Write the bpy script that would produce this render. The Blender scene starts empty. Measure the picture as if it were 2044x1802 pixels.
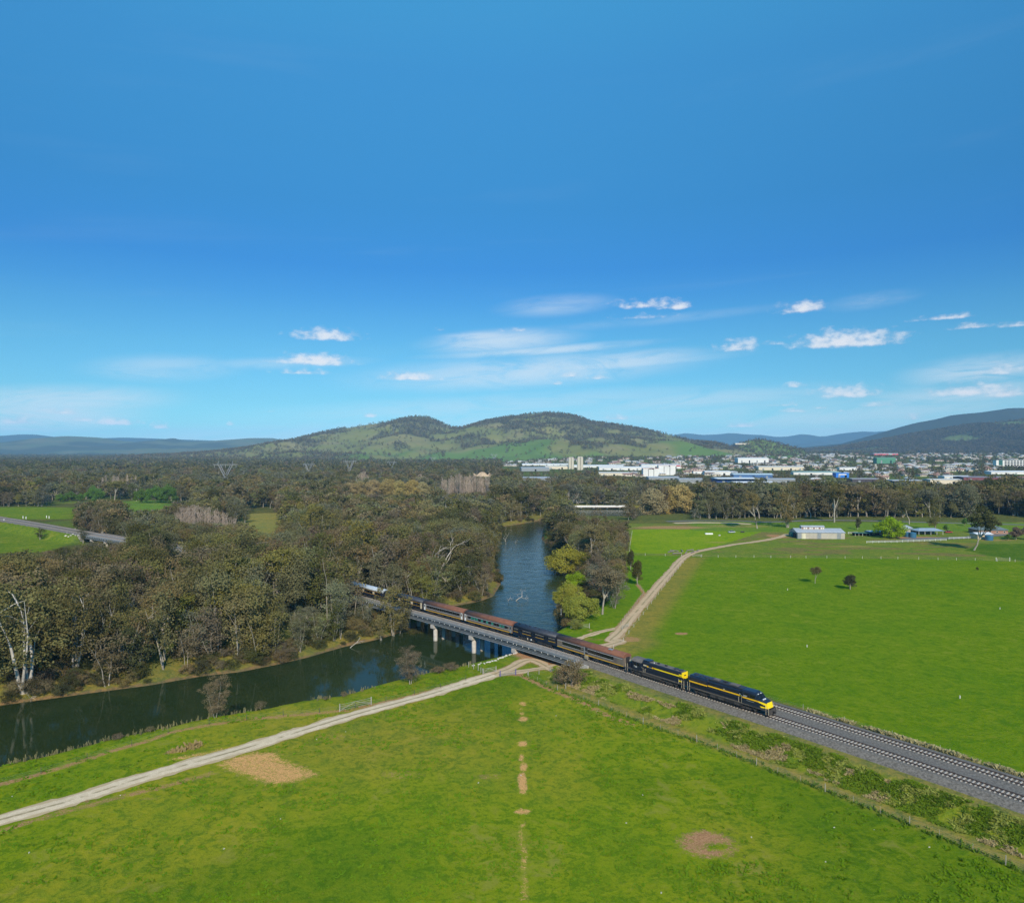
import bpy, math, random
import numpy as np
from mathutils import Vector, Matrix
random.seed(7); RNG = np.random.default_rng(7)
SC = bpy.context.scene
COL = SC.collection

# ------------------------------------------------------------------ camera, sky, sun, exposure
H = 54.0            # camera height above the rails (rails are z = 0)
F = 1400.0          # focal length in units of 1/2044 of the picture width
CX, CY = 1022.0, 897.0
cam_d = bpy.data.cameras.new('camera'); cam = bpy.data.objects.new('camera', cam_d); COL.objects.link(cam)
cam.location = (0, 0, H); cam.rotation_euler = (math.radians(90), 0, 0)
cam_d.sensor_fit = 'HORIZONTAL'; cam_d.sensor_width = 36; cam_d.lens = 36 * F / 2044
cam_d.shift_y = -(901 - CY) / 2044
cam_d.clip_start = 1; cam_d.clip_end = 90000
SC.camera = cam

SUN_DIR = Vector((0.16, -1.0, 0.69)).normalized()      # towards the sun: behind the camera, a little to the right
SUN_EL = math.asin(SUN_DIR.z)
sun_d = bpy.data.lights.new('sun', 'SUN'); sun = bpy.data.objects.new('sun', sun_d); COL.objects.link(sun)
sun_d.energy = 4.9; sun_d.angle = math.radians(0.53); sun_d.color = (1.0, 0.87, 0.70)
sun.rotation_euler = SUN_DIR.to_track_quat('Z', 'Y').to_euler()
SC.view_settings.view_transform = 'Standard'; SC.view_settings.look = 'None'
SC.view_settings.exposure = 0.0; SC.view_settings.gamma = 1.0
SC.view_settings.use_curve_mapping = False
SC.render.engine = 'CYCLES'
SC.cycles.max_bounces = 6; SC.cycles.diffuse_bounces = 2; SC.cycles.glossy_bounces = 2
SC.cycles.transmission_bounces = 3; SC.cycles.transparent_max_bounces = 6; SC.cycles.volume_bounces = 0
SC.cycles.use_denoising = True; SC.cycles.denoising_prefilter = 'NONE'; SC.cycles.denoising_input_passes = 'RGB_ALBEDO_NORMAL'
SC.cycles.sample_clamp_indirect = 4
SC.cycles.caustics_reflective = False; SC.cycles.caustics_refractive = False


class NT:
    """Small helper round a node tree."""
    def __init__(s, tree):
        s.t = tree; s.n = tree.nodes; s.l = tree.links
    def new(s, kind, ins=None, **props):
        nd = s.n.new(kind)
        for k, v in props.items(): setattr(nd, k, v)
        for k, v in (ins or {}).items(): s.put(nd.inputs[k], v)
        return nd
    def put(s, sock, v):
        if isinstance(v, bpy.types.NodeSocket): s.l.new(v, sock)
        elif isinstance(v, bpy.types.Node): s.l.new(v.outputs[0], sock)
        else: sock.default_value = v
    def math(s, op, a, b=0.0, c=0.0, clamp=False):
        nd = s.n.new('ShaderNodeMath'); nd.operation = op; nd.use_clamp = clamp
        s.put(nd.inputs[0], a); s.put(nd.inputs[1], b); s.put(nd.inputs[2], c)
        return nd.outputs[0]
    def vmath(s, op, a, b=(0, 0, 0)):
        nd = s.n.new('ShaderNodeVectorMath'); nd.operation = op
        s.put(nd.inputs[0], a); s.put(nd.inputs[1], b)
        return nd.outputs['Value'] if op in ('LENGTH', 'DOT_PRODUCT') else nd.outputs[0]
    def noise(s, vec, scale, detail=3.0, rough=0.5, dist=0.0, out=0):
        nd = s.n.new('ShaderNodeTexNoise')
        if vec is not None: s.put(nd.inputs['Vector'], vec)
        nd.inputs['Scale'].default_value = scale; nd.inputs['Detail'].default_value = detail
        nd.inputs['Roughness'].default_value = rough; nd.inputs['Distortion'].default_value = dist
        return nd.outputs[out]
    def smooth(s, v, a, b, lo=0.0, hi=1.0):
        nd = s.n.new('ShaderNodeMapRange'); nd.interpolation_type = 'SMOOTHSTEP'
        s.put(nd.inputs[0], v); s.put(nd.inputs[1], a); s.put(nd.inputs[2], b); s.put(nd.inputs[3], lo); s.put(nd.inputs[4], hi)
        return nd.outputs[0]
    def mix(s, f, a, b, mode='MIX'):
        nd = s.n.new('ShaderNodeMix'); nd.data_type = 'RGBA'; nd.blend_type = mode
        s.put(nd.inputs[0], f); s.put(nd.inputs[6], a if not isinstance(a, tuple) else (*a[:3], 1)); s.put(nd.inputs[7], b if not isinstance(b, tuple) else (*b[:3], 1))
        return nd.outputs[2]
    def attr(s, name, out='Fac'):
        nd = s.n.new('ShaderNodeAttribute'); nd.attribute_name = name
        return nd.outputs[out]

# world: physical sky, graded, with cirrus and small fair-weather cumulus laid out by direction
W = bpy.data.worlds.new('World'); SC.world = W; W.use_nodes = True
w = NT(W.node_tree); w.n.clear()
sky = w.new('ShaderNodeTexSky', sky_type='NISHITA', sun_disc=False)
sky.sun_elevation = SUN_EL; sky.sun_rotation = math.atan2(SUN_DIR.x, SUN_DIR.y)
sky.altitude = 150; sky.air_density = 1.0; sky.dust_density = 0.35; sky.ozone_density = 3.0
co = w.new('ShaderNodeTexCoord').outputs['Generated']
sep = w.new('ShaderNodeSeparateXYZ', {0: co})
azm = w.math('ARCTAN2', sep.outputs[0], sep.outputs[1]); elv = w.math('ARCSINE', sep.outputs[2])
ae = w.new('ShaderNodeCombineXYZ', {0: azm, 1: elv}).outputs[0]
SKY_HSV = w.new('ShaderNodeHueSaturation', {'Hue': 0.5, 'Saturation': 1.0, 'Value': 1.0, 'Fac': 1.0, 'Color': sky.outputs[0]})
SKY_RAMP = w.new('ShaderNodeValToRGB', {0: w.math('MULTIPLY', elv, 1 / 0.7854)})
def _ramp(nd, stops):
    cr = nd.color_ramp
    while len(cr.elements) > 1: cr.elements.remove(cr.elements[-1])
    cr.elements[0].position = stops[0][0]; cr.elements[0].color = (*stops[0][1], 1)
    for p, c in stops[1:]:
        e = cr.elements.new(p); e.color = (*c, 1)
_ramp(SKY_RAMP, [(0.0, (.46, .95, 1.25)), (.04, (.42, .92, 1.18)), (.088, (.38, .84, 1.05)), (.178, (.345, .84, 1.03)), (.231, (.292, .80, 1.063)), (.266, (.244, .757, 1.101)), (.318, (.203, .731, 1.148)), (.418, (.254, .913, 1.243)), (.513, (.340, 1.159, 1.448)), (.624, (.451, 1.469, 1.744)), (.723, (.581, 1.88, 2.041)), (1.0, (.70, 2.2, 2.4))])
SKY_MUL = w.mix(1.0, SKY_HSV.outputs[0], SKY_RAMP.outputs[0], 'MULTIPLY')
def A(px): return math.atan((px - CX) / F)
def E(px, py): return math.atan((CY - py) / math.hypot(F, px - CX))
nz = w.noise(w.vmath('MULTIPLY', ae, (1, 1.6, 1)), 62, 5, .56)
nzb = w.noise(w.vmath('MULTIPLY', ae, (1, 1.6, 1)), 17, 3, .55)
# (x, y, half width, half height up, weight) in picture units
CUM = [(655, 667, 68, 16, 1), (622, 716, 76, 15, 1), (600, 741, 54, 8, .8), (820, 750, 54, 12, 1), (737, 828, 13, 6, .8),
       (1290, 604, 60, 14, .85), (1350, 610, 34, 10, .75), (1285, 630, 58, 8, .55), (1600, 612, 50, 16, .85), (1684, 676, 106, 22, 1.1),
       (1478, 688, 44, 18, .95), (1540, 684, 34, 7, .6), (1690, 780, 64, 18, .95), (1935, 776, 84, 16, .85), (2010, 782, 40, 12, .9),
       (1885, 632, 66, 7, .7), (1945, 650, 45, 7, .7), (2030, 646, 44, 8, .7), (2000, 738, 60, 14, .7), (130, 820, 40, 9, .8), (40, 838, 36, 9, .8),
       (230, 841, 44, 9, .95), (160, 836, 50, 6, .6), (322, 849, 18, 9, .85), (1240, 832, 30, 7, .8), (1140, 748, 20, 6, .7), (1197, 752, 26, 6, .6), (1110, 764, 14, 5, .6),
       (1030, 658, 42, 5, .5), (880, 657, 18, 5, .6), (1585, 768, 20, 7, .6), (1570, 806, 34, 6, .5), (1640, 812, 26, 5, .6), (1585, 818, 30, 6, .75), (1680, 818, 26, 6, .6),
       (1760, 806, 36, 6, .55), (1825, 832, 18, 8, .7), (1480, 848, 30, 6, .7), (1310, 858, 30, 5, .45), (1420, 838, 20, 4, .5), (540, 820, 30, 4, .35), (460, 845, 8, 6, .6),
       (-220, 700, 90, 16, .9), (-420, 640, 110, 20, .9), (-300, 800, 90, 12, .9), (2260, 690, 100, 18, .9), (2420, 610, 90, 16, .9), (2500, 780, 120, 16, .9)]
cm = None
for (x, y, a, b, wt) in CUM:
    a0, e0 = A(x), E(x, y + b * .45); ra = a / F * math.cos(A(x)) ** 2 * 1.5; rb = b / F * 1.6
    v = w.vmath('MULTIPLY', w.vmath('SUBTRACT', ae, (a0, e0, 0)), (1 / ra, 1 / rb, 0))
    v = w.vmath('MAXIMUM', w.vmath('ABSOLUTE', w.vmath('MULTIPLY', v, (1, 0, 0))), w.vmath('MAXIMUM', v, w.vmath('MULTIPLY', v, (-1, -3.2, 0))))
    m = w.math('MULTIPLY_ADD', w.vmath('LENGTH', v), -wt, wt)
    cm = m if cm is None else w.math('MAXIMUM', cm, m)
nmix = w.math('ADD', w.math('MULTIPLY', nz, .9), w.math('MULTIPLY', nzb, .5))
cden = w.math('ADD', cm, w.math('MULTIPLY_ADD', nmix, 1.7, -1.28))
CMASK = w.smooth(w.math('MULTIPLY', w.math('MINIMUM', cden, w.math('MULTIPLY', cm, 3.5)), 1.0), .0, .95)
# cirrus veils: (x, y, half width, half height, weight)
CIR = [(1000, 682, 150, 24, .5), (1050, 742, 330, 34, .48), (1250, 720, 160, 20, .45), (330, 735, 150, 24, .3), (110, 800, 260, 26, .5), (50, 832, 260, 40, .5),
       (560, 725, 190, 12, .22), (1110, 610, 110, 20, .3), (1080, 700, 220, 10, .5), (960, 672, 90, 12, .5), (1180, 732, 260, 12, .5), (1400, 800, 300, 22, .3), (1960, 740, 170, 26, .45), (1900, 790, 260, 24, .35), (1000, 810, 500, 26, .26), (1700, 830, 420, 26, .35),
       (1740, 600, 90, 14, .16), (700, 870, 1400, 36, .3), (1300, 640, 260, 10, .12), (1500, 870, 1400, 30, .3), (-400, 760, 300, 60, .5), (2400, 740, 300, 60, .5)]
ci = None
wv = w.new('ShaderNodeVectorRotate', {'Vector': ae, 'Angle': -0.06}, rotation_type='Z_AXIS').outputs[0]
for (x, y, a, b, wt) in CIR:
    v = w.vmath('MULTIPLY', w.vmath('SUBTRACT', wv, tuple(Vector((A(x), E(x, y), 0)) @ Matrix.Rotation(0.06, 3, 'Z'))), (F / a / math.cos(A(x)) ** 2, F / b, 0))
    m = w.math('MULTIPLY', w.smooth(w.vmath('LENGTH', v), 1.35, 0.1), wt * 1.35)
    ci = m if ci is None else w.math('MAXIMUM', ci, m)
cn = w.noise(w.vmath('MULTIPLY', wv, (1, 5, 1)), 9, 8, .66, 1.2)
cn2 = w.noise(w.vmath('MULTIPLY', wv, (1, 9, 1)), 1.5, 4, .55, .4)
CIRM = w.math('MULTIPLY', ci, w.smooth(cn, .18, .60), clamp=True)
ALLC = w.math('MULTIPLY', w.smooth(cn2, .54, .85, 0, .13), w.smooth(elv, .62, .2), clamp=True)
shade = w.smooth(w.math('ADD', w.math('MULTIPLY', nz, 1.3), w.math('MULTIPLY', cden, .8)), .45, 1.25)
ccol = w.mix(shade, (4.9, 5.4, 6.9), (8.6, 8.7, 9.1))
s1 = w.mix(w.math('MAXIMUM', CIRM, ALLC), SKY_MUL, (7.6, 8.5, 9.2))
s2 = w.mix(w.math('MULTIPLY', CMASK, .92), s1, ccol)
bg = w.new('ShaderNodeBackground', {0: s2, 1: 0.1})
wo = w.new('ShaderNodeOutputWorld', {0: bg.outputs[0]})
W.cycles.sampling_method = 'MANUAL'; W.cycles.sample_map_resolution = 512

# ------------------------------------------------------------------ picture -> place
def G(px, py, z=-3.2):
    Y = F * (H - z) / (py - CY)
    return np.array([(px - CX) * Y / F, Y])
def GL(pts, z=-3.2): return np.array([G(a, b, z) for a, b in pts])
def PR(x, y, z):
    return CX + F * x / y, CY + F * (H - z) / y

# ------------------------------------------------------------------ mesh helpers
class MB:
    """Collects polygons of one mesh."""
    def __init__(s): s.v = []; s.f = []; s.m = []
    def add(s, vs, fs, m=0):
        o = len(s.v); s.v += [tuple(map(float, q)) for q in vs]; s.f += [tuple(i + o for i in f) for f in fs]; s.m += [m] * len(fs)
    def box(s, c, d, rz=0, m=0, taper=1.0, rx=0, ry=0):
        hx, hy, hz = d[0] / 2, d[1] / 2, d[2] / 2
        vs = [Vector((x * hx * (taper if z > 0 else 1), y * hy * (taper if z > 0 else 1), z * hz)) for z in (-1, 1) for y in (-1, 1) for x in (-1, 1)]
        R = Matrix.Rotation(rz, 3, 'Z') @ Matrix.Rotation(ry, 3, 'Y') @ Matrix.Rotation(rx, 3, 'X')
        vs = [R @ q + Vector(c) for q in vs]
        s.add(vs, [(0, 2, 3, 1), (4, 5, 7, 6), (0, 1, 5, 4), (2, 6, 7, 3), (0, 4, 6, 2), (1, 3, 7, 5)], m)
        return s
    def tube(s, pts, rs, n=5, m=0, cap=True):
        pts = [Vector(p) for p in pts]
        if not hasattr(rs, '__len__'): rs = [rs] * len(pts)
        rings = []
        for i, p in enumerate(pts):
            d = (pts[min(i + 1, len(pts) - 1)] - pts[max(i - 1, 0)]); d = d.normalized() if d.length > 1e-9 else Vector((0, 0, 1))
            u = d.orthogonal().normalized() if abs(d.z) > .999 or True else None
            if abs(d.z) < .95: u = d.cross(Vector((0, 0, 1))).normalized()
            else: u = d.cross(Vector((0, 1, 0))).normalized()
            v = d.cross(u)
            rings.append([p + (u * math.cos(a) + v * math.sin(a)) * rs[i] for a in [2 * math.pi * k / n for k in range(n)]])
        vs = [q for r in rings for q in r]; fs = []
        for i in range(len(pts) - 1):
            for k in range(n):
                a, b = i * n + k, i * n + (k + 1) % n
                fs.append((a, b, b + n, a + n))
        if cap: fs.append(tuple(range(n - 1, -1, -1))); fs.append(tuple(range((len(pts) - 1) * n, len(pts) * n)))
        s.add(vs, fs, m)
        return s
    def prism(s, prof, axis_pts, m=0, cap=True):
        """prof: (lateral, up) pairs; axis_pts: list of (origin, lateral dir) with z up."""
        n = len(prof); vs = []
        for (o, l) in axis_pts:
            for (a, b) in prof: vs.append((o[0] + l[0] * a, o[1] + l[1] * a, o[2] + b))
        fs = [(i * n + k, i * n + (k + 1) % n, (i + 1) * n + (k + 1) % n, (i + 1) * n + k) for i in range(len(axis_pts) - 1) for k in range(n)]
        if cap: fs += [tuple(range(n - 1, -1, -1)), tuple(range((len(axis_pts) - 1) * n, len(axis_pts) * n))]
        s.add(vs, fs, m)
        return s
    def xprism(s, prof, x0, x1, m=0, cap=True):
        return s.prism(prof, [((x0, 0, 0), (0, 1)), ((x1, 0, 0), (0, 1))], m, cap)
    def mesh(s, name, mats, smooth=False):
        me = bpy.data.meshes.new(name); me.from_pydata(s.v, [], s.f)
        for mt in (mats if isinstance(mats, (list, tuple)) else [mats]): me.materials.append(mt)
        if any(s.m): me.polygons.foreach_set('material_index', s.m)
        if smooth: me.polygons.foreach_set('use_smooth', [True] * len(s.f))
        me.update()
        return me

def np_mesh(name, V, quads, mats, attrs=None, smooth=False, midx=None):
    V = np.ascontiguousarray(V, dtype=np.float32); quads = np.ascontiguousarray(quads, dtype=np.int32)
    me = bpy.data.meshes.new(name)
    k = quads.shape[1]
    me.vertices.add(len(V)); me.vertices.foreach_set('co', V.ravel())
    me.loops.add(quads.size); me.loops.foreach_set('vertex_index', quads.ravel())
    me.polygons.add(len(quads)); me.polygons.foreach_set('loop_start', np.arange(0, quads.size, k, dtype=np.int32))
    for mt in (mats if isinstance(mats, (list, tuple)) else [mats]): me.materials.append(mt)
    if midx is not None: me.polygons.foreach_set('material_index', np.ascontiguousarray(midx, dtype=np.int32))
    me.polygons.foreach_set('use_smooth', np.full(len(quads), smooth))
    for nme, arr in (attrs or {}).items():
        arr = np.asarray(arr, dtype=np.float32)
        if arr.ndim == 2:
            at = me.attributes.new(nme, 'FLOAT_COLOR', 'POINT'); at.data.foreach_set('color', np.c_[arr, np.ones(len(arr))].astype(np.float32).ravel())
        else:
            at = me.attributes.new(nme, 'FLOAT', 'POINT'); at.data.foreach_set('value', arr)
    me.update(calc_edges=True)
    return me

def obj(name, me, parent=None, loc=None, rz=0, scale=None, label=None, cat=None, group=None, kind=None):
    o = bpy.data.objects.new(name, me); COL.objects.link(o)
    if parent is not None: o.parent = parent
    if loc is not None: o.location = loc
    if rz: o.rotation_euler = (0, 0, rz)
    if scale is not None: o.scale = scale if hasattr(scale, '__len__') else (scale,) * 3
    for k, v in (('label', label), ('category', cat), ('group', group), ('kind', kind)):
        if v: o[k] = v
    return o
def thing(name, label, cat, loc=(0, 0, 0), rz=0, group=None, scale=None):
    return obj(name, None, None, loc, rz, scale, label, cat, group)
def copy_thing(src, loc, rz=0, scale=None, label=None, group=None, mats=None):
    r = src.copy(); COL.objects.link(r); r.location = loc; r.rotation_euler = (0, 0, rz)
    if scale is not None: r.scale = scale if hasattr(scale, '__len__') else (scale,) * 3
    if label: r['label'] = label
    if group: r['group'] = group
    for ch in src.children:
        c = ch.copy(); COL.objects.link(c); c.parent = r
        for g in ch.children:
            d = g.copy(); COL.objects.link(d); d.parent = c
    return r

# ------------------------------------------------------------------ numeric fields
def seg_dist(P, poly, closed=False):
    """distance of each point of P (N,2) to a polyline; also index, parameter, side (+ = left of direction)"""
    pts = np.asarray(poly, float)
    if closed: pts = np.vstack([pts, pts[:1]])
    best = np.full(len(P), 1e18); bs = np.zeros(len(P)); bside = np.zeros(len(P)); s0 = 0
    for i in range(len(pts) - 1):
        a, b = pts[i], pts[i + 1]; d = b - a; L = math.hypot(*d)
        if L < 1e-9: continue
        r = P - a; t = np.clip((r @ d) / L ** 2, 0, 1); q = r - t[:, None] * d
        dd = (q ** 2).sum(1); side = d[0] * r[:, 1] - d[1] * r[:, 0]
        mk = dd < best
        best[mk] = dd[mk]; bs[mk] = s0 + t[mk] * L; bside[mk] = np.sign(side[mk])
        s0 += L
    return np.sqrt(best), bs, bside
def inside(P, poly):
    pts = np.asarray(poly, float); n = len(pts); c = np.zeros(len(P), bool); j = n - 1
    x, y = P[:, 0], P[:, 1]
    for i in range(n):
        xi, yi = pts[i]; xj, yj = pts[j]
        if yi != yj:
            c ^= ((yi > y) != (yj > y)) & (x < (xj - xi) * (y - yi) / (yj - yi) + xi)
        j = i
    return c
def sdf(P, poly):
    d, _, _ = seg_dist(P, poly, True)
    return np.where(inside(P, poly), -d, d)
def sst(x, a, b):
    t = np.clip((x - a) / (b - a), 0, 1); return t * t * (3 - 2 * t)
_perm = np.random.default_rng(3).integers(0, 2 ** 31, (256, 256)).astype(np.float64) / 2 ** 31
def vnoise(x, y):
    xi, yi = np.floor(x).astype(int), np.floor(y).astype(int); fx, fy = x - xi, y - yi
    fx = fx * fx * (3 - 2 * fx); fy = fy * fy * (3 - 2 * fy)
    g = lambda a, b: _perm[a & 255, b & 255]
    return (g(xi, yi) * (1 - fx) + g(xi + 1, yi) * fx) * (1 - fy) + (g(xi, yi + 1) * (1 - fx) + g(xi + 1, yi + 1) * fx) * fy
def fbm(x, y, o=4, g=.5):
    r = 0; a = 1; t = 0
    for k in range(o):
        r = r + a * vnoise(x * 2 ** k + 17.3 * k, y * 2 ** k + 5.1 * k); t += a; a *= g
    return r / t
# ------------------------------------------------------------------ layout
ZP = -3.2     # paddocks by the camera
ZL = -5.0     # flood plain beyond the river
ZW = -7.5     # river
near_bank = GL([(0, 1530), (100, 1507), (200, 1480), (330, 1455), (430, 1430), (500, 1418), (600, 1401), (680, 1390), (760, 1368), (850, 1345), (930, 1327), (1000, 1311), (1043, 1302)], -3.4)
nb = []
for i, p in enumerate(near_bank):
    d = near_bank[min(i + 1, len(near_bank) - 1)] - near_bank[max(i - 1, 0)]; d /= np.hypot(*d)
    nb.append(p + np.array([-d[1], d[0]]) * 5.0)
nb = [np.array([-92.5 - 160, 126.7 - 122]), np.array([-92.5 - 80, 126.7 - 58])] + nb
far_bank = GL([(1125, 1262), (1112, 1240), (1110, 1225), (1128, 1208), (1148, 1165), (1150, 1148), (1128, 1118), (1097, 1095), (1082, 1075), (1085, 1055)], ZW)
up = [(36.6, 582), (58.9, 616), (100, 612), (150, 640), (260, 700), (420, 760), (900, 900), (900, 990), (420, 830), (240, 770), (125, 728), (67, 733), (42, 680), (24, 606)]
lb = GL([(1042, 1045), (1006, 1051), (1000, 1075), (990, 1100), (986, 1130), (1003, 1150), (1000, 1166), (985, 1190), (958, 1200)], ZW)
lb2 = [(-23, 275), (-31, 258)]
lb3 = GL([(835, 1249), (818, 1256), (760, 1275), (690, 1290), (620, 1311), (560, 1325), (480, 1341), (400, 1350), (300, 1368), (200, 1381), (100, 1395), (0, 1408)], ZW)
RIVER = np.array([tuple(p) for p in nb] + [tuple(p) for p in far_bank] + up + [tuple(p) for p in lb] + lb2 + [tuple(p) for p in lb3] + [(-150, 152), (-223, 108), (-330, 40)])
CENTRE = [(-1e5, 20), (-300, 20), (-195, 80), (-110, 146), (-72, 172), (-32, 205), (-5, 235), (3, 262), (8, 300), (12, 340), (8, 400), (6, 450), (6, 520), (10, 570), (36, 650), (90, 672), (160, 705), (420, 795), (900, 945), (1e5, 950)]
LEFT_LAND = CENTRE + [(1e5, 1e5), (-1e5, 1e5)]

# railway: centre of the train's track, far left -> near right
_raw = np.array([(-1250, 1150), (-900, 905), (-650, 730), (-401, 549), (-273, 450), (-145.7, 353), (-51.8, 257), (-14.2, 219), (12.9, 190.2), (36.3, 162), (58.7, 135.2), (79.6, 108.6), (112, 64), (160, -5), (220, -95)])
def _catmull(P, step=1.0):
    out = []
    for i in range(1, len(P) - 2):
        p0, p1, p2, p3 = P[i - 1], P[i], P[i + 1], P[i + 2]
        n = max(2, int(np.hypot(*(p2 - p1)) / 2))
        for k in range(n):
            t = k / n
            out.append(.5 * ((2 * p1) + (-p0 + p2) * t + (2 * p0 - 5 * p1 + 4 * p2 - p3) * t * t + (-p0 + 3 * p1 - 3 * p2 + p3) * t ** 3))
    out.append(P[-2]); return np.array(out)
_c = _catmull(_raw)
for _ in range(10): _c[1:-1] = (_c[:-2] + 2 * _c[1:-1] + _c[2:]) / 4
_s = np.r_[0, np.cumsum(np.hypot(*np.diff(_c, axis=0).T))]
TL = _s[-1]
def trk(s, u=0.0):
    """point on the railway at distance s, u metres towards the camera side; plus tangent and near-side normal"""
    x = np.interp(s, _s, _c[:, 0]); y = np.interp(s, _s, _c[:, 1])
    x2 = np.interp(s + 1, _s, _c[:, 0]); y2 = np.interp(s + 1, _s, _c[:, 1]); x1 = np.interp(s - 1, _s, _c[:, 0]); y1 = np.interp(s - 1, _s, _c[:, 1])
    tx, ty = x2 - x1, y2 - y1; L = math.hypot(tx, ty) or 1; tx /= L; ty /= L
    nx, ny = ty, -tx
    return np.array([x + nx * u, y + ny * u]), np.array([tx, ty]), np.array([nx, ny])
_ss = np.arange(0, TL, .5)
_pts = np.array([trk(q)[0] for q in _ss])
_ppx = CX + F * _pts[:, 0] / np.maximum(_pts[:, 1], 5)
def s_at(px):     # distance along the line where its centre appears at picture x
    ok = _pts[:, 1] > 20
    return float(_ss[ok][np.argmin(abs(_ppx[ok] - px))])
U2 = -5.9         # the far track
S_BR0, S_BR1 = s_at(175), s_at(1168)      # deck from the left embankment to the near abutment

_cc = np.vstack([_c[::5], _c[-1:]]); _cs = np.r_[_s[::5], _s[-1]]
_cl = np.r_[0, np.cumsum(np.hypot(*np.diff(_cc, axis=0).T))]
def rail_us(P):
    d, q, sd = seg_dist(P, _cc)
    return -d * sd, np.interp(q, _cl, _cs)
def land(P):
    """ground height at points (N,2)"""
    P = np.atleast_2d(np.asarray(P, float)); x, y = P[:, 0], P[:, 1]
    left = inside(P, LEFT_LAND)
    far = sst(y, 520, 950)
    z = np.where(left, ZL, ZP + (ZL - ZP) * far)
    z = z + 34 * sst(y, 1300, 4200) * sst(x / np.maximum(y, 1), -.05, .12) * sst(x / np.maximum(y, 1), 1.4, .8)
    z = z + (fbm(x / 55, y / 55, 3) - .5) * np.where(left, 1.6, .5) + (fbm(x / 9 + 50, y / 9, 2) - .5) * .18
    u, sr = rail_us(P)
    emb = np.minimum(np.clip((11.6 - u) / 5.6, 0, 1), np.clip((u + 16.0) / 5.6, 0, 1))
    emb = emb * emb * (3 - 2 * emb) * .6 + emb * .4
    ek = np.maximum(sst(sr, S_BR1 - 1, S_BR1 + 5), 1 - sst(sr, S_BR0 - 5, S_BR0 + 1))
    z = z + (np.maximum(-1.02 - z, 0)) * emb * ek
    rv = sdf(P, RIVER)
    wl = np.where(left, 9.0, 5.0) * (0.8 + .5 * vnoise(x / 14, y / 14))
    k = np.clip((rv + .4) / wl, 0, 1); k = k ** .75
    z = np.where(rv < wl, (ZW - .35) + (z - ZW + .35) * k, z)
    z = np.where(rv < -.4, ZW - .35 - np.clip(-rv - .4, 0, 5) * .5, z)
    return z
def zat(x, y): return float(land([(x, y)])[0])

# ------------------------------------------------------------------ materials
MATS = {}
def simple(name, col, rough=.7, metal=0.0, var=.12, scale=3.0, bump=0.0, col2=None, spec=None, tint_scale=None):
    if name in MATS: return MATS[name]
    m = bpy.data.materials.new(name); m.use_nodes = True; t = NT(m.node_tree); b = t.n['Principled BSDF']
    co = t.new('ShaderNodeTexCoord').outputs['Object']
    n1 = t.noise(co, scale, 4, .6); n2 = t.noise(co, scale * 6, 3, .6)
    f = t.math('ADD', t.math('MULTIPLY', n1, .65), t.math('MULTIPLY', n2, .35))
    c1 = tuple(max(0, c * (1 - var)) for c in col); c2 = col2 or tuple(min(1, c * (1 + var)) for c in col)
    t.put(b.inputs['Base Color'], t.mix(t.smooth(f, .3, .7), c1, c2))
    b.inputs['Roughness'].default_value = rough; b.inputs['Metallic'].default_value = metal
    if spec is not None: b.inputs['Specular IOR Level'].default_value = spec
    if bump: t.put(b.inputs['Normal'], t.new('ShaderNodeBump', {'Strength': bump, 'Distance': .05, 'Height': f}).outputs[0])
    MATS[name] = m
    return m

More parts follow.
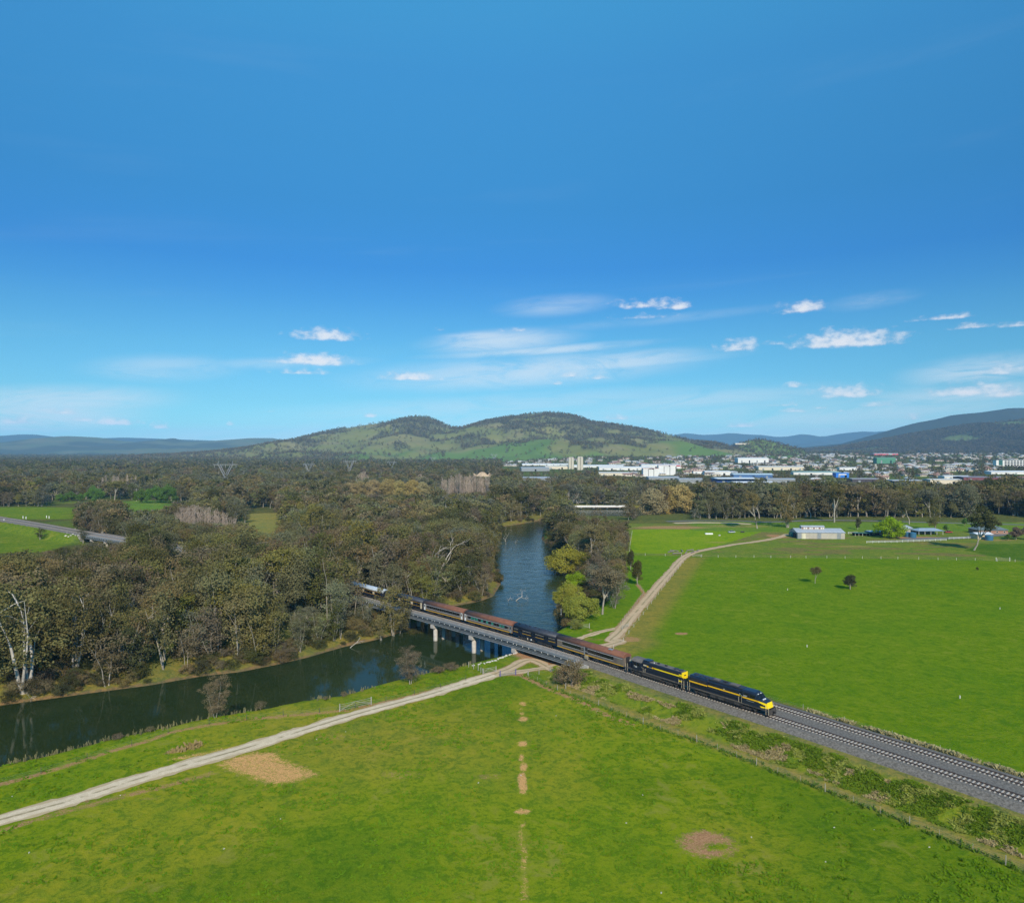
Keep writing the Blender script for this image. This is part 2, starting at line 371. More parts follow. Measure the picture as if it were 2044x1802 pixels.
def grass_material():
    m = bpy.data.materials.new('pasture'); m.use_nodes = True; t = NT(m.node_tree); b = t.n['Principled BSDF']
    co = t.new('ShaderNodeTexCoord').outputs['Object']
    base = t.attr('base', 'Color'); dirt = t.attr('dirt'); straw = t.attr('straw'); rank = t.attr('rank'); calm = t.attr('calm')
    n20 = t.noise(co, .055, 4, .55, .6); n4 = t.noise(co, .33, 5, .62, 1.0); n1 = t.noise(co, 1.3, 5, .68, .4); nf = t.noise(co, 5.0, 4, .72)
    amt = t.math('MULTIPLY', calm, 1.0)
    # yellow-green, mid green and rank dark green
    f1 = t.smooth(t.math('ADD', t.math('MULTIPLY', n20, .5), t.math('MULTIPLY', n4, .5)), .36, .66)
    c = t.mix(t.math('MULTIPLY', f1, .85), t.mix(1, base, (1.28, 1.10, .85), 'MULTIPLY'), t.mix(1, base, (.72, .90, .80), 'MULTIPLY'))
    f2 = t.smooth(t.math('ADD', t.math('MULTIPLY', n1, .65), t.math('MULTIPLY', n4, .5)), .565, .67)
    c = t.mix(t.math('MULTIPLY', f2, t.math('MULTIPLY_ADD', amt, .50, .22)), c, t.mix(1, base, (.42, .64, .60), 'MULTIPLY'))
    n2b = t.noise(co, .75, 6, .7, .8); c = t.mix(t.math('MULTIPLY', t.smooth(n2b, .50, .62), t.math('MULTIPLY_ADD', amt, .3, .15)), c, t.mix(1, base, (.52, .74, .7), 'MULTIPLY')); c = t.mix(t.math('MULTIPLY', t.smooth(n2b, .46, .36), .4), c, t.mix(1, base, (1.45, 1.22, 1.0), 'MULTIPLY'))
    f3 = t.smooth(nf, .38, .72)
    c = t.mix(t.math('MULTIPLY', f3, .5), t.mix(1, c, (1.22, 1.15, 1.2), 'MULTIPLY'), t.mix(1, c, (.60, .66, .62), 'MULTIPLY'))
    tan = t.smooth(t.math('ADD', t.math('MULTIPLY', n4, .6), t.math('MULTIPLY', n20, .5)), .36, .50, .45, 0)
    c = t.mix(t.math('MULTIPLY', tan, amt), c, (.27, .235, .065))
    rk = t.smooth(t.math('ADD', rank, t.math('MULTIPLY_ADD', n1, 1.2, -.6)), .35, .75)
    c = t.mix(t.math('MULTIPLY', rk, .85), c, (.060, .120, .008))
    # bare ground and straw
    br = t.math('ADD', t.math('MULTIPLY', n1, .8), t.math('MULTIPLY', nf, .7))
    fd = t.smooth(t.math('ADD', dirt, t.math('MULTIPLY_ADD', br, 1.5, -1.13)), .28, .74)
    dc = t.mix(t.smooth(nf, .3, .7), (.29, .14, .06), (.50, .28, .145))
    c = t.mix(fd, c, dc)
    fs = t.smooth(t.math('ADD', straw, t.math('MULTIPLY_ADD', br, 2.0, -1.5)), .25, .80)
    sc_ = t.mix(t.smooth(nf, .28, .72), (.42, .215, .075), (.80, .45, .17))
    c = t.mix(fs, c, sc_)
    t.put(b.inputs['Base Color'], c); b.inputs['Roughness'].default_value = 1; b.inputs['Specular IOR Level'].default_value = 0
    hgt = t.math('ADD', t.math('MULTIPLY', n1, .5), t.math('ADD', t.math('MULTIPLY', nf, .28), t.math('MULTIPLY', n4, .5)))
    t.put(b.inputs['Normal'], t.new('ShaderNodeBump', {'Strength': .8, 'Distance': .55, 'Height': hgt}).outputs[0])
    return m

GREEN1 = (.160, .226, .010); GREEN2 = (.112, .196, .009); GREENY = (.215, .238, .018)
# ground zones, given where they lie (corner points picked on the ground plane)
Z_ROAD_MAIN = GL([(-900, 1905), (-560, 1800), (-260, 1712), (0, 1637), (150, 1594), (300, 1547), (500, 1489), (700, 1428), (850, 1387), (930, 1362), (985, 1345), (1020, 1331), (1045, 1318), (1066, 1316), (1090, 1328), (1110, 1338)])
Z_ROAD_BR = GL([(975, 1348), (1020, 1342), (1060, 1336), (1095, 1332), (1112, 1334)])
Z_ROAD_UND = np.vstack([GL([(1098, 1332)]), [(20.5, 195), (26, 203), (33, 210)], GL([(1218, 1278), (1236, 1262), (1262, 1230), (1300, 1185), (1335, 1145), (1362, 1115), (1385, 1103), (1420, 1095), (1470, 1086), (1520, 1079), (1552, 1073), (1572, 1066)])])
Z_ROAD_SIDE = GL([(1120, 1290), (1152, 1277), (1190, 1262), (1222, 1255), (1243, 1253)])
Z_DRIVE = GL([(1330, 1043), (1400, 1041), (1470, 1042), (1540, 1044), (1640, 1040), (1760, 1042), (1900, 1046), (2060, 1050), (2300, 1056)], -4)
FENCE_R = GL([(1052, 1349), (1080, 1362), (1110, 1377), (1192, 1407), (1291, 1447), (1407, 1485), (1542, 1539), (1692, 1597), (1876, 1671), (1986, 1716), (2080, 1756), (2300, 1850)])
FENCE_L = GL([(-700, 1730), (-120, 1597), (0, 1567), (86, 1543), (156, 1521), (220, 1499), (289, 1480), (342, 1460), (420, 1446), (500, 1434), (600, 1425), (690, 1417), (800, 1393), (900, 1366), (962, 1347)])
FENCE_W = GL([(1272, 1166), (1286, 1184), (1262, 1216), (1236, 1250)])
FENCE_F = GL([(1256, 1108), (1345, 1110), (1383, 1112), (1400, 1112), (1500, 1113), (1600, 1114), (1700, 1115), (1800, 1116), (1900, 1118), (1985, 1120), (2080, 1122), (2300, 1128)])
FENCE_RE = GL([(1225, 1295), (1244, 1280), (1270, 1245), (1300, 1205), (1332, 1163), (1365, 1122)])

def gx(a, b, step): return list(np.arange(a, b + 1e-6, step))
def grow(start, end, step, r):
    out = []; x = start; sgn = 1 if end > start else -1
    while (end - x) * sgn > 0:
        step *= r; x += sgn * step; out.append(x)
    return out
xs = gx(-150, 0, 1.25) + gx(.35, 4.2, .35) + gx(5.25, 200, 1.25); xs = grow(-150, -330, 1.25, 1.02)[::-1] + xs + grow(200, 420, 1.25, 1.02)
xs = grow(xs[0], -40000, 4, 1.16)[::-1] + xs + grow(xs[-1], 40000, 4, 1.16)
ys = gx(60, 330, 1.25) + grow(330, 780, 1.25, 1.008)
ys = grow(60, -600, 2, 1.3)[::-1] + ys + grow(ys[-1], 60000, 5, 1.1)
xs = np.array(xs); ys = np.array(ys); NX, NY = len(xs), len(ys)
gxx, gyy = np.meshgrid(xs, ys); GP = np.c_[gxx.ravel(), gyy.ravel()]
gz = land(GP)
pxs = CX + F * GP[:, 0] / np.maximum(GP[:, 1], 1); pys = CY + F * (H + 3.2) / np.maximum(GP[:, 1], 1)
left = inside(GP, LEFT_LAND); rvd = sdf(GP, RIVER)
ul, srl = rail_us(GP); drl = np.abs(ul)
n = len(GP); base = np.zeros((n, 3)); base[:] = GREEN1
def setc(mask, c, soft=None):
    k = np.clip(mask if mask.dtype != bool else mask.astype(float), 0, 1)[:, None]
    base[:] = base * (1 - k) + np.array(c) * k
nearside = ul > 0
big = fbm(GP[:, 0] / 26, GP[:, 1] / 26, 3)
setc(sst(big, .42, .62) * .75, GREENY); setc(sst(fbm(GP[:, 0] / 38 + 7, GP[:, 1] / 30 + 3, 3), .5, .66) * .7, (.098, .170, .008)); setc(sst(pxs, 1350, 1750) * sst(pys, 1500, 1640) * .6 * (GP[:, 1] > 60), (.092, .165, .009)); setc(np.exp(-((pxs - 720) / 260) ** 2 - ((pys - 1470) / 75) ** 2) * .75, (.215, .215, .028))
right_field = (~nearside) & (~left) & (GP[:, 1] < 540)
setc(right_field & (GP[:, 1] > 0), GREEN2)
# paddock beyond the white-post fence is paler, hay-coloured in places
FEN_Y = np.interp(GP[:, 0], FENCE_F[:, 0], FENCE_F[:, 1])
pale = right_field * sst(GP[:, 1] - FEN_Y, -2, 4)
setc(pale, (.135, .190, .030)); setc(pale * sst(fbm(GP[:, 0] / 18, GP[:, 1] / 7, 3), .52, .62), (.17, .155, .055))
bright = inside(GP, GL([(1256, 1104), (1262, 1057), (1440, 1057), (1520, 1062), (1430, 1090), (1385, 1098), (1360, 1106)])); setc(bright, (.165, .262, .010))
setc(inside(GP, GL([(1256, 1170), (1256, 1110), (1365, 1112), (1300, 1180), (1262, 1230)])), (.105, .205, .009))
setc(inside(GP, GL([(1955, 1086), (2400, 1088), (2400, 1140), (2020, 1118), (1925, 1100)], -3.6)), (.070, .140, .016))
# strip right of the farm road
dr_, _, sdr = seg_dist(GP, Z_ROAD_UND)
setc(right_field * (dr_ < 14) * (sdr < 0) * sst(dr_, 14, 7) * (GP[:, 1] < 372), (.20, .19, .04))
# wooded flats
woods = left & (GP[:, 1] > 0)
setc(woods, (.085, .092, .030)); setc(woods * sst(fbm(GP[:, 0] / 30, GP[:, 1] / 30, 3), .5, .65), (.10, .14, .03))
setc((~left) & (GP[:, 1] >= 540), (.10, .115, .035))
for poly, c in [([(-500, 1012), (152, 1013), (152, 1035), (0, 1036), (-500, 1020)], (.125, .190, .018)), ([(-500, 1040), (0, 1040), (130, 1062), (165, 1075), (95, 1101), (0, 1104), (-500, 1110)], (.125, .185, .018)),
                ([(470, 1026), (570, 1024), (572, 1050), (545, 1070), (498, 1058), (480, 1040)], (.215, .205, .060)), ([(240, 1000), (335, 998), (345, 1020), (300, 1030), (240, 1012)], (.115, .200, .030)),
                ([(318, 1143), (375, 1140), (392, 1160), (350, 1172), (330, 1160)], (.12, .21, .012)), ([(1380, 1042), (2400, 1044), (2400, 1064), (1700, 1066), (1380, 1060)], (.120, .200, .028)),
                ([(1680, 1062), (2400, 1060), (2400, 1083), (1960, 1085), (1700, 1075)], (.135, .180, .035))]:
    P_ = GL(poly, ZL if poly[0][0] < 1000 else ZP - .3); k = sst(-sdf(GP, P_), -3, 3); k = np.where(GP[:, 1] > 0, k, 0); setc(k, c)
# far plain: farmland greens under the hill
setc(sst(GP[:, 1], 3000, 5000) * (np.abs(GP[:, 0]) < 60000), (.075, .110, .040))
bank_l = left * sst(rvd, 26, 8) * (rvd > -1); setc(bank_l, (.165, .155, .040)); setc((rvd < 1.3) & (rvd > -3), (.17, .12, .065))
setc((rvd < -1), (.03, .04, .02))
# embankment and the strip below it
setc(nearside * sst(ul, 3, 5) * sst(ul, 13.5, 12.5) * (~left), (.150, .200, .018))
setc(nearside * sst(ul, 12.0, 13.2) * sst(ul, 17.0, 14.8) * (~left) * (srl > S_BR1), (.235, .205, .055))
setc((drl < 9) * (ul > -13) * (~left) * nearside * sst(ul, 7.2, 6.2), (.19, .185, .055))
setc((~nearside) * (ul > -17) * (ul < -8) * (~left) * (srl > S_BR1), (.15, .145, .05))
dirt = np.zeros(n); straw = np.zeros(n); rank = np.zeros(n); calm = np.ones(n)
calm[right_field] = .5
def line_dirt(poly, w0, w1, amt, arr=None):
    global dirt
    d, _, _ = seg_dist(GP, poly); v = amt * sst(d, w1, w0); a = dirt if arr is None else arr; np.maximum(a, v, out=a)
line_dirt(Z_ROAD_MAIN, 1.2, 3.2, .62); line_dirt(Z_ROAD_BR, .8, 2.6, .6); line_dirt(Z_ROAD_UND, 1.2, 3.0, .6)
line_dirt(FENCE_L, .2, 1.7, .66); line_dirt(FENCE_W, .2, 1.8, .8); line_dirt(GL([(1010, 1345), (1040, 1346), (1075, 1364), (1110, 1380), (1160, 1400), (1215, 1428), (1262, 1446)]), .35, 1.5, .78)
line_dirt(GL([(1700 - 1000, 1330), (820, 1300)]), .1, .2, 0)
P_side = GL([(0, 1660), (60, 1638), (200, 1600), (330, 1568), (420, 1543)]); line_dirt(P_side, .3, 1.8, .55)
ap = sst(-sdf(GP, GL([(1018, 1326), (1040, 1309), (1060, 1305), (1085, 1318), (1130, 1336), (1120, 1345), (1096, 1336), (1072, 1316), (1055, 1315), (1030, 1325)])), -1, 1.5) * .8; dirt = np.maximum(dirt, ap)
# under the bridge everything is bare
ub = sst(ul, 7, 4) * sst(ul, -14, -10) * (srl > S_BR1 - 52) * (srl < S_BR1 + 2) * (~left) * .9; dirt = np.maximum(dirt, ub * (GP[:, 1] > 120))
def blob(px, py, rx, ry, amt, arr, ang=0, z=ZP):
    c = G(px, py, z); a = rx * c[1] / F; q = G(px, py + ry, z); q2 = G(px, py - ry, z); b = (q2[1] - q[1]) / 2
    dx, dy = GP[:, 0] - c[0], GP[:, 1] - c[1]; ca, sa = math.cos(ang), math.sin(ang); u_, v_ = dx * ca + dy * sa, -dx * sa + dy * ca
    d = np.sqrt((u_ / a) ** 2 + (v_ / b) ** 2); np.maximum(arr, amt * sst(d, 1.35, .45), out=arr)
st = sst(-sdf(GP, GL([(432, 1523), (488, 1503), (545, 1499), (565, 1516), (600, 1530), (634, 1544), (595, 1558), (540, 1566), (500, 1550), (468, 1538)])), -2.0, 1.6) * .74; straw = np.maximum(straw, st)
blob(300, 1592, 30, 5, .45, dirt); blob(1360, 1264, 14, 3, .95, dirt); blob(380, 1508, 50, 5, .55, straw, .5)
blob(450, 1494, 30, 4, .6, straw, .5); blob(345, 1500, 28, 4, .6, dirt, .4); blob(10, 1563, 22, 5, .7, dirt)
for (a, b, rx, ry, am) in [(1044, 1403, 7, 3, .8), (1041, 1413, 4, 2, .6), (1042, 1423, 5, 3, .7), (1044, 1434, 9, 5, .75), (1043, 1482, 9, 6, .8), (1041, 1510, 5, 8, .65), (1045, 1528, 7, 9, .8), (1042, 1552, 8, 12, .85), (1044, 1568, 8, 14, .8),
                           (1042, 1616, 14, 6, .85), (1044, 1640, 5, 6, .5), (1040, 1664, 5, 20, .42), (1046, 1710, 8, 30, .42), (1048, 1770, 8, 30, .40)]:
    blob(a, b, rx * 1.25, ry * 1.12, min(.95, am * 1.08), straw)
blob(1044, 1500, 22, 110, .30, rank); blob(1075, 1460, 18, 90, .45, rank)
ring = np.zeros(n); blob(1412, 1683, 66, 31, .72, ring); hole = np.zeros(n); blob(1432, 1688, 26, 9, .85, hole); ring = ring * (1 - np.clip(hole, 0, 1)); dirt = np.maximum(dirt, ring * 1.02); blob(1408, 1668, 34, 12, .9, dirt)
blob(1440, 1660, 60, 14, .5, rank); blob(1470, 1700, 50, 14, .45, rank); blob(250, 1530, 40, 8, .6, rank)
for (a, b, rx, ry, am) in [(1180, 1258, 10, 3, .5), (1460, 1000, 1, 1, 0), (1600, 1085, 22, 2, .5), (1700, 1090, 55, 2, .5), (1430, 1082, 30, 2, .45), (800, 1545, 60, 10, .38), (975, 1548, 34, 9, .42), (660, 1470, 50, 8, .36), (1350, 1500, 60, 5, .3)]:
    blob(a, b, rx, ry, am, dirt)
blob(1340, 1053, 95, 4, .62, dirt); blob(1470, 1050, 90, 4, .42, dirt); blob(1550, 1070, 22, 4, .7, dirt)
blob(1840, 1074, 70, 3, .8, dirt, z=-3.5); blob(1990, 1078, 50, 2, .5, dirt); blob(1700, 1092, 60, 2, .35, dirt)
blob(1258, 1275, 26, 6, .62, dirt)
quad = (np.arange(NY - 1)[:, None] * NX + np.arange(NX - 1)[None]).ravel()
Q = np.c_[quad, quad + 1, quad + NX + 1, quad + NX]
M_GRASS = grass_material()
ground = obj('ground', np_mesh('ground', np.c_[GP, gz], Q, M_GRASS, dict(base=base, dirt=dirt, straw=straw, rank=rank, calm=calm), smooth=True), kind='structure')

# ------------------------------------------------------------------ river
def water_material():
    m = bpy.data.materials.new('river_water'); m.use_nodes = True; t = NT(m.node_tree); b = t.n['Principled BSDF']
    co = t.new('ShaderNodeTexCoord').outputs['Object']
    big = t.noise(co, .03, 3, .5, .5)
    t.put(b.inputs['Base Color'], t.mix(t.smooth(big, .35, .65), (.018, .030, .008), (.024, .038, .011)))
    b.inputs['Roughness'].default_value = .04; b.inputs['IOR'].default_value = 1.33; b.inputs['Specular IOR Level'].default_value = .25
    a = t.noise(t.vmath('MULTIPLY', co, (1.0, 1.0, 1)), .9, 4, .6, .6); c = t.noise(co, .16, 4, .6, 1.4)
    rough_area = t.attr('chop')
    hh = t.math('ADD', t.math('MULTIPLY', a, .05), t.math('MULTIPLY', c, .24))
    t.put(b.inputs['Normal'], t.new('ShaderNodeBump', {'Strength': t.math('MULTIPLY_ADD', rough_area, .9, .07), 'Distance': 1.0, 'Height': hh}).outputs[0])
    return m
wx = np.arange(-260, 920, 10.0); wy = np.arange(0, 1010, 10.0); wxx, wyy = np.meshgrid(wx, wy); WP = np.c_[wxx.ravel(), wyy.ravel()]
cell = (np.arange(len(wy) - 1)[:, None] * len(wx) + np.arange(len(wx) - 1)[None]).ravel(); WQ = np.c_[cell, cell + 1, cell + len(wx) + 1, cell + len(wx)]
wc = WP[WQ].mean(1); WQ = WQ[sdf(wc, RIVER) < 14]
chop = sst(WP[:, 1] - (205 - WP[:, 0] * .3), 0, 40)
obj('river', np_mesh('river', np.c_[WP, np.full(len(WP), ZW)], WQ, water_material(), dict(chop=chop), smooth=True), kind='structure')

# ------------------------------------------------------------------ dirt roads
M_ROAD = bpy.data.materials.new('gravel_road'); M_ROAD.use_nodes = True
def _road_mat(m, c1, c2, cg):
    t = NT(m.node_tree); b = t.n['Principled BSDF']; co = t.new('ShaderNodeTexCoord').outputs['Object']
    lat = t.attr('lat'); n1 = t.noise(co, .8, 4, .6); n2 = t.noise(co, 6, 4, .7); n0 = t.noise(co, .12, 3, .5)
    c = t.mix(t.smooth(n2, .3, .7), c1, c2)
    c = t.mix(t.smooth(n1, .35, .65, 0, .35), c, (c1[0] * .8, c1[1] * .76, c1[2] * .7))
    mid = t.math('MULTIPLY', t.smooth(t.math('ABSOLUTE', t.math('ADD', lat, t.math('MULTIPLY_ADD', n1, .5, -.25))), .42, .10), t.smooth(t.math('ADD', n0, t.math('MULTIPLY', n1, .55)), .58, .78))
    c = t.mix(t.math('MULTIPLY', mid, .85), c, cg)
    edge = t.smooth(t.math('ADD', t.math('ABSOLUTE', lat), t.math('MULTIPLY_ADD', n1, .9, -.45)), 1.35, 1.75)
    c = t.mix(t.math('MULTIPLY', edge, .7), c, (c1[0] * .72, c1[1] * .66, c1[2] * .52))
    t.put(b.inputs['Base Color'], c); b.inputs['Roughness'].default_value = .95; b.inputs['Specular IOR Level'].default_value = .2
    t.put(b.inputs['Normal'], t.new('ShaderNodeBump', {'Strength': .4, 'Distance': .1, 'Height': n2}).outputs[0])
_road_mat(M_ROAD, (.58, .455, .295), (.76, .62, .43), (.25, .20, .10))
M_ROAD2 = bpy.data.materials.new('dirt_road'); M_ROAD2.use_nodes = True; _road_mat(M_ROAD2, (.48, .335, .195), (.66, .49, .30), (.26, .21, .09))
M_ROAD3 = bpy.data.materials.new('sealed_drive'); M_ROAD3.use_nodes = True; _road_mat(M_ROAD3, (.16, .16, .16), (.22, .22, .21), (.18, .18, .17))
def densify(P, step=.8):
    P = np.asarray(P, float); P = np.vstack([2 * P[0] - P[1], P, 2 * P[-1] - P[-2]]); out = _catmull(P)
    s = np.r_[0, np.cumsum(np.hypot(*np.diff(out, axis=0).T))]; q = np.arange(0, s[-1], step)
    o = np.c_[np.interp(q, s, out[:, 0]), np.interp(q, s, out[:, 1])]
    return o
def road(name, poly, w, mat, lift=.05, step=.8, seed=1):
    C_ = densify(poly, step); T = np.gradient(C_, axis=0); T /= np.hypot(T[:, 0], T[:, 1])[:, None]; N = np.c_[-T[:, 1], T[:, 0]]
    lats = np.array([-1, -.62, -.3, 0, .3, .62, 1]) * w / 2; k = len(lats); i = np.arange(len(C_))
    V = []; L = []
    for j, l in enumerate(lats):
        jit = 0
        if abs(l) > w * .4: jit = (fbm(i * .35 + seed * 31 + j * 7, i * 0 + j, 3) - .5) * 1.5
        V.append(C_ + N * (l + jit)[:, None] if not np.isscalar(l + jit) else C_ + N * (l + jit)); L.append(np.full(len(C_), l * 1.0) + jit)
    V = np.stack(V, 1).reshape(-1, 2); L = np.stack(L, 1).ravel()
    z = land(V) + lift - np.where(np.abs(L) > w * .4, .035, 0)
    a = (np.arange(len(C_) - 1)[:, None] * k + np.arange(k - 1)[None]).ravel(); Qr = np.c_[a, a + k, a + k + 1, a + 1]
    return obj(name, np_mesh(name, np.c_[V, z], Qr, mat, dict(lat=L), smooth=True), kind='structure')
road('gravel_road', Z_ROAD_MAIN[:11], 4.3, M_ROAD, .075, seed=2)
road('dirt_track', Z_ROAD_MAIN[10:], 3.4, M_ROAD2, .065, seed=3)
road('dirt_track', Z_ROAD_BR, 2.6, M_ROAD2, .055, seed=4)
road('farm_road', Z_ROAD_UND, 4.4, M_ROAD2, .085, seed=5)
road('dirt_track', Z_ROAD_SIDE, 2.4, M_ROAD2, .05, seed=6)
road('driveway', Z_DRIVE, 7.0, M_ROAD3, .12, 3, seed=7)
road('driveway', GL([(1800, 1078), (1860, 1076), (1930, 1074), (1980, 1070), (2040, 1064)], -3.6), 9.0, M_ROAD3, .12, 2, seed=8)
road('gravel_pad', GL([(1345, 1046), (1400, 1045), (1462, 1046), (1500, 1048)], -3.8), 8.0, M_ROAD, .12, 2, seed=9)
# ------------------------------------------------------------------ railway
def srange(a, b, step): return list(np.arange(a, b, step)) + [b]
def sweep(mb, prof, s0, s1, step=2.0, m=0):
    ax = []
    for q in srange(s0, s1, step):
        p, t_, n_ = trk(q); ax.append(((p[0], p[1], 0), (n_[0], n_[1])))
    mb.prism(prof, ax, m)
M_BAL = simple('ballast_stone', (.125, .110, .092), .95, var=.5, scale=2.6, bump=.8, col2=(.225, .202, .170))
M_BAL2 = simple('ballast_dusty', (.20, .19, .18), .95, var=.35, scale=2.2, bump=.6, col2=(.30, .29, .28))
M_RAIL = simple('rail_steel', (.085, .055, .045), .55, .3, var=.2)
M_SLP = simple('sleeper_concrete', (.42, .38, .33), .85, var=.22, scale=1.2)
M_CONC = simple('concrete', (.44, .41, .37), .85, var=.18, scale=.8, bump=.15)
M_CONC_D = simple('weathered_concrete', (.26, .25, .24), .9, var=.25, scale=.6, bump=.15)
M_GIRD = simple('girder_paint', (.055, .07, .085), .5, var=.2, scale=.7)
M_FLANGE = simple('galvanised', (.25, .27, .285), .5, .2, var=.2, scale=.9)
M_WHITE = simple('white_paint', (.72, .72, .70), .6, var=.06)
S_L0, S_R1 = s_at(-700), TL - 30
bp = [(4.1, -1.25), (1.95, -.30), (-1.9, -.30), (-2.95, -.36), (-4.0, -.30), (-8.0, -.30), (-10.9, -1.25)]
for a, b in ((S_L0, S_BR0 + 1), (S_BR1 - 1, S_R1)):
    mb = MB(); sweep(mb, bp, a, b); obj('ballast_bed', mb.mesh('ballast_bed', M_BAL), kind='structure')
slp_me = None
def sleeper_mesh():
    mb = MB(); mb.box((0, -.0, -.21), (.24, 2.5, .10), taper=.9)
    return mb.mesh('sleeper', M_SLP)
slp_me = sleeper_mesh()
def track(u, s0, s1, lab):
    root = obj('railway_track', None, kind='structure', label=lab)
    for sg in (-1, 1):
        mb = MB(); c = u + sg * .77
        sweep(mb, [(c + .036, 0), (c + .036, -.045), (c + .014, -.055), (c + .014, -.135), (c + .07, -.16), (c - .07, -.16), (c - .014, -.135), (c - .014, -.055), (c - .036, -.045), (c - .036, 0)], s0, s1, 2.0)
        obj('rail', mb.mesh('rail', M_RAIL), root)
    # one object per sleeper where the photograph shows them, the rest joined
    s_vis0, s_vis1 = s_at(1120), s_at(2120)
    pos = np.arange(s0, s1, .685); vis = [q for q in pos if s_vis0 <= q <= s_vis1 and (q > s_at(1500) or u == 0)]
    vs = set(vis); mb = MB()
    for q in pos:
        p, t_, n_ = trk(q, u); ang = math.atan2(t_[1], t_[0])
        if q in vs:
            o = obj('sleeper', slp_me, root, (p[0], p[1], 0), ang + random.uniform(-.012, .012))
        elif s_at(-60) < q < s_vis1 + 12:
            mb.box((p[0], p[1], -.21), (.24, 2.5, .10), ang)
    obj('sleepers_beyond', mb.mesh('sleepers_beyond', M_SLP), root, kind='stuff')
track(0, S_L0, S_R1, 'railway track that the train stands on')
track(U2, S_L0, S_R1, 'empty railway track beside the train')

# ------------------------------------------------------------------ railway bridge
br = thing('railway_bridge', 'long railway bridge on round concrete columns carrying the train over the river', 'bridge', (0, 0, 0))
mb = MB(); sweep(mb, [(3.5, -.42), (3.5, -.95), (-9.6, -.95), (-9.6, -.42)], S_BR0, S_BR1); obj('deck', mb.mesh('deck', M_CONC_D), br)
mb = MB(); sweep(mb, [(1.95, -.27), (1.95, -.40), (-7.9, -.40), (-7.9, -.27)], S_BR0 + 1, S_BR1 - 1); obj('ballast', mb.mesh('deck_ballast', M_BAL2), br)
mb = MB(); sweep(mb, [(3.62, -.18), (3.62, -.42), (3.42, -.42), (3.42, -.18)], S_BR0, S_BR1); obj('kerb', mb.mesh('kerb', M_FLANGE), br)
mb = MB(); sweep(mb, [(2.35, -.25), (2.35, -.41), (2.2, -.41), (2.2, -.25)], S_BR0, S_BR1); obj('cable_duct', mb.mesh('cable_duct', M_CONC_D), br)
SP = 18.8; s_p0 = s_at(881.0)
# pier positions measured at the columns; the first pier seen is the one standing on the far bank
p_cap = []
k0 = int((s_p0 - S_BR0) // SP)
ref = G(881, 1275, ZW); dd = [np.hypot(*(trk(q, 2.4)[0] - ref)) for q in _ss]; s_ref = _ss[int(np.argmin(dd))]
s = s_ref - int((s_ref - S_BR0 - 4) // SP) * SP
while s < S_BR1 - 6: p_cap.append(s); s += SP
bounds = [S_BR0] + p_cap + [S_BR1]
brk_me = MB().box((0, 0, 0), (.12, .14, .30)).mesh('bracket', M_WHITE)
for i in range(len(bounds) - 1):
    a, b = bounds[i] + .04, bounds[i + 1] - .04
    for u0 in (3.75, -2.6, -3.6, -9.3):
        root = br; mb = MB()
        sweep(mb, [(u0 + .04, -.62), (u0 + .04, -1.9), (u0 - .04, -1.9), (u0 - .04, -.62)], a, b)
        web = obj('girder', mb.mesh('girder', M_GIRD), br)
        mb = MB(); sweep(mb, [(u0 + .30, -.55), (u0 + .30, -.62), (u0 - .2, -.62), (u0 - .2, -.55)], a, b); sweep(mb, [(u0 + .38, -1.9), (u0 + .38, -2.02), (u0 - .3, -2.02), (u0 - .3, -1.9)], a, b)
        sweep(mb, [(u0 + .10, -1.50), (u0 + .10, -1.62), (u0 + .045, -1.62), (u0 + .045, -1.50)], a, b)
        obj('flange', mb.mesh('flange', M_FLANGE), web)
    for q in np.arange(bounds[i] + 1.2, bounds[i + 1], 2.5):
        p, t_, n_ = trk(q, 3.98); obj('bracket', brk_me, br, (p[0], p[1], -.82), math.atan2(t_[1], t_[0]))
def col_mesh():
    mb = MB(); mb.tube([(0, 0, -12.5), (0, 0, -3.1)], [.66, .66], 18); return mb.mesh('column', M_CONC, False)
colm = col_mesh(); 
for p_ in colm.polygons: p_.use_smooth = len(p_.vertices) == 4
cap_me = MB().box((0, 0, -2.75), (1.5, 5.6, 1.15)).mesh('pier_cap', M_CONC)
for s in p_cap:
    for uc, us in ((1.35, (2.35, -.75)), (-6.3, (-4.6, -8.0))):
        p, t_, n_ = trk(s, uc); obj('pier_cap', cap_me, br, (p[0], p[1], 0), math.atan2(t_[1], t_[0]))
        mb = MB().box((0, 0, -2.10), (.8, 4.8, .16)); obj('bearing', mb.mesh('bearing', M_CONC_D), br, (p[0], p[1], 0), math.atan2(t_[1], t_[0]))
    for uc in (2.65, -.75, -4.9, -8.2):
        p, t_, n_ = trk(s, uc); obj('column', colm, br, (p[0], p[1], 0))
for s, sg in ((S_BR1, 1), (S_BR0, -1)):
    p, t_, n_ = trk(s + sg * .9, -3); ang = math.atan2(t_[1], t_[0])
    obj('abutment', MB().box((0, 0, -3.6), (1.6, 14.2, 5.4)).mesh('abutment', M_CONC_D), br, (p[0], p[1], 0), ang)
    p, t_, n_ = trk(s + sg * 2.6, 4.1); obj('wing_wall', MB().box((0, 0, -1.9), (4.4, .35, 2.9)).mesh('wing_wall', M_CONC), br, (p[0], p[1], 0), ang)

# trough lids by the end of the bridge
for k, (px, py, r) in enumerate([(1171, 1319, .2), (1190, 1325, -.3), (1197, 1329, .1)]):
    x, y = G(px, py, -.5); obj('concrete_slab', MB().box((0, 0, .1), (2.3, .8, .2)).mesh('concrete_slab', M_CONC), None, (x, y, -.62), -.9 + r,
        label=('pale slab lying on the ballast closest to the bridge end', 'pale slab lying on the ballast, middle of the three', 'pale slab lying on the ballast farthest from the bridge')[k], cat='concrete slab', group='slabs beside the bridge end')
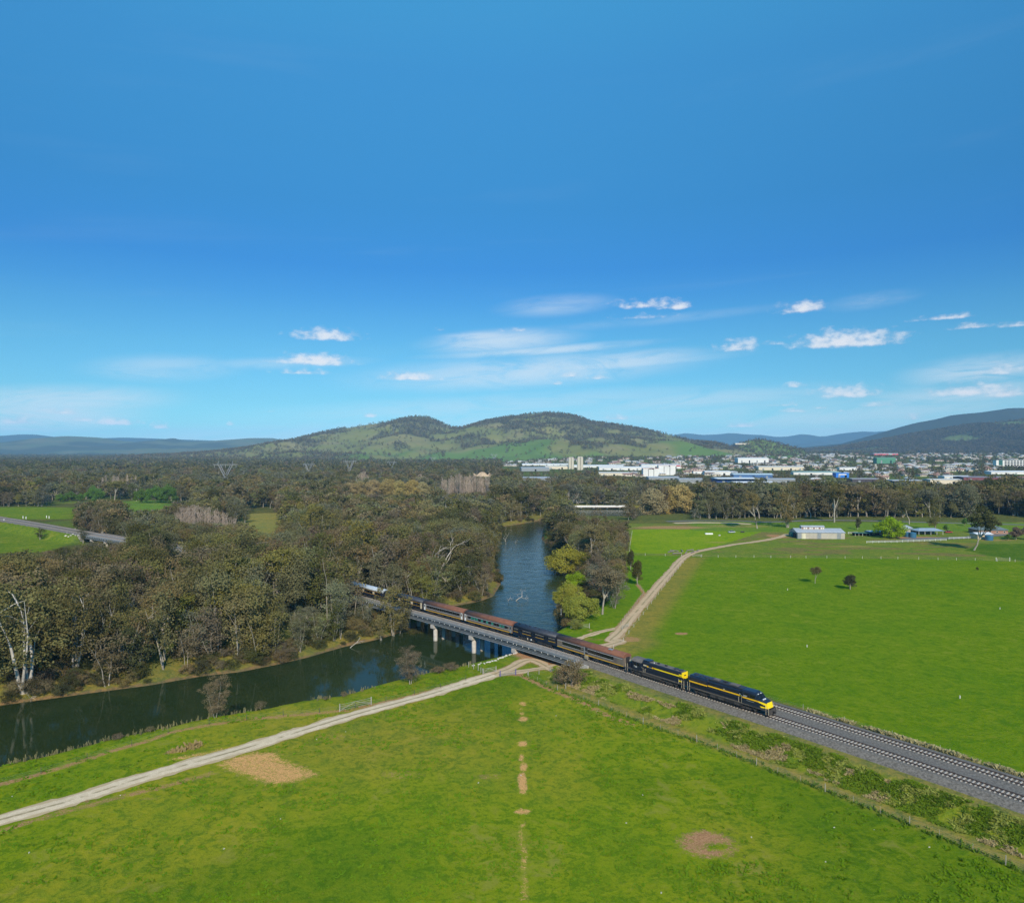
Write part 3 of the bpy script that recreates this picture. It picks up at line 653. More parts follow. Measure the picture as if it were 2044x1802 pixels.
# ------------------------------------------------------------------ train
M_BLACK = simple('bogie_black', (.022, .021, .022), .75, var=.35, scale=2)
M_UNDER = simple('grimy_steel', (.05, .045, .042), .8, var=.4, scale=2)
M_NAVY = simple('navy_paint', (.012, .018, .035), .28, var=.15, scale=.8)
M_NAVYR = simple('navy_roof', (.028, .032, .045), .55, var=.25, scale=.9)
M_YEL = simple('yellow_paint', (.84, .47, .012), .4, var=.05)
M_YELB = simple('bright_yellow_paint', (.88, .64, .01), .4, var=.05)
M_BROWNR = simple('rusty_brown_roof', (.165, .062, .034), .85, var=.22, scale=.7, col2=(.215, .09, .052))
M_BODYB = simple('brown_body', (.125, .105, .10), .5, var=.15, scale=.8)
M_BODYU = simple('upper_band', (.105, .085, .10), .5, var=.12, scale=.8)
M_FLUTE = simple('weathered_fluting', (.15, .125, .10), .6, var=.25, scale=2.4)
M_GLASS = simple('dark_glass', (.010, .012, .013), .08, var=.2)
M_GLASSG = simple('green_lit_glass', (.03, .20, .155), .25, var=.25, scale=.8)  # green light in the coach windows, put into the pane colour
M_SILV = simple('silver_roof', (.44, .50, .56), .45, .1, var=.12, scale=.6)
M_GREYR = simple('sooty_roof', (.13, .115, .105), .85, var=.3, scale=.9)
M_CREAM = simple('cream_rail', (.55, .48, .34), .6, var=.1)
M_RED = simple('red_paint', (.45, .04, .05), .5)
M_LAMP = simple('lamp_lens', (.75, .78, .8), .2, var=.03)

def wheel_mesh(r):
    mb = MB(); mb.tube([(0, -.8, 0), (0, -.68, 0)], [r, r], 14); mb.tube([(0, .68, 0), (0, .8, 0)], [r, r], 14); mb.tube([(0, -.68, 0), (0, .68, 0)], [.09, .09], 6)
    return mb.mesh('wheel', M_BLACK)
WH = {r: wheel_mesh(r) for r in (.46, .52)}
_bog = {}
def bogie(root, x, axles=2, r=.46):
    key = (axles, r)
    span = 1.25 if axles == 2 else 1.85
    if key not in _bog:
        mb = MB(); L = span * 2 + .7
        for sg in (-1, 1):
            y = sg * 1.05
            mb.box((0, y, .62), (L, .16, .24)); mb.box((0, y + sg * .04, .40), (L * .42, .2, .2))
            for a in ([-span, span] if axles == 2 else [-span, 0, span]):
                mb.box((a, y + sg * .08, .50), (.36, .26, .36)); mb.tube([(a - .38, y + sg * .1, .62), (a - .38, y + sg * .1, .95)], .1, 6); mb.tube([(a + .38, y + sg * .1, .62), (a + .38, y + sg * .1, .95)], .1, 6)
        mb.box((0, 0, .72), (.7, 2.1, .3)); mb.box((-L / 2, 0, .55), (.15, 2.1, .2)); mb.box((L / 2, 0, .55), (.15, 2.1, .2))
        _bog[key] = mb.mesh('bogie', M_UNDER)
    b = obj('bogie', _bog[key], root, (x, 0, 0))
    for a in ([-span, span] if axles == 2 else [-span, 0, span]): obj('wheel', WH[r], b, (a, 0, r))
def coupler(root, x, sg):
    mb = MB(); mb.box((x + sg * .35, 0, .85), (.7, .28, .3)); mb.box((x + sg * .62, 0, .85), (.3, .4, .4)); obj('coupler', mb.mesh('coupler', M_BLACK), root)
def bx(root, name, c, d, mat, rz=0, **k):
    return obj(name, MB().box(c, d, rz).mesh(name, mat), root, **k)

def coach(name, label, L, style):
    r = thing(name, label, {'van': 'van', }.get(style, 'railway coach'))
    navy = style in ('van', 'navy'); hl = L / 2
    wb = 1.46; bodym = M_NAVY if navy or style in ('silver', 'dark') else M_BODYB; roofm = {'van': M_NAVYR, 'navy': M_NAVYR, 'silver': M_SILV, 'dark': M_NAVYR}.get(style, M_BROWNR)
    mb = MB(); prof = [(-wb, 1.05), (-wb, 2.95), (-wb + .04, 3.12), (wb - .04, 3.12), (wb, 2.95), (wb, 1.05)]
    mb.xprism(prof, -hl, hl); obj('body', mb.mesh('body', bodym), r)
    rp = [(-wb + .02, 3.06)] + [(-math.cos(a) * (wb + .02) , 3.12 + math.sin(a) ** .8 * .92) for a in np.linspace(.12, math.pi - .12, 13)] + [(wb - .02, 3.06)]
    mb = MB(); mb.xprism(rp, -hl + .02, hl - .02); me = mb.mesh('roof', roofm); roof = obj('roof', me, r)
    for p_ in me.polygons: p_.use_smooth = len(p_.vertices) == 4
    mb = MB()
    if not navy and style not in ('silver', 'dark'):
        for sg in (-1, 1): bx(r, 'cantrail', (0, sg * (wb + .012), 2.99), (L - .1, .03, .34), M_BODYU)
    # underframe
    mb = MB(); mb.box((0, 0, .98), (L - .3, 2.5, .18)); mb.box((-1.6, -.9, .62), (3.0, .7, .5)); mb.box((2.2, -.9, .66), (1.8, .7, .42)); mb.box((-1.6, .9, .62), (3.0, .7, .5)); mb.box((4.4, -.8, .7), (1.0, .8, .36)); mb.box((-4.6, -.8, .7), (1.2, .7, .36))
    obj('underframe', mb.mesh('underframe', M_UNDER), r)
    for x in (-hl + 3.4, hl - 3.4): bogie(r, x)
    for sg in (-1, 1):
        coupler(r, sg * hl, sg); bx(r, 'gangway', (sg * (hl + .14), 0, 2.15), (.28, 1.1, 2.2), M_BLACK)
    def strip(z, h, mat, x0=-hl + .12, x1=hl - .12, name='stripe', off=.02):
        for sg in (-1, 1): bx(r, name, ((x0 + x1) / 2, sg * (wb + off), z), (x1 - x0, .03, h), mat)
    if style in ('baggage', 'green', 'dark_windows'):
        strip(1.17, .13, M_YEL)
        for sg in (-1, 1):
            for (a, b) in ((-hl + .15, -hl + 2.0), (hl - 2.2, hl - .15)): bx(r, 'fluted_panel', ((a + b) / 2, sg * (wb + .008), 2.0), (b - a, .02, 1.5), M_FLUTE)
    if style == 'baggage':
        a, b = -hl + L * .087, -hl + L * .862; d = -hl + L * .465
        for (u, v) in ((a, d - 1.0), (d + .55, b)):
            for sg in (-1, 1): bx(r, 'dark_panel', ((u + v) / 2, sg * (wb + .015), 2.33), (v - u, .03, .92), M_GLASS)
        strip(2.84, .055, M_WHITE, -hl + .1, d - .9); strip(2.84, .055, M_WHITE, d + .5, hl - .3); strip(1.84, .055, M_WHITE, a, d - .9); strip(1.84, .055, M_WHITE, d + .5, b)
        for sg in (-1, 1):
            dr = bx(r, 'doorway', (d, sg * (wb + .01), 2.12), (.85, .04, 1.95), M_BLACK); bx(dr, 'door_edge', (d - .66, sg * (wb + .05), 2.1), (.32, .06, 2.0), M_FLANGE); bx(dr, 'guard_rail', (d, sg * (wb + .06), 2.0), (.9, .03, .06), M_WHITE)
            bx(r, 'number_plate', (d - 1.5, sg * (wb + .04), 2.4), (.85, .02, .34), M_FLUTE)
            st = MB()
            for k in range(4): st.box((d + .2, sg * (wb + .2 + .0 * k), .30 + k * .22), (1.2, .3, .05))
            obj('steps', st.mesh('steps', M_CREAM), r)
        bx(r, 'roof_hatch', (hl - 5.1, -.35, 4.04), (1.3, .8, .12), M_FLANGE); bx(r, 'roof_hatch', (-hl + 5.2, -.2, 4.04), (1.6, .8, .05), M_BROWNR)
        mb = MB(); mb.box((hl - .03, 0, 2.1), (.08, 2.9, 2.1)); obj('end_wall', mb.mesh('end_wall', M_FLUTE), r)
    if style in ('green', 'dark_windows'):
        a, b = -hl + 1.7, hl - 1.7
        for sg in (-1, 1):
            bx(r, 'window_band', ((a + b) / 2, sg * (wb + .012), 2.33), (b - a, .03, .92), M_BLACK)
            n = 15; w_ = (b - a - .5) / n
            for k in range(n):
                g = style == 'green' and (k in (1, 2, 3, 5, 7, 9, 12, 13)); bx(r, 'window', (a + .25 + w_ * (k + .5), sg * (wb + .035), 2.33), (w_ - .32, .03, .66), M_GLASSG if g else M_GLASS)
            for x, mt in ((-hl + .62, M_WHITE), (hl - .62, M_WHITE if style == 'dark_windows' else M_FLANGE)):
                dr = bx(r, 'door', (x, sg * (wb + .03), 2.08), (.72, .05, 1.95), mt); bx(dr, 'door_window', (x, sg * (wb + .06), 2.45), (.38, .03, .75), M_GLASS)
        strip(2.84, .055, M_WHITE, a - .5, b + .5); strip(1.84, .055, M_WHITE, a - .4, b + .4)
    if style == 'van':
        strip(1.88, .07, M_YEL); 
        for (u, v) in ((-hl + .3, -hl + 2.1), (-hl + 3.6, -hl + 7.6), (-hl + 8.8, -hl + 12.6), (-hl + 14.0, hl - .4)): strip(2.68, .05, M_CREAM, u, v)
        for sg in (-1, 1):
            for x in (-hl + 2.9, -hl + 8.2, -hl + 13.3):
                dr = bx(r, 'door', (x, sg * (wb + .02), 2.05), (1.7, .04, 1.85), M_NAVY)
                for q in (-.42, .42): bx(dr, 'door_window', (x + q, sg * (wb + .05), 2.5), (.5, .03, .6), M_GLASS)
            bx(r, 'sign_plate', (-hl + 6.0, sg * (wb + .03), .78), (.35, .03, .55), M_CREAM); mb = MB(); mb.tube([(-hl + 7.4, sg * 1.35, .78), (-hl + 7.4, sg * 1.5, .78)], .2, 10); obj('round_lamp', mb.mesh('round_lamp', M_WHITE), r)
        for k in range(8): bx(r, 'roof_vent', (-hl + 1.6 + k * (L - 3) / 7, .1 if k % 2 else -.3, 4.08), (.5, .35, .14), M_NAVYR)
    if style in ('navy', 'silver', 'dark'):
        strip(1.75, .06, M_YEL); strip(2.84, .05, M_YEL)
        for sg in (-1, 1):
            for k in range(11):
                x = -hl + 2.4 + k * (L - 4.8) / 10
                bx(r, 'window', (x, sg * (wb + .035), 2.3), (1.1, .03, .8), M_GLASS if k % 4 else M_CREAM)
            for x in (-hl + .75, hl - .75): bx(r, 'door', (x, sg * (wb + .03), 2.08), (.8, .05, 1.95), M_CREAM if style == 'navy' and x > 0 else M_NAVY)
        for k in range(9): bx(r, 'roof_vent', (-hl + 1.8 + k * (L - 3.6) / 8, 0, 4.07), (.5, .4, .16), M_NAVYR if style != 'silver' else M_SILV)
    return r

def handrails(root, pts_list, mat=None, rr=.035):
    for pts in pts_list:
        mb = MB(); mb.tube(pts, rr, 5); obj('handrail', mb.mesh('handrail', mat or M_CREAM), root)

def text_obj(txt, size, parent, loc, rot, mat):
    cu = bpy.data.curves.new('lettering', 'FONT'); cu.body = txt; cu.size = size; cu.extrude = .006; cu.materials.append(mat)
    tmp = bpy.data.objects.new('tmp', cu); dg = bpy.context.evaluated_depsgraph_get()
    COL.objects.link(tmp); dg.update(); me = bpy.data.meshes.new_from_object(tmp.evaluated_get(dg)); COL.objects.unlink(tmp); bpy.data.objects.remove(tmp)
    o = obj('lettering', me, parent, loc); o.rotation_euler = rot
    return o

def loco_front(L=21.6):
    r = thing('diesel_locomotive', 'leading navy locomotive with a yellow stripe and bright yellow nose', 'locomotive'); hl = L / 2
    # frame and walkway
    mb = MB(); mb.box((0, 0, 1.22), (L - .5, 2.95, .24)); mb.box((0, 0, .98), (L - 1, 1.4, .3)); obj('frame', mb.mesh('frame', M_UNDER), r)
    hx0, hx1 = -hl + .75, hl - 6.3
    mb = MB(); w1 = 1.05
    mb.xprism([(-w1, 1.34), (-w1, 3.45), (-w1 + .35, 3.85), (w1 - .35, 3.85), (w1, 3.45), (w1, 1.34)], hx0, hx1); hood = obj('long_hood', mb.mesh('long_hood', M_NAVY), r)
    mb = MB(); mb.xprism([(-1.42, 2.44), (-1.42, 3.5), (-1.05, 3.92), (1.05, 3.92), (1.42, 3.5), (1.42, 2.44)], hx0 - .02, hx0 + 4.6); obj('radiator_housing', mb.mesh('radiator_housing', M_NAVY), r)
    mb = MB(); mb.xprism([(-.9, 3.84), (-.9, 4.08), (.9, 4.08), (.9, 3.84)], hx0 + 4.6, hx1 - .1); obj('roof_deck', mb.mesh('roof_deck', M_NAVYR), r)
    for k in range(3):
        mb = MB(); x = hx0 + .95 + k * 1.35; mb.tube([(x, 0, 3.9), (x, 0, 4.04)], [.56, .56], 14); mb.tube([(x, 0, 4.04), (x, 0, 4.06)], [.42, .42], 10); obj('radiator_fan', mb.mesh('radiator_fan', M_NAVYR), r)
    bx(r, 'exhaust', (hx0 + 8.3, 0, 4.16), (1.0, .5, .2), M_BLACK); bx(r, 'roof_equipment', (hx0 + 10.6, 0, 4.15), (1.9, 1.2, .2), M_GREYR); bx(r, 'roof_equipment', (hx0 + 6.2, 0, 4.13), (1.4, 1.1, .16), M_GREYR)
    for sg in (-1, 1):
        for k in range(13): bx(hood, 'hood_door', (hx0 + .6 + k * 1.05, sg * (w1 + .015), 2.02), (.98, .04, 1.22), M_NAVY)
        for k in range(3): bx(hood, 'grille', (hx0 + 1.0 + k * 1.4, sg * (1.43), 3.15), (1.2, .04, .5), M_BLACK)
        bx(r, 'stripe', ((hx0 + hx1) / 2, sg * (w1 + .05), 2.60), (hx1 - hx0, .05, .26), M_YEL)
        bx(r, 'stripe', (hx0 + 2.3, sg * 1.45, 2.60), (4.62, .05, .26), M_YEL)
        bx(r, 'walkway_edge', (-1, sg * 1.47, 1.30), (L - 7, .04, .1), M_FLUTE)
        for x in (hx0 + 4.4, hx0 + 8.6, hx1 - .5): bx(r, 'reflector', (x, sg * (w1 + .06), 2.92), (.28, .03, .12), M_WHITE)
    # cab
    cx0, cx1 = hx1, hl - 3.0
    mb = MB(); W2 = 1.47
    sec = lambda x, zt, wt: [(x, -W2, 1.2), (x, -W2, 2.85), (x, -wt, zt - .22), (x, -wt + .45, zt), (x, wt - .45, zt), (x, wt, zt - .22), (x, W2, 2.85), (x, W2, 1.2)]
    vs = sec(cx0 + .02, 4.05, 1.36) + sec(cx1 - .55, 4.05, 1.36) + [(cx1 + .55, -W2, 1.2), (cx1 + .55, -W2, 2.85), (cx1 + .05, -1.3, 3.6), (cx1 - .2, -.85, 3.86), (cx1 - .2, .85, 3.86), (cx1 + .05, 1.3, 3.6), (cx1 + .55, W2, 2.85), (cx1 + .55, W2, 1.2)]
    mb.add(vs, [(i, (i + 1) % 8, (i + 1) % 8 + 8, i + 8) for i in range(8)] + [(i + 8, (i + 1) % 8 + 8, (i + 1) % 8 + 16, i + 16) for i in range(8)] + [tuple(range(7, -1, -1)), tuple(range(16, 24))])
    cab = obj('cab', mb.mesh('cab', M_NAVY), r)
    # windscreen panes lean back with the cab front
    for sg in (-1, 1):
        mb = MB(); y0, y1 = (.06, 1.2) if sg > 0 else (-1.2, -.06)
        mb.add([(cx1 + .56, y0, 2.95), (cx1 + .56, y1, 2.95), (cx1 + .12, y1 * .98, 3.55), (cx1 + .12, y0, 3.55), (cx1 + .50, y0, 2.93), (cx1 + .50, y1, 2.93), (cx1 + .06, y1 * .98, 3.53), (cx1 + .06, y0, 3.53)],
               [(0, 1, 2, 3), (4, 7, 6, 5), (0, 4, 5, 1), (1, 5, 6, 2), (2, 6, 7, 3), (3, 7, 4, 0)])
        obj('windscreen', mb.mesh('windscreen', M_GLASS), cab)
        bx(cab, 'side_window', ((cx0 + cx1) / 2 + .9, sg * 1.44, 3.18), (1.1, .1, .55), M_GLASS); bx(cab, 'side_window', ((cx0 + cx1) / 2 - .5, sg * 1.44, 3.18), (1.1, .1, .55), M_GLASS)
        bx(r, 'stripe', ((cx0 + cx1) / 2 + .5, sg * (W2 + .02), 2.60), (cx1 - cx0 + .4, .05, .26), M_YEL)
    # low nose
    nx0, nx1 = cx1 + .5, hl - .55
    mb = MB(); mb.add([(nx0, -W2, 1.2), (nx0, W2, 1.2), (nx0, W2, 2.86), (nx0, -W2, 2.86), (nx1, -1.0, 1.2), (nx1, 1.0, 1.2), (nx1 - .25, .95, 2.52), (nx1 - .25, -.95, 2.52)],
                      [(0, 1, 2, 3), (4, 7, 6, 5), (0, 4, 5, 1), (3, 2, 6, 7), (0, 3, 7, 4), (1, 5, 6, 2)]); nose = obj('nose', mb.mesh('nose', M_NAVY), r)
    for sg in (-1, 1):
        mb = MB(); e = .03 * sg
        def P_(k, z): # along the nose side, k 0 cab .. 1 front
            return (nx0 + (nx1 - .0 - nx0) * k - (.25 * (z - 1.2) / 1.32) * k, sg * (W2 + (1.0 - W2) * k) + e * 1.0, z)
        def quad_(a, b, c, d): 
            q = [P_(*a), P_(*b), P_(*c), P_(*d)]; o_ = [(x - .0, y - e * .8, z) for x, y, z in q]; mb.add(q + o_, [(0, 1, 2, 3), (7, 6, 5, 4), (0, 4, 5, 1), (1, 5, 6, 2), (2, 6, 7, 3), (3, 7, 4, 0)])
        quad_((0, 2.47), (.62, 2.14), (1.0, 2.44), (0, 2.73)); quad_((.55, 2.14), (1, 2.0), (1, 2.44), (.6, 2.44)); quad_((.80, 1.72), (1, 1.72), (1, 2.1), (.80, 2.1)); quad_((.35, 1.48), (1, 1.48), (1, 1.74), (.22, 1.74))
        obj('yellow_flash', mb.mesh('yellow_flash', M_YELB), nose)
    mb = MB(); mb.add([(nx1 + .02, -1.02, 1.45), (nx1 + .02, 1.02, 1.45), (nx1 - .20, .97, 2.52), (nx1 - .20, -.97, 2.52), (nx1 - .06, -1.02, 1.45), (nx1 - .06, 1.02, 1.45), (nx1 - .28, .97, 2.55), (nx1 - .28, -.97, 2.55)],
                      [(0, 1, 2, 3), (7, 6, 5, 4), (0, 4, 5, 1), (1, 5, 6, 2), (2, 6, 7, 3), (3, 7, 4, 0)]); obj('nose_front', mb.mesh('nose_front', M_YELB), nose)
    for (y, z) in ((-.5, 3.76), (.5, 3.76)): bx(cab, 'headlight', (cx1 + .02, y, z), (.14, .3, .14), M_LAMP)
    bx(nose, 'headlight', (nx0 + .6, -.3, 2.9), (.2, .34, .2), M_LAMP); bx(nose, 'headlight', (nx0 + .6, .3, 2.9), (.2, .34, .2), M_LAMP)
    text_obj('C501', .42, r, (cx0 + .45, -1.51, 2.83), (math.radians(90), 0, 0), M_WHITE); text_obj('C501', .42, r, (cx0 + 1.9, 1.51, 2.83), (math.radians(90), 0, math.pi), M_WHITE)
    bx(r, 'name_plate', (cx0 + 2.1, -1.5, 2.15), (1.7, .03, .1), M_FLANGE)
    # pilot, steps, rails
    mb = MB(); mb.box((hl - .32, 0, 1.28), (.5, 2.9, .12)); mb.box((hl - .1, 0, .78), (.12, 2.8, .9)); mb.box((hl - .35, 0, .45), (.5, 2.3, .3)); obj('pilot', mb.mesh('pilot', M_UNDER), r)
    for k in range(5): mb = MB(); mb.tube([(hl - .02, -.8 + k * .4, 1.05), (hl + .10, -.8 + k * .4, .8), (hl + .02, -.8 + k * .4, .55)], .035, 5); obj('brake_hose', mb.mesh('brake_hose', M_GREYR), r)
    for x in (hl - .45, -hl + .5, cx0 + .1):
        for sg in (-1, 1):
            mb = MB()
            for k in range(4): mb.box((x, sg * 1.32, .34 + k * .27), (.55, .3, .05))
            obj('steps', mb.mesh('steps', M_UNDER), r)
    for sg in (-1, 1):
        y = sg * 1.45
        handrails(r, [[(hl - .72, y, .4), (hl - .72, y, 2.1), (hl - .95, y * .9, 2.1)], [(hl - .15, y, .4), (hl - .15, y, 2.0)], [(cx0 + .05, y, 1.3), (cx0 + .05, y, 2.9)], [(cx0 - .6, y, 1.3), (cx0 - .6, y, 2.45)], [(-hl + .3, y, .5), (-hl + .3, y, 2.3)], [(-hl + .85, y, .5), (-hl + .85, y, 2.3)]])
        handrails(r, [[(-hl + 1.2, y, 2.25), (hx1 - .8, y, 2.25)]], M_UNDER, .02)
    mb = MB(); mb.xprism([(-1.3, .35), (-1.4, .6), (-1.4, 1.05), (1.4, 1.05), (1.4, .6), (1.3, .35)], -3.6, 3.6); obj('fuel_tank', mb.mesh('fuel_tank', M_BLACK), r)
    for sg in (-1, 1):
        for x in (-3.2, -1.2, 2.6): bx(r, 'air_tank', (x, sg * 1.44, .78), (1.2, .12, .45), M_UNDER)
    bogie(r, -hl + 4.2, 3, .52); bogie(r, hl - 5.2, 3, .52); coupler(r, -hl + .2, -1); coupler(r, hl - .2, 1)
    return r

def loco_second(L=19.4):
    r = thing('diesel_locomotive', 'second locomotive, black and yellow, its cab towards the brown coach', 'locomotive'); hl = L / 2
    mb = MB(); mb.box((0, 0, 1.22), (L - .5, 2.9, .22)); mb.box((0, 0, .98), (L - 1, 1.4, .3)); obj('frame', mb.mesh('frame', M_UNDER), r)
    cx0, cx1 = -hl + 2.35, -hl + 4.9; hx0, hx1 = cx1, hl - .95; w1 = 1.0
    mb = MB(); mb.xprism([(-w1, 1.34), (-w1, 3.5), (-w1 + .25, 3.72), (w1 - .25, 3.72), (w1, 3.5), (w1, 1.34)], hx0, hx1 - .1); hood = obj('long_hood', mb.mesh('long_hood', M_NAVY), r)
    bx(r, 'hood_roof', ((hx0 + hx1) / 2, 0, 3.76), (hx1 - hx0 - .5, 1.6, .06), M_GREYR)
    mb = MB(); mb.box((hx1 - .05, 0, 2.94), (.14, 2.06, 1.52)); obj('yellow_end', mb.mesh('yellow_end', M_YELB), r)
    mb = MB(); mb.box((hx1 - .05, 0, 1.75), (.14, 2.06, .42)); obj('yellow_end', mb.mesh('yellow_end', M_YELB), r); bx(r, 'number_box', (hx1 + .04, 0, 3.0), (.06, .7, .2), M_BLACK)
    for sg in (-1, 1):
        bx(r, 'stripe', ((hx0 + hx1) / 2 + 1.8, sg * (w1 + .03), 2.78), (hx1 - hx0 - 3.6, .05, .26), M_YELB)
        bx(r, 'yellow_corner', (hx1 - .45, sg * (w1 + .03), 2.95), (.85, .05, .55), M_YELB); bx(r, 'yellow_corner', (hx1 - .5, sg * (w1 + .03), 1.72), (.9, .05, .3), M_YELB)
        bx(r, 'stripe', (hx0 + .95, sg * (w1 + .03), 2.86), (.95, .05, .3), M_CREAM)
        for x, w_ in ((hx0 + 1.75, .4), (hx0 + 3.25, .4), (hx0 + 3.85, .3)): bx(r, 'stripe', (x, sg * (w1 + .03), 2.78), (w_, .05, .3), M_YEL)
        bx(r, 'stripe', (hx0 + 2.5, sg * (w1 + .03), 2.68), (1.1, .05, .05), M_CREAM)
        for k in range(13): bx(hood, 'hood_door', (hx0 + .7 + k * .98, sg * (w1 + .015), 2.02), (.9, .04, 1.22), M_NAVY)
        for k in range(3): bx(hood, 'grille', (hx1 - 1.0 - k * 1.15, sg * (w1 + .02), 3.25), (1.0, .04, .36), M_BLACK)
        bx(r, 'walkway_edge', (1, sg * 1.45, 1.33), (L - 7, .04, .12), M_FLUTE)
    for k in range(2):
        mb = MB(); x = hx1 - 1.0 - k * 1.4; mb.tube([(x, 0, 3.76), (x, 0, 3.95)], [.6, .6], 16); mb.tube([(x, 0, 3.95), (x, 0, 3.97)], [.46, .46], 12); obj('radiator_fan', mb.mesh('radiator_fan', M_NAVYR), r)
    for x in (hx0 + 4.2, hx0 + 6.4): bx(r, 'exhaust', (x, 0, 3.92), (.5, .4, .28), M_BLACK)
    bx(r, 'roof_beacon', (hx0 + 3.3, -.5, 3.9), (.16, .16, .2), M_WHITE); bx(r, 'roof_equipment', (hx0 + 1.2, 0, 3.9), (1.7, 1.7, .3), M_NAVY)
    mb = MB(); mb.xprism([(-1.45, 1.3), (-1.45, 3.3), (1.45, 3.3), (1.45, 1.3)], cx0, cx1); cab = obj('cab', mb.mesh('cab', M_NAVY), r)
    mb = MB(); mb.xprism([(-1.52, 3.28), (-.8, 3.92), (.8, 3.92), (1.52, 3.28)], cx0 - .35, cx1 + .12); obj('cab_roof', mb.mesh('cab_roof', M_GREYR), cab)
    for sg in (-1, 1):
        for q in (.7, 1.75): bx(cab, 'side_window', (cx0 + q, sg * 1.46, 2.78), (.75, .04, .6), M_GLASS)
    bx(cab, 'front_window', (cx0 - .01, -.75, 2.8), (.05, .8, .55), M_GLASS); bx(cab, 'front_window', (cx0 - .01, .75, 2.8), (.05, .8, .55), M_GLASS)
    text_obj('T386', .5, r, (cx0 + .45, -1.49, 1.95), (math.radians(90), 0, 0), M_WHITE)
    mb = MB(); mb.xprism([(-.95, 1.3), (-.95, 2.5), (-.6, 2.75), (.6, 2.75), (.95, 2.5), (.95, 1.3)], -hl + .8, cx0); nose = obj('short_hood', mb.mesh('short_hood', M_NAVY), r); bx(nose, 'yellow_end', (-hl + .76, 0, 2.3), (.1, 1.7, .5), M_YEL); bx(nose, 'lamp', (-hl + 1.1, -.5, 2.85), (.6, .5, .3), M_CREAM)
    for x in (hl - .45, -hl + .45, cx1 + .3):
        for sg in (-1, 1):
            mb = MB()
            for k in range(4): mb.box((x, sg * 1.3, .34 + k * .27), (.5, .3, .05))
            obj('steps', mb.mesh('steps', M_UNDER), r)
    for sg in (-1, 1):
        y = sg * 1.42
        handrails(r, [[(hl - .8, y, .5), (hl - .8, y, 2.3)], [(hl - .18, y, .5), (hl - .18, y, 2.2)], [(hl - 1.6, y, 1.3), (hl - 1.6, y, 2.3)], [(-hl + .8, y, .5), (-hl + .8, y, 2.3)], [(-hl + .2, y, .5), (-hl + .2, y, 2.2)], [(cx1 + .15, y, 2.3), (cx1 + .7, y, 2.3), (cx1 + .8, y, 1.3)], [(cx1 + 1.3, y, 1.3), (cx1 + 1.3, y, 2.2), (cx1 + 1.6, y, 2.2)]])
    mb = MB(); mb.xprism([(-1.3, .35), (-1.42, .6), (-1.42, 1.0), (1.42, 1.0), (1.42, .6), (1.3, .35)], -3.4, 2.0); obj('fuel_tank', mb.mesh('fuel_tank', M_UNDER), r)
    bogie(r, -hl + 3.9, 3, .52); bogie(r, hl - 4.4, 3, .52); coupler(r, -hl + .2, -1); coupler(r, hl - .2, 1)
    return r

def place_on_track(o, s_mid, half):
    a, _, _ = trk(s_mid - half); b, _, _ = trk(s_mid + half); c = (a + b) / 2
    o.location = (c[0], c[1], 0); o.rotation_euler = (0, 0, math.atan2(b[1] - a[1], b[0] - a[0]))
s_front = s_at(1546)
ends = [s_front]
def nxt(px): return s_at(px)
joins = [s_at(v) for v in (1377, 1254, 1118, 1031, 931.5, 851)]
print('vehicle lengths', [round(a - b, 1) for a, b in zip([s_front] + joins, joins)])
specs = []
b0 = [s_front] + joins
place_on_track(loco_front(b0[0] - b0[1] - .5), (b0[0] + b0[1]) / 2, 6)
place_on_track(loco_second(b0[1] - b0[2] - .5), (b0[1] + b0[2]) / 2, 6)
cs = [('passenger_coach', 'brown coach with an open side door and steps, next to the locomotives', 'baggage'), ('luggage_van', 'navy van with thin yellow lines between two brown coaches', 'van'),
      ('passenger_coach', 'brown coach with green-lit windows', 'green'), ('passenger_coach', 'brown coach with white doors at both ends and dark windows', 'dark_windows')]
for k, (nm, lab, st) in enumerate(cs):
    a, b = b0[k + 2], b0[k + 3]; place_on_track(coach(nm, lab, a - b - .55, st), (a + b) / 2, (a - b) * .35)
s = b0[-1]
for nm, lab, st, L in (('passenger_coach', 'navy coach with yellow lines, half hidden by the gum at the bridge end', 'navy', 23.0), ('passenger_coach', 'coach with a pale silver roof showing between the trees', 'silver', 22.6),
                       ('passenger_coach', 'dark roofed coach at the tail of the train, mostly behind trees', 'dark', 22.6)):
    place_on_track(coach(nm, lab, L - .55, st), s - L / 2, L * .35); s -= L
S_TAIL = s
# ------------------------------------------------------------------ trees
def leaf_mat(name, c1, c2, sat=1.0, transl=.22):
    m = bpy.data.materials.new(name); m.use_nodes = True; t = NT(m.node_tree); t.n.clear()
    v = t.attr('tone'); rnd = t.new('ShaderNodeObjectInfo').outputs['Random']
    c = t.mix(v, c1, c2)
    k = t.math('MULTIPLY_ADD', rnd, .42, .80)
    c = t.mix(1.0, c, t.new('ShaderNodeCombineColor', {0: k, 1: t.math('MULTIPLY', k, t.math('MULTIPLY_ADD', t.math('FRACT', t.math('MULTIPLY', rnd, 7.3)), .16, .92)), 2: t.math('MULTIPLY_ADD', t.math('FRACT', t.math('MULTIPLY', rnd, 3.7)), .5, .72)}).outputs[0], 'MULTIPLY')
    d = t.new('ShaderNodeBsdfDiffuse', {0: c, 1: .5}); tr = t.new('ShaderNodeBsdfTranslucent', {0: c})
    sh = t.new('ShaderNodeMixShader', {0: transl, 1: d.outputs[0], 2: tr.outputs[0]})
    t.new('ShaderNodeOutputMaterial', {0: sh.outputs[0]})
    return m
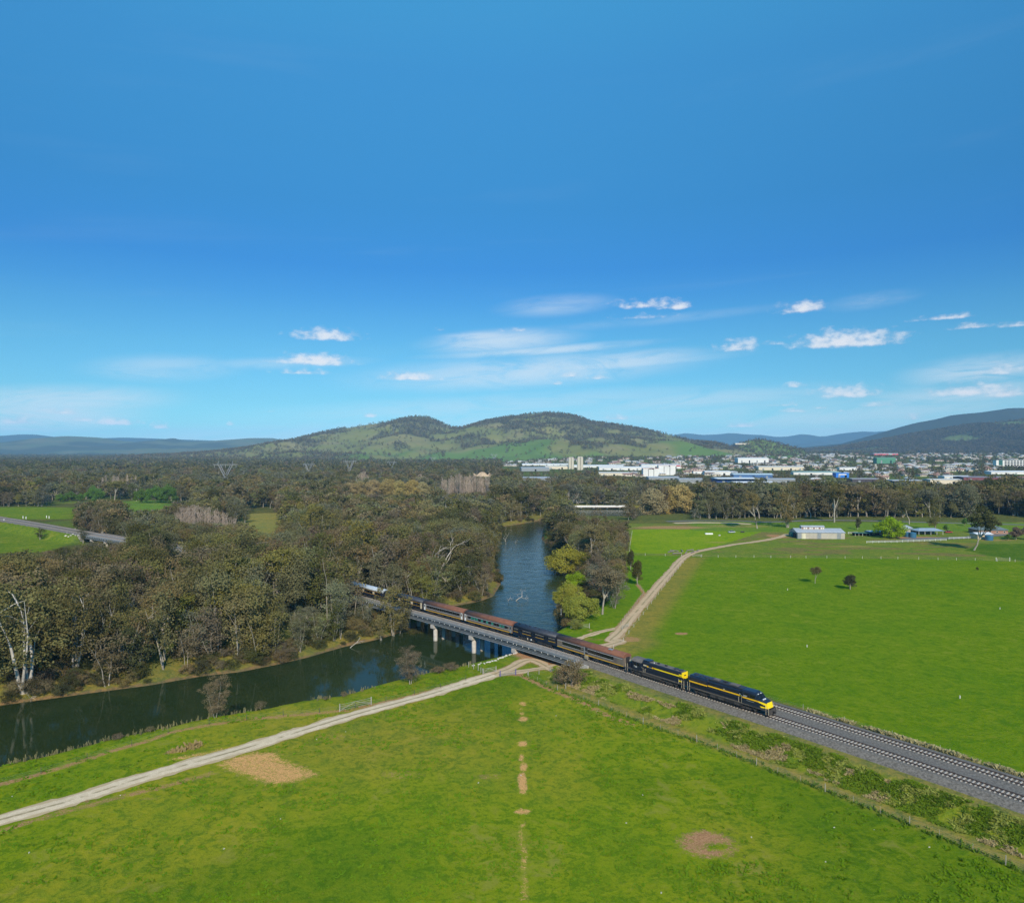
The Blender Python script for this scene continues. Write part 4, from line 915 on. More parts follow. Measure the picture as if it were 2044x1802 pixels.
LEAF = {'olive': leaf_mat('leaf_olive', (.074, .073, .025), (.235, .215, .085)), 'greygreen': leaf_mat('leaf_grey_green', (.080, .085, .044), (.225, .225, .130)),
        'brown': leaf_mat('leaf_brown_tinged', (.092, .074, .037), (.255, .205, .112)), 'dark': leaf_mat('leaf_dark', (.040, .044, .017), (.130, .130, .052)),
        'rust': leaf_mat('leaf_rust', (.15, .075, .02), (.24, .12, .035)),
        'gold': leaf_mat('leaf_gold', (.24, .195, .075), (.46, .38, .17)), 'lime': leaf_mat('leaf_lime', (.17, .25, .010), (.33, .44, .020), transl=.35),
        'spring': leaf_mat('leaf_spring', (.08, .15, .025), (.16, .27, .05), transl=.3), 'willow': leaf_mat('leaf_willow', (.165, .170, .028), (.34, .345, .075), transl=.3),
        'twig': leaf_mat('twig_haze', (.15, .115, .085), (.26, .21, .16), transl=.1), 'far': leaf_mat('leaf_far', (.080, .074, .034), (.160, .145, .066))}
M_BARKW = simple('pale_bark', (.30, .265, .21), .85, var=.35, scale=.5, col2=(.42, .385, .32)); M_BARKX = simple('white_bark', (.46, .43, .38), .8, var=.35, scale=.5, col2=(.54, .51, .46))
M_BARK = simple('grey_bark', (.20, .175, .145), .9, var=.3, scale=.8)
M_BARKD = simple('dead_wood', (.50, .45, .39), .8, var=.2, scale=.6)
M_TWIG = simple('bare_twig', (.30, .225, .17), .9, var=.35, scale=.25, col2=(.50, .41, .33))

def leaves(centers, radii, per, size, rng, tones=None, upbias=.35, hollow=.35, droop=0.0):
    """leaf quads spread through ellipsoidal sprays; returns V (4N,3) and tone per vertex"""
    centers = np.asarray(centers); radii = np.asarray(radii); n = len(centers)
    cnt = np.full(n, per) if np.isscalar(per) else np.asarray(per, int)
    idx = np.repeat(np.arange(n), cnt); N = len(idx)
    d = rng.normal(size=(N, 3)); d /= np.linalg.norm(d, axis=1)[:, None]
    rr = (hollow + (1 - hollow) * rng.random(N) ** .6)[:, None]
    p = centers[idx] + d * rr * radii[idx]
    nrm = d * .8 + rng.normal(size=(N, 3)) * .55; nrm[:, 2] += upbias; nrm /= np.linalg.norm(nrm, axis=1)[:, None]
    a = np.cross(nrm, rng.normal(size=(N, 3))); 
    if droop: a = a * (1 - droop) + np.array([0, 0, -1]) * droop
    a /= np.linalg.norm(a, axis=1)[:, None]; b = np.cross(nrm, a)
    s = size * (.6 + .8 * rng.random(N))[:, None]
    V = np.stack([p - a * s * .5 - b * s * .28, p + a * s * .1 - b * s * .34, p + a * s * .5 + b * s * .1, p - a * s * .1 + b * s * .34], 1).reshape(-1, 3)
    tn = (rng.random(n) if tones is None else np.asarray(tones))[idx] * .6 + rng.random(N) * .4
    return V, np.repeat(tn, 4)
def crown_mesh(name, V, tone, mat):
    Q = np.arange(len(V), dtype=np.int32).reshape(-1, 4)
    return np_mesh(name, V, Q, mat, dict(tone=tone))

def gum(seed, h=20.0, spread=.34, bole=.28, nlimb=4, puff=.095, per=120, leaf=.55, nseg=6, lean=.05, dense=1.0):
    """red gum: forking pale limbs carrying many small sprays of leaf"""
    rng = np.random.default_rng(seed); rd = random.Random(seed); mb = MB(); tips = []
    base_r = h * .022
    def limb(p, d, L, r, depth):
        k = 4; pts = [p]; rs = [r]; q = Vector(p); dd = Vector(d)
        for i in range(k):
            dd = (dd + Vector((rd.gauss(0, .17), rd.gauss(0, .17), rd.gauss(.05, .08)))).normalized(); q = q + dd * L / k; pts.append(q.copy()); rs.append(r * (1 - .5 * (i + 1) / k))
            if depth >= 2 and i >= 1: tips.append((q + Vector((rd.gauss(0, .5), rd.gauss(0, .5), rd.gauss(.2, .4))), depth))
        mb.tube(pts, rs, 6 if depth < 2 else 4, cap=False)
        if depth >= 3: tips.append((q.copy(), depth)); return
        nk = 3 if depth == 0 else rd.choice((2, 3, 3))
        if depth == 0: nk = nlimb
        a0 = rd.random() * 6.28
        for j in range(nk):
            az = a0 + 6.28 * j / nk + rd.gauss(0, .35); tilt = rd.uniform(.35, .95) * (1.0 if depth else .85)
            if j == 0 and depth < 2: tilt *= .35
            u = dd.orthogonal().normalized(); u = Matrix.Rotation(az, 3, dd) @ u
            nd = (dd * math.cos(tilt) + u * math.sin(tilt)); nd.z = max(nd.z, -.05) + .12; nd.normalize()
            limb(q - dd * L * .05, nd, L * rd.uniform(.62, .85) * (1 if depth else .95), r * .55, depth + 1)
    limb(Vector((0, 0, -.6)), Vector((rd.gauss(0, lean), rd.gauss(0, lean), 1)).normalized(), h * bole, base_r, 0)
    T = np.array([t[0] for t in tips]); top = T[:, 2].max()
    # fit the crown into the wanted height and width
    sz = (h * .93) / top; rad = np.percentile(np.hypot(T[:, 0], T[:, 1]), 92); sx = (h * spread) / rad
    Vt = np.array(mb.v); kz = np.clip(Vt[:, 2] / top, 0, 1); Vt[:, 2] *= sz; f = 1 + (sx - 1) * kz; Vt[:, 0] *= f; Vt[:, 1] *= f; mb.v = [tuple(q) for q in Vt]
    kz = np.clip(T[:, 2] / top, 0, 1); T[:, 2] *= sz; f = 1 + (sx - 1) * kz; T[:, 0] *= f; T[:, 1] *= f
    keep = rng.random(len(T)) < dense; T = T[keep]
    R = (h * puff * (.6 + .8 * rng.random(len(T))))[:, None] * np.array([[1.15, 1.15, .62]])
    tone = np.clip(.25 + .55 * (T[:, 2] / h) * 0 + rng.random(len(T)) * .75, 0, 1)
    V, tn = leaves(T, R, per, leaf, rng, tone)
    return mb, V, tn
def fullgum(seed, h=20.0, w=.27, low=.14, n=64, per=46, leaf=.46, puff=.085, stems=3, lop=.0, rb=.013, top=.97):
    """gum whose leaf reaches low: several slim pale stems inside an uneven upright crown"""
    rng = np.random.default_rng(seed); rd = random.Random(seed); mb = MB(); c = []
    ph = [rd.random() * 6.28 for _ in range(4)]
    sub = [(rd.gauss(0, .10) * h * w * 3, rd.gauss(0, .10) * h * w * 3, rd.uniform(.75, 1.0)) for _ in range(3)]
    while len(c) < n:
        z = low + (top - low) * rng.random() ** .85; f = (z - low) / (top - low); a = rng.random() * 6.28
        prof = (math.sin(min(1, f * 1.25 + .12) * math.pi * .62) ** .8) * (1 - max(0, f - .72) / .28 * .62); prof *= 1 + .28 * math.sin(a * 2 + ph[0] + f * 4) + .16 * math.sin(a * 3 + ph[1] - f * 7)
        sx_, sy_, st = sub[rng.integers(0, 3)]
        if z > st * top: continue
        r = h * w * prof * rng.random() ** .45; c.append((math.cos(a) * r + sx_, math.sin(a) * r + sy_, z * h))
    c = np.array(c); R = (h * puff * (.55 + .9 * rng.random(n)))[:, None] * np.array([[1.1, 1.1, .78]])
    tone = np.clip(.15 + rng.random(n) * .85, 0, 1); V, tn = leaves(c, R, per, leaf, rng, tone, hollow=.2)
    for k in range(stems):
        a = rd.random() * 6.28; q = Vector((math.cos(a) * .02 * h, math.sin(a) * .02 * h, -.5)); pts = [q.copy()]; d = Vector((math.cos(a) * .12, math.sin(a) * .12, 1)); H_ = h * rd.uniform(.62, .9)
        for i in range(6): d = (d + Vector((rd.gauss(0, .10), rd.gauss(0, .10), .05))).normalized(); q = q + d * H_ / 6; pts.append(q.copy())
        r0 = h * rb * rd.uniform(.75, 1.15); mb.tube(pts, [r0 * (1 - .15 * i) for i in range(7)], 6, cap=False)
        for i in range(2, 7):
            for _ in range(2):
                t_ = c[rng.integers(0, n)]; g = pts[i]
                if (Vector(t_) - g).length < h * .30 and t_[2] > g.z + h * .04: m_ = (g + Vector(t_)) / 2 + Vector((rd.gauss(0, .3), rd.gauss(0, .3), rd.gauss(.3, .3))); mb.tube([g, m_, Vector(t_)], [r0 * .34, r0 * .2, r0 * .06], 4, cap=False)
    return mb, V, tn
def bushy(seed, h, w, per=110, leaf=.5, n=40, low=.12, shape='dome', squash=.7, pf=.16, hollow=.35, droop=0.0):
    rng = np.random.default_rng(seed); c = []
    while len(c) < n:
        d = rng.normal(size=3); d /= np.linalg.norm(d); r = rng.random() ** .4
        z = low + (1 - low) * (.5 + .5 * d[2] * r)
        wz = math.sqrt(max(0.02, 1 - ((z - .42) / .60) ** 2)) if shape == 'dome' else (max(.1, 1 - z) if shape == 'cone' else 1 - abs(z - .5) * .9)
        c.append((d[0] * r * w * wz, d[1] * r * w * wz, z * h * .95))
    c = np.array(c); R = (pf * (w + h * .5) * (.7 + .6 * rng.random(n)))[:, None] * np.array([[1, 1, squash]])
    V, tn = leaves(c, R, per, leaf, rng, hollow=hollow, droop=droop)
    mb = MB(); mb.tube([(0, 0, -.5), (0, 0, h * .35), (0, 0, h * .7)], [h * .03, h * .02, h * .008], 6, cap=False)
    rd = random.Random(seed)
    for q in c[::2]: mb.tube([(0, 0, h * rd.uniform(.12, .4)), tuple(q * .6 + np.array([0, 0, q[2] * .15])), tuple(q)], [h * .012, h * .007, h * .003], 4, cap=False)
    return mb, V, tn
def poplar(seed, h=20.0, w=1.6, n=70):
    rd = random.Random(seed); mb = MB(); mb.tube([(0, 0, -.4), (.1, 0, h * .5), (0, .1, h * .95)], [.22, .13, .03], 5, cap=False)
    for k in range(n):
        z = h * rd.uniform(.08, .85); a = rd.random() * 6.28; L = h * rd.uniform(.12, .32) * (1.1 - z / h * .6); t = rd.uniform(.12, .32); x, y = math.cos(a), math.sin(a)
        r0 = rd.uniform(.035, .07)
        p1 = (x * L * t * w / 1.6, y * L * t * w / 1.6, z + L * .5); p2 = (x * L * t * 1.3 * w / 1.6, y * L * t * 1.3 * w / 1.6, min(h, z + L)); mb.tube([(0, 0, z), p1, p2], [r0, r0 * .8, r0 * .35], 3, cap=False)
        for _ in range(3):
            b = rd.random() * 6.28; mb.tube([p1, (p1[0] + math.cos(b) * .35, p1[1] + math.sin(b) * .35, p1[2] + L * .45)], [r0 * .6, r0 * .25], 3, cap=False)
    return mb
def deadtree(seed, h=14, nb=5, spread=.5, r=.3, depth=3, flat=0):
    rd = random.Random(seed); mb = MB()
    def go(p, d, L, r, k):
        pts = [p]; q = Vector(p); dd = Vector(d); rs = [r]
        for i in range(4):
            dd = (dd + Vector((rd.gauss(0, .22), rd.gauss(0, .22), rd.gauss(0, .12)))).normalized(); q = q + dd * L / 4; pts.append(q.copy()); rs.append(r * (1 - .6 * (i + 1) / 4))
        mb.tube(pts, rs, 5, cap=False)
        if k == 0: return
        for j in range(rd.choice((2, 3))):
            u = Matrix.Rotation(rd.random() * 6.28, 3, dd) @ dd.orthogonal().normalized(); t = rd.uniform(.3, .9) * spread * 2
            go(pts[rd.choice((2, 3, 4))], (dd * math.cos(t) + u * math.sin(t)).normalized(), L * rd.uniform(.5, .8), r * .5, k - 1)
    go(Vector((0, 0, -.5)), Vector((.1, 0, 1)).normalized(), h * .5, r, depth)
    return mb

def proto_meshes(nm, built, leafmat, bark=M_BARKW):
    mb, V, tn = built
    return mb.mesh(nm + '_trunk', bark, True), crown_mesh(nm + '_crown', V, tn, leafmat)
def tree_obj(name, meshes, label, cat, loc, rz=0, scale=1, group=None, leafmat=None):
    r = thing(name, label, cat, loc, rz, group, scale)
    obj('trunk', meshes[0], r); c = obj('crown', meshes[1], r)
    if leafmat is not None:
        c.material_slots[0].link = 'OBJECT'; c.material_slots[0].material = leafmat
    return r
# heights are real; scale brings each to size
GUMS = [proto_meshes('gum', fullgum(11, 20, .27, .12, 70, 46, .48), LEAF['olive']), proto_meshes('gum', fullgum(12, 20, .24, .16, 64, 48, .48, stems=2), LEAF['olive']),
        proto_meshes('gum', gum(13, 20, .34, .20, 4, .095, 46, .50, dense=.85), LEAF['olive']), proto_meshes('gum', fullgum(14, 20, .30, .20, 74, 44, .50, stems=4), LEAF['olive']),
        proto_meshes('gum', gum(15, 20, .30, .22, 5, .10, 42, .48, dense=.85), LEAF['olive']), proto_meshes('gum', fullgum(16, 20, .22, .10, 60, 50, .46, puff=.095), LEAF['olive'])]
SLIM = [proto_meshes('gum_slim', fullgum(s, 16, sp, lo, 46, 40, .40, .095, 2, rb=.011), LEAF['greygreen']) for s, sp, lo in ((21, .17, .16), (22, .15, .22), (23, .19, .12), (24, .20, .20))]
def bigmid(seed, h=20, n=26, w=6.4, per=26, leaf=1.15):
    rng = np.random.default_rng(seed); mb = MB(); rd = random.Random(seed); c = []
    mb.tube([(0, 0, -.5), (.2, .1, h * .35), (rd.gauss(0, .8), rd.gauss(0, .8), h * .85)], [h * .015, h * .011, h * .004], 5, cap=False)
    for k in range(n):
        a = rd.random() * 6.28; z = rd.uniform(.16, .93); r = w * rd.uniform(.15, 1) ** .6 * math.sqrt(max(.1, 1 - ((z - .50) / .58) ** 2)); p = (math.cos(a) * r, math.sin(a) * r, z * h); c.append(p)
        if k % 3 == 0: mb.tube([(0, 0, h * .3), (p[0] * .5, p[1] * .5, h * .3 + (p[2] - h * .3) * .5), p], [h * .010, h * .008, h * .003], 3, cap=False)
    c = np.array(c); R = (h * .095 * (.7 + .7 * rng.random(n)))[:, None] * np.array([[1.15, 1.15, .7]])
    V, tn = leaves(c, R, per, leaf, rng); return mb, V, tn
def joined(nm, built, leafmat, bark=M_BARKW):
    mb, V, tn = built; o = len(V); TV = np.array(mb.v); fq = [f for f in mb.f if len(f) == 4]
    return np_mesh(nm, np.vstack([V, TV]), np.vstack([np.arange(o).reshape(-1, 4), np.array(fq) + o]), [leafmat, bark], dict(tone=np.r_[tn, np.full(len(TV), .5)]), midx=np.r_[np.zeros(o // 4, int), np.ones(len(fq), int)])
MIDC = ['olive', 'greygreen', 'brown', 'dark', 'olive', 'brown', 'greygreen', 'olive', 'brown']
MID = [joined('mid_tree', bigmid(40 + i, 20, 24 + i % 3 * 4, 5.6 + (i % 4) * .6), LEAF[c], M_BARKW if i % 2 else M_BARK) for i, c in enumerate(MIDC)]
FAR = [joined('far_tree', bigmid(60 + i, 16, 12, 6.0, 13, 2.3), LEAF[c], M_BARK) for i, c in enumerate(['far', 'dark', 'olive', 'far', 'brown'])]
HILLT = [joined('hill_tree', bigmid(80 + i, 13, 8, 6.0, 9, 3.0), LEAF[('far', 'brown', 'brown')[i]], M_BARK) for i in range(3)]

# ---- instanced far vegetation: one object of kind stuff each
def scatter(name, P, Z, S, R, IDX, protos, label=None):
    """P (N,2) positions, Z ground, S scale, R rotation, IDX which mesh; real geometry placed by geometry nodes in one object"""
    srcs = []
    ng = bpy.data.node_groups.new(name, 'GeometryNodeTree'); ng.interface.new_socket('Geometry', in_out='INPUT', socket_type='NodeSocketGeometry'); ng.interface.new_socket('Geometry', in_out='OUTPUT', socket_type='NodeSocketGeometry')
    gi = ng.nodes.new('NodeGroupInput'); go = ng.nodes.new('NodeGroupOutput'); join = ng.nodes.new('GeometryNodeJoinGeometry')
    at = lambda nm, ty: (lambda nd: (setattr(nd, 'data_type', ty), nd.inputs[0].__setattr__('default_value', nm), nd)[2])(ng.nodes.new('GeometryNodeInputNamedAttribute'))
    ai, asz, ar = at('idx', 'INT'), at('siz', 'FLOAT_VECTOR'), at('rot', 'FLOAT_VECTOR')
    out_ = lambda nd: [o for o in nd.outputs if o.enabled and o.name == 'Attribute'][0]
    for k, pm in enumerate(protos):
        src = pm
        oi = ng.nodes.new('GeometryNodeObjectInfo'); oi.inputs['Object'].default_value = src; oi.inputs['As Instance'].default_value = True
        cmpn = ng.nodes.new('FunctionNodeCompare'); cmpn.data_type = 'INT'; cmpn.operation = 'EQUAL'
        a, b = [i for i in cmpn.inputs if i.enabled][:2]; ng.links.new(out_(ai), a); b.default_value = k
        inst = ng.nodes.new('GeometryNodeInstanceOnPoints'); ng.links.new(gi.outputs[0], inst.inputs['Points']); ng.links.new(cmpn.outputs[0], inst.inputs['Selection'])
        ng.links.new(oi.outputs['Geometry'], inst.inputs['Instance']); ng.links.new(out_(ar), inst.inputs['Rotation']); ng.links.new(out_(asz), inst.inputs['Scale']); ng.links.new(inst.outputs[0], join.inputs[0])
    ng.links.new(join.outputs[0], go.inputs[0])
    me = bpy.data.meshes.new(name); me.vertices.add(len(P)); me.vertices.foreach_set('co', np.c_[P, Z].astype(np.float32).ravel())
    S = np.asarray(S); S3 = S if S.ndim == 2 else np.c_[S, S, S]
    me.attributes.new('idx', 'INT', 'POINT').data.foreach_set('value', np.asarray(IDX, np.int32)); me.attributes.new('siz', 'FLOAT_VECTOR', 'POINT').data.foreach_set('vector', S3.astype(np.float32).ravel())
    R = np.asarray(R); me.attributes.new('rot', 'FLOAT_VECTOR', 'POINT').data.foreach_set('vector', np.c_[R * 0, R * 0, R].astype(np.float32).ravel())
    o = obj(name, me, kind='stuff', label=label); md = o.modifiers.new('scatter', 'NODES'); md.node_group = ng
    return o
# ------------------------------------------------------------------ hills and ranges
def hill_material(name, fields, scrub, k=1.0, seed=0):
    m = bpy.data.materials.new(name); m.use_nodes = True; t = NT(m.node_tree); b = t.n['Principled BSDF']; co = t.new('ShaderNodeTexCoord').outputs['Object']
    n1 = t.noise(co, .004, 5, .6, .5); n2 = t.noise(co, .03, 4, .6)
    c = t.mix(t.smooth(n1, .4, .62), fields[0], fields[1]); c = t.mix(t.smooth(n2, .3, .7, 0, .3), c, fields[2])
    c = t.mix(t.attr('wood'), c, scrub); c = t.mix(t.attr('crop'), c, (.105, .168, .034))
    t.put(b.inputs['Base Color'], c); b.inputs['Roughness'].default_value = 1; b.inputs['Specular IOR Level'].default_value = .05
    return m
def ridge(name, prof, D, depth_f, depth_b, mat, step=40, rough=1.0, kind='structure', seed=0, z0=ZL, spur=.18, xpad=0):
    """prof: picture skyline (x, y); D distance of the crest; builds a hill that falls away to front and back"""
    prof = np.array(prof, float); X0 = (prof[0, 0] - CX) / F * D; X1 = (prof[-1, 0] - CX) / F * D
    hx = (prof[:, 0] - CX) / F * D; hz = H + (CY - prof[:, 1]) / F * D - z0
    xs_ = np.arange(X0, X1 + step, step); ys_ = np.arange(-depth_f, depth_b + step, step); xx, yy = np.meshgrid(xs_, ys_); x = xx.ravel(); y = yy.ravel()
    # lines of sight spread with distance: follow the crest at the same bearing
    xr = x
    h = np.interp(xr, hx, hz)
    hs = np.interp(xr, hx, np.convolve(np.pad(hz, 1, 'edge'), np.ones(3) / 3, 'valid'))
    t = np.where(y < 0, -y / depth_f, y / depth_b); wv_ = fbm(x / 420 + seed * 9, y / 420 + seed, 4)
    t2 = np.clip(t * (1 + (wv_ - .5) * 1.1 * rough), 0, 1); fall = (1 - t2) ** 1.25 * (1 - sst(t, .8, 1.0) * .999)
    z = (h * (1 - t) + hs * t) * fall + (fbm(x / 230 + seed * 3, y / 230, 4) - .5) * spur * np.clip(h, 0, 300) * np.minimum(t * 3, 1) * (1 - t)
    z = np.where(t < .04, h * (1 - t), z); Z = z0 + np.maximum(z - 1.0, -3)
    V = np.c_[x, y + D, Z]; nx_ = len(xs_); c = (np.arange(len(ys_) - 1)[:, None] * nx_ + np.arange(nx_ - 1)[None]).ravel(); Qh = np.c_[c, c + 1, c + nx_ + 1, c + nx_]
    return V, Qh, t, (xs_, ys_, D)
def gridz(V, grid, X, Y):
    xs_, ys_, D = grid; Zg = V[:, 2].reshape(len(ys_), len(xs_)); fx = np.clip((X - xs_[0]) / (xs_[1] - xs_[0]), 0, len(xs_) - 1.001); fy = np.clip((Y - D - ys_[0]) / (ys_[1] - ys_[0]), 0, len(ys_) - 1.001)
    i, j = fx.astype(int), fy.astype(int); a, b = fx - i, fy - j
    return (Zg[j, i] * (1 - a) + Zg[j, i + 1] * a) * (1 - b) + (Zg[j + 1, i] * (1 - a) + Zg[j + 1, i + 1] * a) * b
# nearest hill with scattered gums (two tops)
HP = [(420, 903), (480, 899), (520, 893), (560, 885), (600, 874), (640, 864), (665, 858), (700, 853), (735, 847), (770, 843), (800, 836), (830, 831), (855, 833), (880, 843), (905, 854), (930, 851), (960, 842), (990, 836), (1020, 831), (1060, 826),
      (1090, 824), (1120, 825), (1150, 830), (1180, 841), (1215, 845), (1250, 850), (1280, 856), (1310, 862), (1340, 869), (1370, 876), (1400, 884), (1440, 893), (1500, 901), (1540, 903)]
fld = ((.170, .172, .050), (.225, .190, .080), (.13, .15, .04))
V, Qh, t_, gr = ridge('hill', HP, 4800, 1900, 1800, None, 24, seed=1, spur=.55)
D1 = 4800
def wood_of(x, y, V):
    return fbm(x / 190, y / 160, 4)
wd = sst(fbm(V[:, 0] / 190, V[:, 1] / 160, 4) + .12 * sst(V[:, 2], 120, 260), .52, .60); crop = sst(1 - t_, .45, .25) * (V[:, 1] < D1) * sst(CX + F * V[:, 0] / V[:, 1], 640, 760) * sst(fbm(V[:, 0] / 300 + 9, V[:, 1] / 300, 2), .32, .45)
M_HILL = hill_material('hill_pasture', fld, (.085, .085, .04))
me = np_mesh('hill', V, Qh, M_HILL, dict(wood=wd * .6, crop=crop), True); obj('hill', me, kind='structure')
HILL1 = (V, gr)
# low green rise right of it
V, Qh, t_, gr = ridge('rise', [(1455, 896), (1480, 884), (1500, 878), (1520, 877), (1545, 882), (1570, 889), (1600, 896)], 3900, 300, 300, None, 15, seed=5, spur=.05)
obj('hill', np_mesh('hill', V, Qh, M_HILL, dict(wood=V[:, 0] * 0, crop=V[:, 0] * 0 + .8), True), kind='structure'); HILL4 = (V, gr)
# wooded mountain on the right
MP = [(1560, 902), (1640, 897), (1680, 893), (1720, 886), (1760, 879), (1800, 872), (1840, 864), (1880, 858), (1920, 850), (1960, 846), (2000, 842), (2044, 838), (2120, 832), (2220, 834), (2340, 850), (2500, 880), (2560, 897)]
V, Qh, t_, gr = ridge('mountain', MP, 5600, 1700, 1500, None, 45, seed=2, spur=.4)
clear = sst(fbm(V[:, 0] / 300 + 40, V[:, 1] / 260, 3), .60, .68)
M_MTN = hill_material('mountain_scrub', ((.11, .13, .045), (.14, .14, .06), (.09, .11, .04)), (.055, .062, .030)); obj('mountain', np_mesh('mountain', V, Qh, M_MTN, dict(wood=1 - clear, crop=clear * .3), True), kind='structure'); HILL2 = (V, gr)
MP2 = [(1500, 902), (1600, 893), (1690, 884), (1730, 872), (1770, 860), (1800, 851), (1830, 843), (1870, 836), (1900, 828), (1925, 825), (1960, 822), (2000, 816), (2020, 813), (2044, 813), (2100, 811), (2200, 818), (2400, 850), (2600, 895)]
V, Qh, t_, gr = ridge('mountain', MP2, 7600, 1800, 2000, None, 70, seed=3); M_MT2 = hill_material('far_forest', ((.06, .065, .04),) * 3, (.05, .055, .035)); obj('mountain', np_mesh('mountain', V, Qh, M_MT2, dict(wood=V[:, 0] * 0 + 1, crop=V[:, 0] * 0), True), kind='structure'); HILL3 = (V, gr)
# ranges on the left and behind, fading in the air
LP = [(-500, 870), (-200, 880), (-60, 884), (0, 884), (40, 880), (90, 873), (130, 870), (165, 871), (200, 873), (235, 879), (270, 882), (330, 876), (345, 874), (370, 880), (420, 880), (460, 877), (500, 874), (545, 874), (575, 880), (620, 888), (700, 899)]
V, Qh, t_, gr = ridge('mountain', LP, 9000, 2500, 2500, None, 80, seed=4); M_LF = hill_material('far_pasture', ((.10, .12, .05), (.13, .12, .06), (.08, .10, .045)), (.06, .065, .035)); wl = sst(fbm(V[:, 0] / 500, V[:, 1] / 400, 4), .45, .58); obj('hill', np_mesh('hill', V, Qh, M_LF, dict(wood=wl, crop=V[:, 0] * 0), True), kind='structure'); HILL5 = (V, gr)
for prof, D in (([(-700, 862), (-300, 866), (-60, 872), (0, 870), (35, 867), (70, 867), (110, 872), (150, 876), (250, 873), (330, 876), (420, 879), (520, 882), (640, 890), (760, 896)], 12500),
                ([(1240, 896), (1290, 880), (1320, 874), (1345, 868), (1370, 864), (1400, 868), (1430, 867), (1460, 864), (1490, 867), (1520, 868), (1550, 872), (1575, 871), (1600, 866), (1620, 868), (1640, 872), (1680, 865), (1720, 861), (1745, 862), (1800, 858), (1900, 850), (2100, 850), (2600, 862)], 15500)):
    V, Qh, t_, gr = ridge('mountain', prof, D, D * .2, D * .2, None, D / 110, seed=int(D)); obj('mountain_range', np_mesh('mountain_range', V, Qh, M_MT2, dict(wood=V[:, 0] * 0 + 1, crop=V[:, 0] * 0), True), kind='structure')
# a front ridge line of the mountain half way (two shades in the air)
# ------------------------------------------------------------------ woods
def recol(me, key):
    c = me.copy(); c.materials.clear(); c.materials.append(LEAF[key]); return c
GCOL = {}
for k in ('olive', 'greygreen', 'brown', 'dark'):
    GCOL[k] = [(tr, recol(cr, k)) for tr, cr in GUMS] + [(tr, recol(cr, k)) for tr, cr in SLIM]
CNAME = {'olive': 'olive green', 'greygreen': 'grey green', 'brown': 'brown tinged', 'dark': 'dark green', 'rust': 'rust coloured', 'gold': 'golden', 'lime': 'lime green', 'spring': 'fresh green', 'willow': 'yellow green', 'twig': 'leafless'}

SPEC = []     # hand placed: (X, Y, half width m, height m) for spacing and cover
def place(px, py, top, z, meshes, label, cat='tree', name='gum_tree', base_h=20.0, wide=1.0, rz=None, group=None):
    x, y = G(px, py, z); zz = zat(x, y); h = (py - top) * y / F; s = h / base_h
    r = tree_obj(name, meshes, label, cat, (x, y, zz), random.random() * 6 if rz is None else rz, (s * wide, s * wide, s), group)
    SPEC.append((x, y, s * wide * base_h * .33, h)); return r
BIG = proto_meshes('big_gum', fullgum(101, 20, .40, .20, 160, 62, .40, .075, 6, rb=.015), LEAF['olive'], M_BARKX)
BIG2 = proto_meshes('big_gum', gum(107, 20, .40, .26, 4, .075, 85, .42, dense=.7), LEAF['brown'])
OPENG = proto_meshes('open_gum', fullgum(103, 20, .33, .12, 140, 62, .36, .078, 2), LEAF['brown'])
place(50, 1379, 1140, -6.0, BIG, 'huge white-trunked gum on the far river bank with a fallen branch at its foot', wide=1.1, rz=.6)
place(150, 1345, 1150, -5.4, BIG, 'large gum with bare white limbs behind the huge white-trunked one', wide=.85, rz=2.6)
place(430, 1433, 1344, -3.4, OPENG, 'slim brownish gum standing alone on the near grass bank with its shadow on the river', wide=.92)
place(820, 1368, 1290, -3.6, OPENG, 'brown gum on the near bank with the river all behind it', wide=1.0, rz=2)
place(786, 1262, 1150, -6.4, GCOL['brown'][3], 'brown gum that hides a coach at the far end of the bridge', wide=.95)
place(800, 1257, 1186, -6.4, GCOL['olive'][1], 'low olive gum leaning over the water beside the first bridge pier', wide=.9)
place(760, 1272, 1192, -6.4, GCOL['brown'][7], 'thin brown gum on the tan beach left of the bridge', wide=1.0)
place(598, 1215, 1120, -5.0, BIG, 'spreading gum with bare white forked limbs amid the wood', wide=.9, rz=4.1)
place(778, 1140, 1032, -5.0, BIG2, 'big rounded olive brown gum behind the silver roofed coach', wide=1.15)
place(640, 1120, 1010, -5.0, GCOL['olive'][0], 'big olive gum on the near edge of the pale clearing', wide=1.2)
place(1190, 1102, 1012, -4, GCOL['brown'][0], 'tallest gum of the strip between river and paddock', wide=.9)
place(1178, 1132, 1050, -5, GCOL['brown'][2], 'brown gum above the yellow green willow by the river', wide=.95)
place(1215, 1150, 1075, -3.6, GCOL['greygreen'][1], 'grey green gum behind the dark slim trees by the paddock', wide=1.0)
place(1237, 1122, 1058, -3.4, GCOL['brown'][4], 'brownish gum on the paddock edge next to the small round bush', wide=.8)
place(1165, 1078, 1020, -4.5, GCOL['brown'][5], 'brown gum in front of the far footbridge', wide=.9)
place(1225, 1092, 1040, -4, GCOL['dark'][1], 'dark gum at the corner of the bright green paddock', wide=1.0)
place(1202, 1228, 1128, -3.6, GCOL['brown'][2], 'broad brownish gum behind the willows near the bridge', wide=1.05, rz=1)
place(1226, 1215, 1140, -3.4, GCOL['greygreen'][0], 'grey green gum leaning towards the farm road near the bridge', wide=1.0)
place(1190, 1178, 1108, -4.4, GCOL['brown'][3], 'gum behind the bright weeping willow', wide=1.0)
place(1112, 1085, 1045, -6.0, GCOL['brown'][1], 'gum leaning over the bend of the river on its right bank', wide=1.2)
place(1130, 1062, 1020, -5.5, GCOL['brown'][0], 'gum beyond the river bend next to the far footbridge', wide=1.1)
DENSEG = proto_meshes('small_tree', bushy(201, 8, 2.9, 100, .40, 34, .22, 'dome'), LEAF['dark'])
